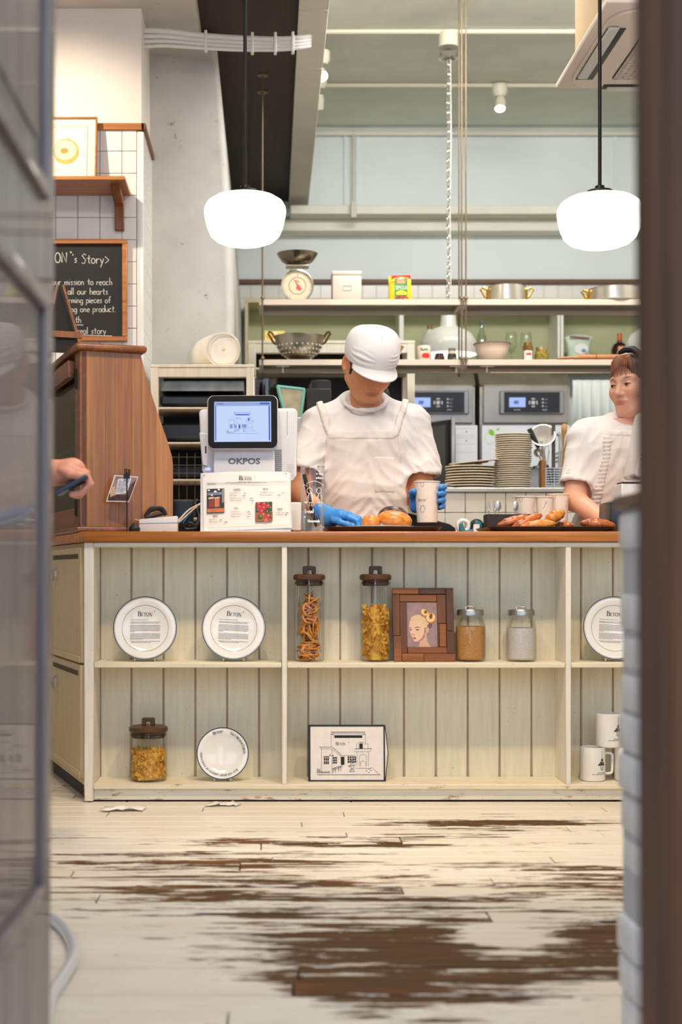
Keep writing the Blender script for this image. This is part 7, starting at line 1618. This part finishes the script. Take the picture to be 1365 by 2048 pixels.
def face_color(M, sc, base, lip, brow, blush=.25):
    Mi = np.array(M.inverted()); 
    def fn(V):
        p = (V @ Mi[:3, :3].T + Mi[:3, 3]) / sc; c = np.tile(lc(base), (len(V), 1))
        def put(w, col): c[:] = c * (1 - w[:, None]) + lc(col) * w[:, None]
        def e(ctr, r, soft=.35): q = np.sqrt((((p - np.array(ctr)) / np.array(r)) ** 2).sum(1)); return np.clip((1 - q) / soft, 0, 1)
        for x in (-1, 1): put(e((x * .045, -.07, -.03), (.03, .05, .028), 1) * blush, (206, 112, 92)); put(e((x * .083, .01, 0), (.014, .03, .04), 1) * .35, (206, 110, 84))
        put(e((0, -.105, -.03), (.018, .03, .016), 1) * blush, (206, 116, 92))
        put(e((0, -.092, -.0565), (.031, .026, .0056)) * .65, lip); put(e((0, -.092, -.0665), (.027, .026, .0066)) * .75, lip)
        put(e((0, -.1, -.0616), (.024, .02, .0016), 1) * .8, (96, 44, 40))
        for x in (-1, 1):
            put(e((x * .033, -.082, .0315 - 0), (.021, .03, .0048), .6) * .8, brow); put(e((x * .0065, -.107, -.038), (.0035, .012, .003), .6) * .8, (84, 40, 30))
            put(e((x * .032, -.088, .014), (.019, .02, .008), 1) * .25, (150, 90, 70))
        return c
    return fn
def const_color(base):
    return lambda V: np.tile(lc(base), (len(V), 1))
def eyes(parent, M, sc, look=(0, 0), openz=.0042):
    for x in (-1, 1):
        R = M @ Matrix.Diagonal((sc, sc, sc, 1)) @ T3((x * .0315, -.0865, .0065)) @ RZ(x * 14)
        MB().add([(.0125 * math.cos(a) * f, -.0068 * math.sqrt(max(0, 1.02 - f * f)), (openz if math.sin(a) > 0 else openz * .8) * math.sin(a) * f) for f in (0.01, .5, .85, 1) for a in [i * .3142 for i in range(20)]], [(i * 20 + j, i * 20 + (j + 1) % 20, i * 20 + 20 + (j + 1) % 20, i * 20 + 20 + j) for i in range(3) for j in range(20)], R).build('eye', plain('eye_white', (186, 166, 154), .3), parent)
        MB().lathe([(0, .0032), (.003, .003), (.0048, .0016), (.005, 0)], 18, R @ T3((look[0], -.0050, look[1])) @ RX(90)).build('iris', plain('dark_iris', (34, 22, 18), .15), parent)
        MB().tube([(-.0135, -.0015, -.0005), (-.008, -.0060, openz * .75), (0, -.0078, openz + .0006), (.008, -.0060, openz * .8), (.0145, -.001, .0004)], [.0006, .0013, .0016, .0015, .0009], 8, M=R).build('lashes', plain('dark_lash', (30, 20, 18), .6), parent)
def finger(S, pts, r=.0095, k=.006):
    n = len(pts); S.chain(pts, [r * (1 - .16 * i / (n - 1)) for i in range(n)], k)
# ---------------------------------------------------------------- the young man in the cap
YM_ = 5.50; km_ = YM_ / F; X0 = PX(735, YM_)
man = thing('person', 'young man in a white cap and apron looking down behind the counter', 'person', (X0, YM_, 0))
def mz(py): return PZ(py, YM_)
def mxx(px): return (px - 735) * km_
HM = T3((.002, -.080, 1.552)) @ RZ(16) @ RY(3) @ RX(35); HS = 1.06
SR, ER, WR = (-.190, 0, 1.335), (-.270, -.12, 1.065), (-.172, -.36, .965)
SL, EL, WL = (.180, 0, 1.335), (.208, -.06, 1.075), (.190, -.265, 1.03)
SKM = (214, 148, 104)
S = Sdf((-.16, -.25, 1.33), (.16, .12, 1.73), .0022); S.M = HM; S.sc = HS; head(S)
S.M = Matrix(); S.sc = 1; S.cap((-.006, .012, 1.33), tuple(HM @ Vector((0, .04, -.040))), .060, .054, .010); S.cap((-.006, -.002, 1.33), tuple(HM @ Vector((0, .02, -.055))), .050, .036, .010)
hp = S.mesh()
B_ = Sdf((-.42, -.62, 0), (.42, .24, 1.45), .006)
def body_prims(S, sh=.155, zsh=1.335, waist=.115, hip=.12):
    S.cap((-.09, 0, zsh - .08), (.09, 0, zsh - .08), .095, .095, .04); S.cap((-sh, 0, zsh), (sh, 0, zsh), .05, .05, .05); S.cap((-.06, .0, 1.08), (.06, 0, 1.08), .1, .1, .09); S.cap((-.075, .01, .92), (.075, .01, .92), .112, .112, .09)
    S.cap((-.005, .01, zsh), (-.005, .0, 1.42), .058, .056, .04)
def legs(S, gap=.09, k=.04):
    for x in (-1, 1): S.cap((x * gap, .01, .88), (x * (gap + .01), 0, .48), .085, .058, k); S.cap((x * (gap + .01), 0, .48), (x * (gap + .015), .02, .09), .055, .04, k); S.cap((x * (gap + .015), .04, .045), (x * (gap + .03), -.12, .035), .04, .034, .02)
body_prims(B_); legs(B_)
for s_, e_, w_ in ((SR, ER, WR), (SL, EL, WL)): B_.cap(s_, e_, .052, .044, .04); B_.cap(e_, w_, .043, .029, .02)
soft_mesh('body', [B_.mesh(), hp], SKIN, man, face_color(HM, HS, SKM, (176, 96, 78), (44, 32, 28), .3))
# t-shirt
T_ = Sdf((-.40, -.26, .80), (.40, .24, 1.56), .0055)
def tee(S, sh, zsh, arms, neck, f=1.):
    S.cap((-.085, -.005, zsh - .075), (.085, -.005, zsh - .075), .118 * f, .118 * f, .05); S.cap((-sh, .005, zsh + .005), (sh, .005, zsh + .005), .062, .062, .06)
    S.cap((-.07, 0, 1.09), (.07, 0, 1.09), .122 * f, .122 * f, .09); S.cap((-.085, .01, .87), (.085, .01, .87), .132 * f, .132 * f, .09)
    c0, rx, ry, am = neck; n = Vector((0, -am, ry)).normalized(); c0 = Vector(c0)
    for x in (-1, 1): S.cap((x * .165, .01, zsh + .022), (x * rx * 1.02 + c0.x, c0.y + .035, c0.z + am * .35 - .022), .046, .026, .05)
    S.cap(tuple(c0 + Vector((-.05, .06, am - .03))), tuple(c0 + Vector((.05, .06, am - .03))), .03, .03, .05)
    for s_, e_, fr, r0, r1 in arms:
        s_, e_ = np.array(s_), np.array(e_); c = s_ + (e_ - s_) * fr; S.cap(tuple(s_), tuple(c + (e_ - s_) * .2), r0, r1, .035, 'u', (c, e_ - s_)); S.cap(tuple(c - (e_ - s_) * .05), tuple(c + (e_ - s_) * .4), r1 - .012, r1 - .009, .006, 's')
    S.cap(tuple(c0 + n * .074), tuple(c0 + n * .3), rx, rx * 1.25, .006, 's')
    ring = [tuple(c0 + Vector((rx * math.cos(a), ry * math.sin(a), am * math.sin(a)))) for a in [i * .2094 for i in range(31)]]; S.chain(ring, [.0075] * 31, .007)
tee(T_, .155, 1.335, ((SR, ER, .74, .066, .080), (SL, EL, .80, .068, .082)), ((-.012, -.025, 1.428), .080, .068, .046))
tv = T_.mesh(); soft_mesh('t_shirt', [tv], M_TEE, man, None, folds(.0075, 1, 2, 1.43), 2)
# apron: a thin layer over the shirt
def apron(src, zone, off, mat, name, parent, fold, extra=None):
    A = Sdf(src.lo, src.lo + (src.n - 1) * src.h, src.h); A.n = src.n; X, Y, Z = src.grid()
    A.d = np.maximum(src.d - off, zone(X, Y, Z)).astype(np.float32)
    return soft_mesh(name, [A.mesh()], mat, parent, None, fold, 2)
def zone_m(X, Y, Z): return np.maximum(np.maximum(np.abs(X + .027 - .0) - (.128 + np.clip(1.302 - Z, 0, .4) * .16), Z - mz(868)), Y - .03) + 0 * X
ap_ = apron(T_, zone_m, .009, M_APR, 'apron', man, folds(.0075, 1, 2, 1.43))
def strap(x0, z0, x1, z1): 
    return lambda X, Y, Z: np.maximum(np.maximum(np.abs(X - (x0 + (x1 - x0) * (Z - z0) / (z1 - z0))) - .0125, z0 - .02 - Z), Y - .06) + 0 * Y
apron(T_, strap(mxx(657), mz(868), mxx(636), mz(795)), .0125, M_APR, 'strap', ap_, folds(.0075, 1, 2, 1.43)); apron(T_, strap(mxx(786), mz(870), mxx(812), mz(800)), .0125, M_APR, 'strap', ap_, folds(.0075, 1, 2, 1.43))
apron(T_, lambda X, Y, Z: np.maximum(np.maximum(np.abs(X + .027) - .129, np.abs(Z - mz(868) + .016) - .016), Y - .0), .0115, M_APR, 'hem_band', ap_, folds(.0075, 1, 2, 1.43))
apron(T_, lambda X, Y, Z: np.maximum(np.maximum(np.abs(X - .055) - .042, np.abs(Z - 1.135) - .07), Y - .0), .0112, M_APR, 'pocket', ap_, folds(.0075, 1, 2, 1.43))
LG = Sdf((-.26, -.2, 0), (.26, .2, 1.02), .009)
for x in (-1, 1): LG.cap((x * .09, .01, .90), (x * .10, 0, .48), .105, .078, .05); LG.cap((x * .1, 0, .48), (x * .105, .02, .10), .078, .066, .05)
LG.cap((-.08, .01, .94), (.08, .01, .94), .125, .125, .05); lgm = LG.mesh(); soft_mesh('trousers', [lgm], M_TROU, man)
def shoes(parent):
    for x in (-1, 1):
        Q = Sdf((x * .11 - .08, -.2, -.01), (x * .11 + .08, .14, .14), .007); Q.cap((x * .105, .05, .05), (x * .12, -.12, .042), .052, .044, .02, 'u', ((0, 0, .002), (0, 0, -1))); soft_mesh('shoe', [Q.mesh()], M_SHOE, parent)
shoes(man)
# cap with brim, hair
C_ = Sdf((-.14, -.17, -.02), (.14, .17, .19), .003)
C_.ell((0, .012, .046), (.0925, .110, .090), .01); C_.ell((0, -.034, .062), (.078, .076, .070), .03); C_.cap((-.04, .02, .085), (.04, .02, .085), .052, .052, .04)
X, Y, Z = C_.grid(); C_.d = np.maximum(C_.d, (.026 - .16 * np.clip(Y + .05, 0, .2) - Z) + 0 * X).astype(np.float32)
C_.ell((0, .010, .030), (.0865, .106, .088), .004, 's')
V, Q = C_.mesh()
def to_head(V, M, sc): R = np.array(M); return (V * sc) @ R[:3, :3].T + R[:3, 3]
def capfold(V):
    Mi = np.array(HM.inverted()); p = (V @ Mi[:3, :3].T + Mi[:3, 3]) / HS; w = np.clip(1 - np.abs(p[:, 2] - .062) / .035, 0, 1) * np.clip((-p[:, 1] - .02) / .05, 0, 1) * np.clip((np.abs(p[:, 0]) - .02) / .03, 0, 1)
    return .0045 * w * np.sin(p[:, 2] * 420 + 30 * p[:, 0] + 6 * nz(p, 1, (14, 14, 14))) + .002 * nz(p, 1, (18, 18, 18), 4)
cp_ = soft_mesh('cap', [(to_head(V, HM, HS), Q)], M_CAPW, man, None, capfold, 1)
vs = []; nu, nv = 32, 9
for i in range(nu + 1):
    a = math.radians(-66 + 132 * i / nu)
    for j in range(nv + 1):
        v = j / nv; ca = max(0, math.cos(a * 1.30)) ** .5; vs.append(HM @ (Vector((math.sin(a) * (.088 + .006 * v), -math.cos(a) * .104 - v * .063 * ca, .031 - .018 * v * (1 - .3 * abs(math.sin(a))) - .016 * math.sin(a) ** 2 + .010)) * HS))
o = MB().add(vs, [(i * (nv + 1) + j, (i + 1) * (nv + 1) + j, (i + 1) * (nv + 1) + j + 1, i * (nv + 1) + j + 1) for i in range(nu) for j in range(nv)]).build('brim', M_CAPW, cp_, smooth=80); m = o.modifiers.new('thick', 'SOLIDIFY'); m.thickness = .004
for k in (0,):
    MB().tube([HM @ (Vector((.03 * math.sin(q) * 0 + x_, -.062 * math.cos(q) - .03, .068 + .074 * math.sin(q))) * HS) for q, x_ in [(i * .12 + .15, -.002) for i in range(11)]], .0012, 6).build('seam', M_CAPW, cp_)
H2 = Sdf((-.12, -.1, -.1), (.12, .15, .15), .003); H2.ell((0, .020, .026), (.0825, .097, .092), .01)
X, Y, Z = H2.grid(); H2.d = np.maximum(np.maximum(H2.d, (-.028 + .35 * np.clip(.02 - Z, 0, .1)) - Y), -.058 + .4 * np.clip(.06 - Y, 0, .2) - Z).astype(np.float32)
for x in (-1, 1): H2.cap((x * .070, -.034, .045), (x * .0735, -.026, -.022), .011, .005, .012)
V, Q = H2.mesh(); M_HAIRD = plain('black_hair', (30, 24, 22), .5, bump=.5, bs=240); soft_mesh('hair', [(to_head(V, HM, HS), Q)], M_HAIRD, man)
eyes(man, HM, HS, (0, -.002), .0022)
# gloved hands
G1 = Sdf((-.26, -.56, .88), (.02, -.28, 1.06), .0024)
kn = [(-.108, -.435, .968), (-.104, -.415, .976), (-.102, -.393, .976), (-.104, -.372, .968)]
G1.cap((-.190, -.335, .985), (-.165, -.370, .966), .036, .034, .01); G1.cap((-.165, -.375, .966), (-.125, -.410, .968), .030, .026, .02); G1.cap((-.150, -.365, .966), (-.118, -.385, .968), .027, .022, .02)
for (x, y, z), dx in zip(kn, (.0, .004, .002, -.004)): finger(G1, [(x - .015, y + .005, z), (x + .012, y - .012, z - .004), (x + .040 + dx, y - .022, z - .018), (x + .046 + dx, y - .026, z - .038)], .0112)
finger(G1, [(-.150, -.415, .955), (-.128, -.445, .945), (-.100, -.452, .937), (-.082, -.452, .932)], .012)
soft_mesh('glove', [G1.mesh()], M_GLOVE, man, None, lambda V: .0012 * nz(V, 1, (60, 60, 60)) , 1)
yC = 5.15; cxc, cyc = PX(855, yC) - X0, yC - YM_; zc0, zc1 = PZ(1045, yC), PZ(963, yC)
G2 = Sdf((cxc - .12, cyc - .1, .90), (cxc + .13, cyc + .22, 1.16), .0024)
def cyl_pt(phi, z, r): return (cxc + r * math.cos(math.radians(phi)), cyc + r * math.sin(math.radians(phi)), z)
G2.cap((.190, -.255, 1.03), (cxc + .008, cyc + .075, 1.035), .034, .036, .01)
for z in (1.055, 1.03, 1.005): G2.cap(cyl_pt(125, z, .064), cyl_pt(68, z, .062), .021, .019, .02)
for i, (z, r, e) in enumerate(((1.077, .0115, -34), (1.053, .0118, -44), (1.029, .0115, -40), (1.007, .0105, -26))):
    rc = .0375 + .009 * (z - zc0) / .15 + .011; finger(G2, [cyl_pt(75, z - .004, rc + .012), cyl_pt(38, z - .002, rc + .013), cyl_pt(6, z, rc + .006), cyl_pt(e * .6, z - .002, rc + .002), cyl_pt(e, z - .004, rc)], r, .004)
finger(G2, [cyl_pt(120, 1.03, .066), cyl_pt(150, 1.045, .062), cyl_pt(178, 1.055, .056), cyl_pt(200, 1.06, .054)], .0125)
soft_mesh('glove', [G2.mesh()], M_GLOVE, man, None, lambda V: .0012 * nz(V, 1, (60, 60, 60), 5), 1)
paper_cup('white paper coffee cup held in the young man\'s blue glove', (PX(855, yC), yC, zc0), zc1 - zc0, .0365, .0455, math.radians(6))
# ---------------------------------------------------------------- the woman with the hair clip
YF_ = 5.48; kf_ = YF_ / F; XF = PX(1235, YF_)
wom = thing('person', 'young woman with brown fringe and white T-shirt glancing to the left', 'person', (XF, YF_, 0))
def fz_(py): return PZ(py, YF_)
def fx_(px): return (px - 1235) * kf_
HF = T3((fx_(1269), .0, fz_(773))) @ RZ(-50) @ RY(-2) @ RX(5); HSF = 0.99; SKF = (222, 166, 138)
S = Sdf((-.09, -.16, 1.30), (.22, .16, 1.64), .0022); S.M = HF; S.sc = HSF; head(S, True)
S.M = Matrix(); S.sc = 1; S.cap((fx_(1264), .018, 1.29), tuple(HF @ Vector((0, .042, -.045))), .053, .047, .010); S.cap((fx_(1262), .006, 1.30), tuple(HF @ Vector((0, .022, -.060))), .040, .028, .010)
hp = S.mesh()
SRf, ERf, WRf = (fx_(1166), .0, 1.262), (fx_(1143), -.055, 1.045), (fx_(1172) + .012, -.26, .955)
SLf, ELf, WLf = (fx_(1350), .03, 1.29), (fx_(1385), -.02, 1.03), (fx_(1375), -.22, .98)
B_ = Sdf((-.40, -.48, 0), (.48, .24, 1.36), .006); B_.M = T3((fx_(1255), .015, 0)); body_prims(B_, .135, 1.295); legs(B_); B_.M = Matrix()
for s_, e_, w_ in ((SRf, ERf, WRf), (SLf, ELf, WLf)): B_.cap(s_, e_, .047, .043, .04); B_.cap(e_, w_, .0425, .027, .02); w2 = np.array(w_) + (np.array(w_) - np.array(e_)) * .22; B_.cap(w_, tuple(w2), .03, .026, .02); [finger(B_, [tuple(w2 + np.array((.012 * (i - 1.5), 0, 0))), tuple(w2 + np.array((.015 * (i - 1.5), -.04, -.01))), tuple(w2 + np.array((.015 * (i - 1.5), -.06, -.028)))], .009) for i in range(4)]; finger(B_, [tuple(w2 + np.array((-.03, .03, -.0))), tuple(w2 + np.array((-.045, -.01, -.02)))], .0105)
soft_mesh('body', [B_.mesh(), hp], SKIN, wom, face_color(HF, HSF, SKF, (196, 88, 88), (84, 54, 40), .4))
T_ = Sdf((-.36, -.24, .80), (.46, .26, 1.50), .0055)
T_.M = T3((fx_(1255), .015, 0))
def arm_local(a): return tuple(np.array(a) - np.array((fx_(1255), .015, 0)))
tee(T_, .128, 1.285, ((arm_local(SRf), arm_local(ERf), .70, .056, .070), (arm_local(SLf), arm_local(ELf), .7, .060, .070)), ((.014, -.018, 1.350), .064, .058, .034), .97); T_.M = Matrix()
soft_mesh('t_shirt', [T_.mesh()], M_TEE, wom, None, folds(.007, 1, 21, 1.36), 2)
def zone_f(X, Y, Z): return np.maximum(np.maximum(fx_(1206) - .17 * np.clip(1.305 - Z, 0, .3) - X, X - .20), np.maximum(Z - fz_(866), Y + .0)) + 0 * Y
apf = apron(T_, zone_f, .009, M_APR, 'apron', wom, folds(.007, 1, 21, 1.36))
apron(T_, lambda X, Y, Z: np.maximum(np.maximum(np.abs(X - (fx_(1206) - .17 * np.clip(1.305 - Z, 0, .3)) - .004) - .013, Z - fz_(880)), Y + .0), .0125, M_APR, 'frill', apf, lambda V: .0035 * np.sin(V[:, 2] * 420) + folds(.007, 1, 21, 1.36)(V))
apron(T_, lambda X, Y, Z: np.maximum(np.maximum(np.abs(X - .07) - .123, np.abs(Z - fz_(866) + .012) - .011), Y + .0), .0118, M_APR, 'hem_band', apf, folds(.007, 1, 21, 1.36))
apron(T_, lambda X, Y, Z: np.maximum(np.maximum(np.abs(X - .05) - .16, np.abs(Z - fz_(1038)) - .013), Y + .0), .014, M_APR, 'waist_tie', apf, folds(.007, 1, 21, 1.36))
V, Q = lgm; soft_mesh('trousers', [(V + np.array((fx_(1255), .015, 0)), Q)], M_TROU, wom)
eyes(wom, HF, HSF, (-.0014, -.0008), .0028)
# hair, fringe, clip, cap
H2 = Sdf((-.13, -.14, -.14), (.13, .16, .17), .003); H2.ell((0, .014, .038), (.0835, .102, .092), .01); H2.ell((0, .05, -.02), (.066, .058, .075), .03)
H2.ell((0, -.118, -.030), (.0665, .088, .130), .012, 's')
for x in (-1, 1): H2.ell((x * .082, -.004, -.008), (.03, .024, .034), .01, 's'); H2.cap((x * .07, -.028, .06), (x * .0765, -.018, -.02), .010, .004, .012)
V, Q = H2.mesh(); M_HAIRB = Mat('brown_hair'); hn = M_HAIRB.noise(M_HAIRB.map(M_HAIRB.co(), (160, 160, 14)), 1., 4, .6); M_HAIRB.set(col=M_HAIRB.mix(M_HAIRB.rng(hn, .35, .65), (42, 26, 20), (92, 54, 32)), rough=.42, normal=M_HAIRB.bump(hn, .5, .002)); M_HAIRB = M_HAIRB.m
hr = soft_mesh('hair', [(to_head(V, HF, HSF), Q)], M_HAIRB, wom)
fr_ = MB(); rd = random.Random(9)
for i in range(34):
    f = (i + rd.uniform(-.4, .4)) / 33 * 2 - 1; x0 = f * .052; x1 = f * .058 + rd.uniform(-.006, .006); e = .030 + .012 * rd.random() - .028 * max(0, abs(f) - .72) * 3
    pts = [(x0 * .55, -.058, .122), (x0 * .9, -.083 + .016 * f * f, .100), (x0 * 1.05, -.0955 + .030 * f * f, .068), (x1, -.0945 + .034 * f * f, e)]
    fr_.tube([HF @ (Vector(p) * HSF) for p in pts], [.0014, .0016, .0011, .0003], 5)
fr_.build('fringe', plain('fringe_hair', (136, 80, 44), .42, var=22, vs=60), hr, kind='stuff')
cpw = Sdf((-.12, -.06, .0), (.12, .18, .19), .0035); cpw.ell((0, .045, .062), (.088, .092, .088), .01); X, Y, Z = cpw.grid(); cpw.d = np.maximum(np.maximum(cpw.d, .0 + .045 - Z + .5 * np.clip(.05 - Y, 0, .1)), -.022 + .25 * (Z - .1) - Y).astype(np.float32)
V, Q = cpw.mesh(); soft_mesh('cap', [(to_head(V, HF, HSF), Q)], M_CAPW, wom)
cw_ = MB(); cw_.tube([HF @ (Vector(p) * HSF) for p in ((-.030, -.040, .134), (.0, -.036, .143), (.030, -.030, .139), (.056, -.018, .118))], [.007, .013, .014, .012], 12).build('hair_clip', plain('black_satin', (18, 17, 18), .35), hr)
MB().tube([HF @ (Vector(p) * HSF) for p in ((-.031, -.0475, .134), (-.022, -.0495, .142))], .002, 6).build('clip_pin', M_CHROME, hr)
# ---------------------------------------------------------------- third worker, hidden behind the man except one elbow
Y3 = 6.15; X3 = PX(742, Y3); k3 = Y3 / F
w3 = thing('person', 'person in a white T-shirt standing behind the young man, only an elbow showing', 'person', (X3, Y3, 0))
E3 = (PX(813, Y3) - X3, .02, PZ(1010, Y3)); S3 = (.145, 0, 1.27); W3 = (E3[0] - .10, -.2, E3[2] + .02)
B3 = Sdf((-.3, -.32, 0), (.3, .22, 1.62), .008); body_prims(B3, .13, 1.27); legs(B3); B3.M = T3((0, -.01, 1.485)) @ RX(18); B3.sc = .96; head(B3); B3.M = Matrix(); B3.sc = 1
for sx in (1, -1): B3.cap((sx * S3[0], S3[1], S3[2]), (sx * E3[0], E3[1], E3[2]), .046, .046, .04); B3.cap((sx * E3[0], E3[1], E3[2]), (sx * W3[0], W3[1], W3[2]), .044, .03, .02); B3.cap((sx * W3[0], W3[1], W3[2]), (sx * (W3[0] - .04), W3[1] - .06, W3[2]), .03, .02, .02)
soft_mesh('body', [B3.mesh()], SKIN, w3, const_color((170, 112, 76)))
T3_ = Sdf((-.3, -.2, .8), (.3, .22, 1.5), .0065); tee(T3_, .13, 1.27, ((S3, E3, .84, .066, .082), ((-S3[0], S3[1], S3[2]), (-E3[0], E3[1], E3[2]), .84, .066, .082)), ((0, -.02, 1.365), .07, .06, .03), .95); soft_mesh('t_shirt', [T3_.mesh()], M_TEE, w3, None, folds(.006, 1, 40), 2)
soft_mesh('trousers', [lgm], M_TROU, w3); V, Q = H2.mesh(); soft_mesh('hair', [(to_head(V, T3((0, -.01, 1.485)) @ RX(18), .96), Q)], M_HAIRD, w3)
# ---------------------------------------------------------------- customer behind the open door, one hand showing
Yc_ = 3.86; Xc_ = -1.0
cus = thing('person', 'customer mostly hidden by the open door, one hand holding a dark card wallet', 'person', (Xc_, Yc_, 0))
def cq(px, py, y): p = P(px, py, y); return (p.x - Xc_, p.y - Yc_, p.z)
Bc = Sdf((-.34, -.28, 0), (.42, .26, 1.70), .008); body_prims(Bc, .15, 1.36); legs(Bc); Bc.M = T3((0, .0, 1.58)) @ RZ(60); head(Bc); Bc.M = Matrix()
Sc, Ec, Wc = (.17, .0, 1.35), (.20, -.03, 1.06), cq(108, 946, 3.86)
Bc.cap(Sc, Ec, .05, .045, .03); Bc.cap(Ec, Wc, .042, .030, .02); Bc.cap((-.17, 0, 1.35), (-.24, .02, 1.08), .05, .045, .03); Bc.cap((-.24, .02, 1.08), (-.22, -.1, .86), .042, .03, .02); Bc.ell((-.22, -.12, .79), (.03, .045, .07), .02)
Hc_ = Sdf((.30, -.12, .90), (.58, .12, 1.14), .0025); Hc_.cap(Ec, Wc, .042, .030, .02); a = np.array(Wc)
Hc_.cap(tuple(a), tuple(a + np.array((.050, 0, .004))), .032, .036, .02); Hc_.cap(tuple(a + np.array((.045, -.025, .004))), tuple(a + np.array((.055, .025, .004))), .026, .026, .02)
for i in range(4):
    y = -.040 + .024 * i; finger(Hc_, [tuple(a + np.array(p)) for p in ((.055, y, .006), (.090 - .003 * abs(i - 1), y, -.002), (.104 - .004 * i, y, -.034), (.078 - .004 * i, y - .004, -.058), (.055, y - .004, -.060))], .0105, .004)
finger(Hc_, [tuple(a + np.array(p)) for p in ((.030, -.040, .004), (.052, -.056, -.008), (.074, -.060, -.012), (.090, -.058, -.010))], .0125)
soft_mesh('body', [Bc.mesh(), Hc_.mesh()], SKIN, cus, const_color((206, 140, 116)))
Tc = Sdf((-.34, -.24, .8), (.42, .24, 1.56), .008); tee(Tc, .155, 1.36, ((Sc, Ec, .8, .066, .08), ((-.17, 0, 1.35), (-.24, .02, 1.08), .8, .066, .08)), ((0, -.02, 1.44), .07, .06, .03)); soft_mesh('t_shirt', [Tc.mesh()], cloth('grey_cotton', (120, 118, 122)), cus, None, folds(.006, 1, 55), 1)
soft_mesh('trousers', [lgm], cloth('blue_denim', (70, 80, 104)), cus); V, Q = H2.mesh(); soft_mesh('hair', [(to_head(V, T3((0, 0, 1.58)) @ RZ(60), 1.0), Q)], M_HAIRD, cus); shoes(cus)
p0 = P(148, 970, 3.83); wt = MB().box(-.052, .045, -.036, .036, -.006, .006, RY(-29)).build('card_wallet', plain('dark_blue_leather', (30, 46, 70), .4, bump=.3, bs=120), None, bevel=.003); wt.location = (p0.x, p0.y - .005, p0.z); tag(wt, 'dark blue card wallet held in the customer\'s hand at the left', 'wallet')
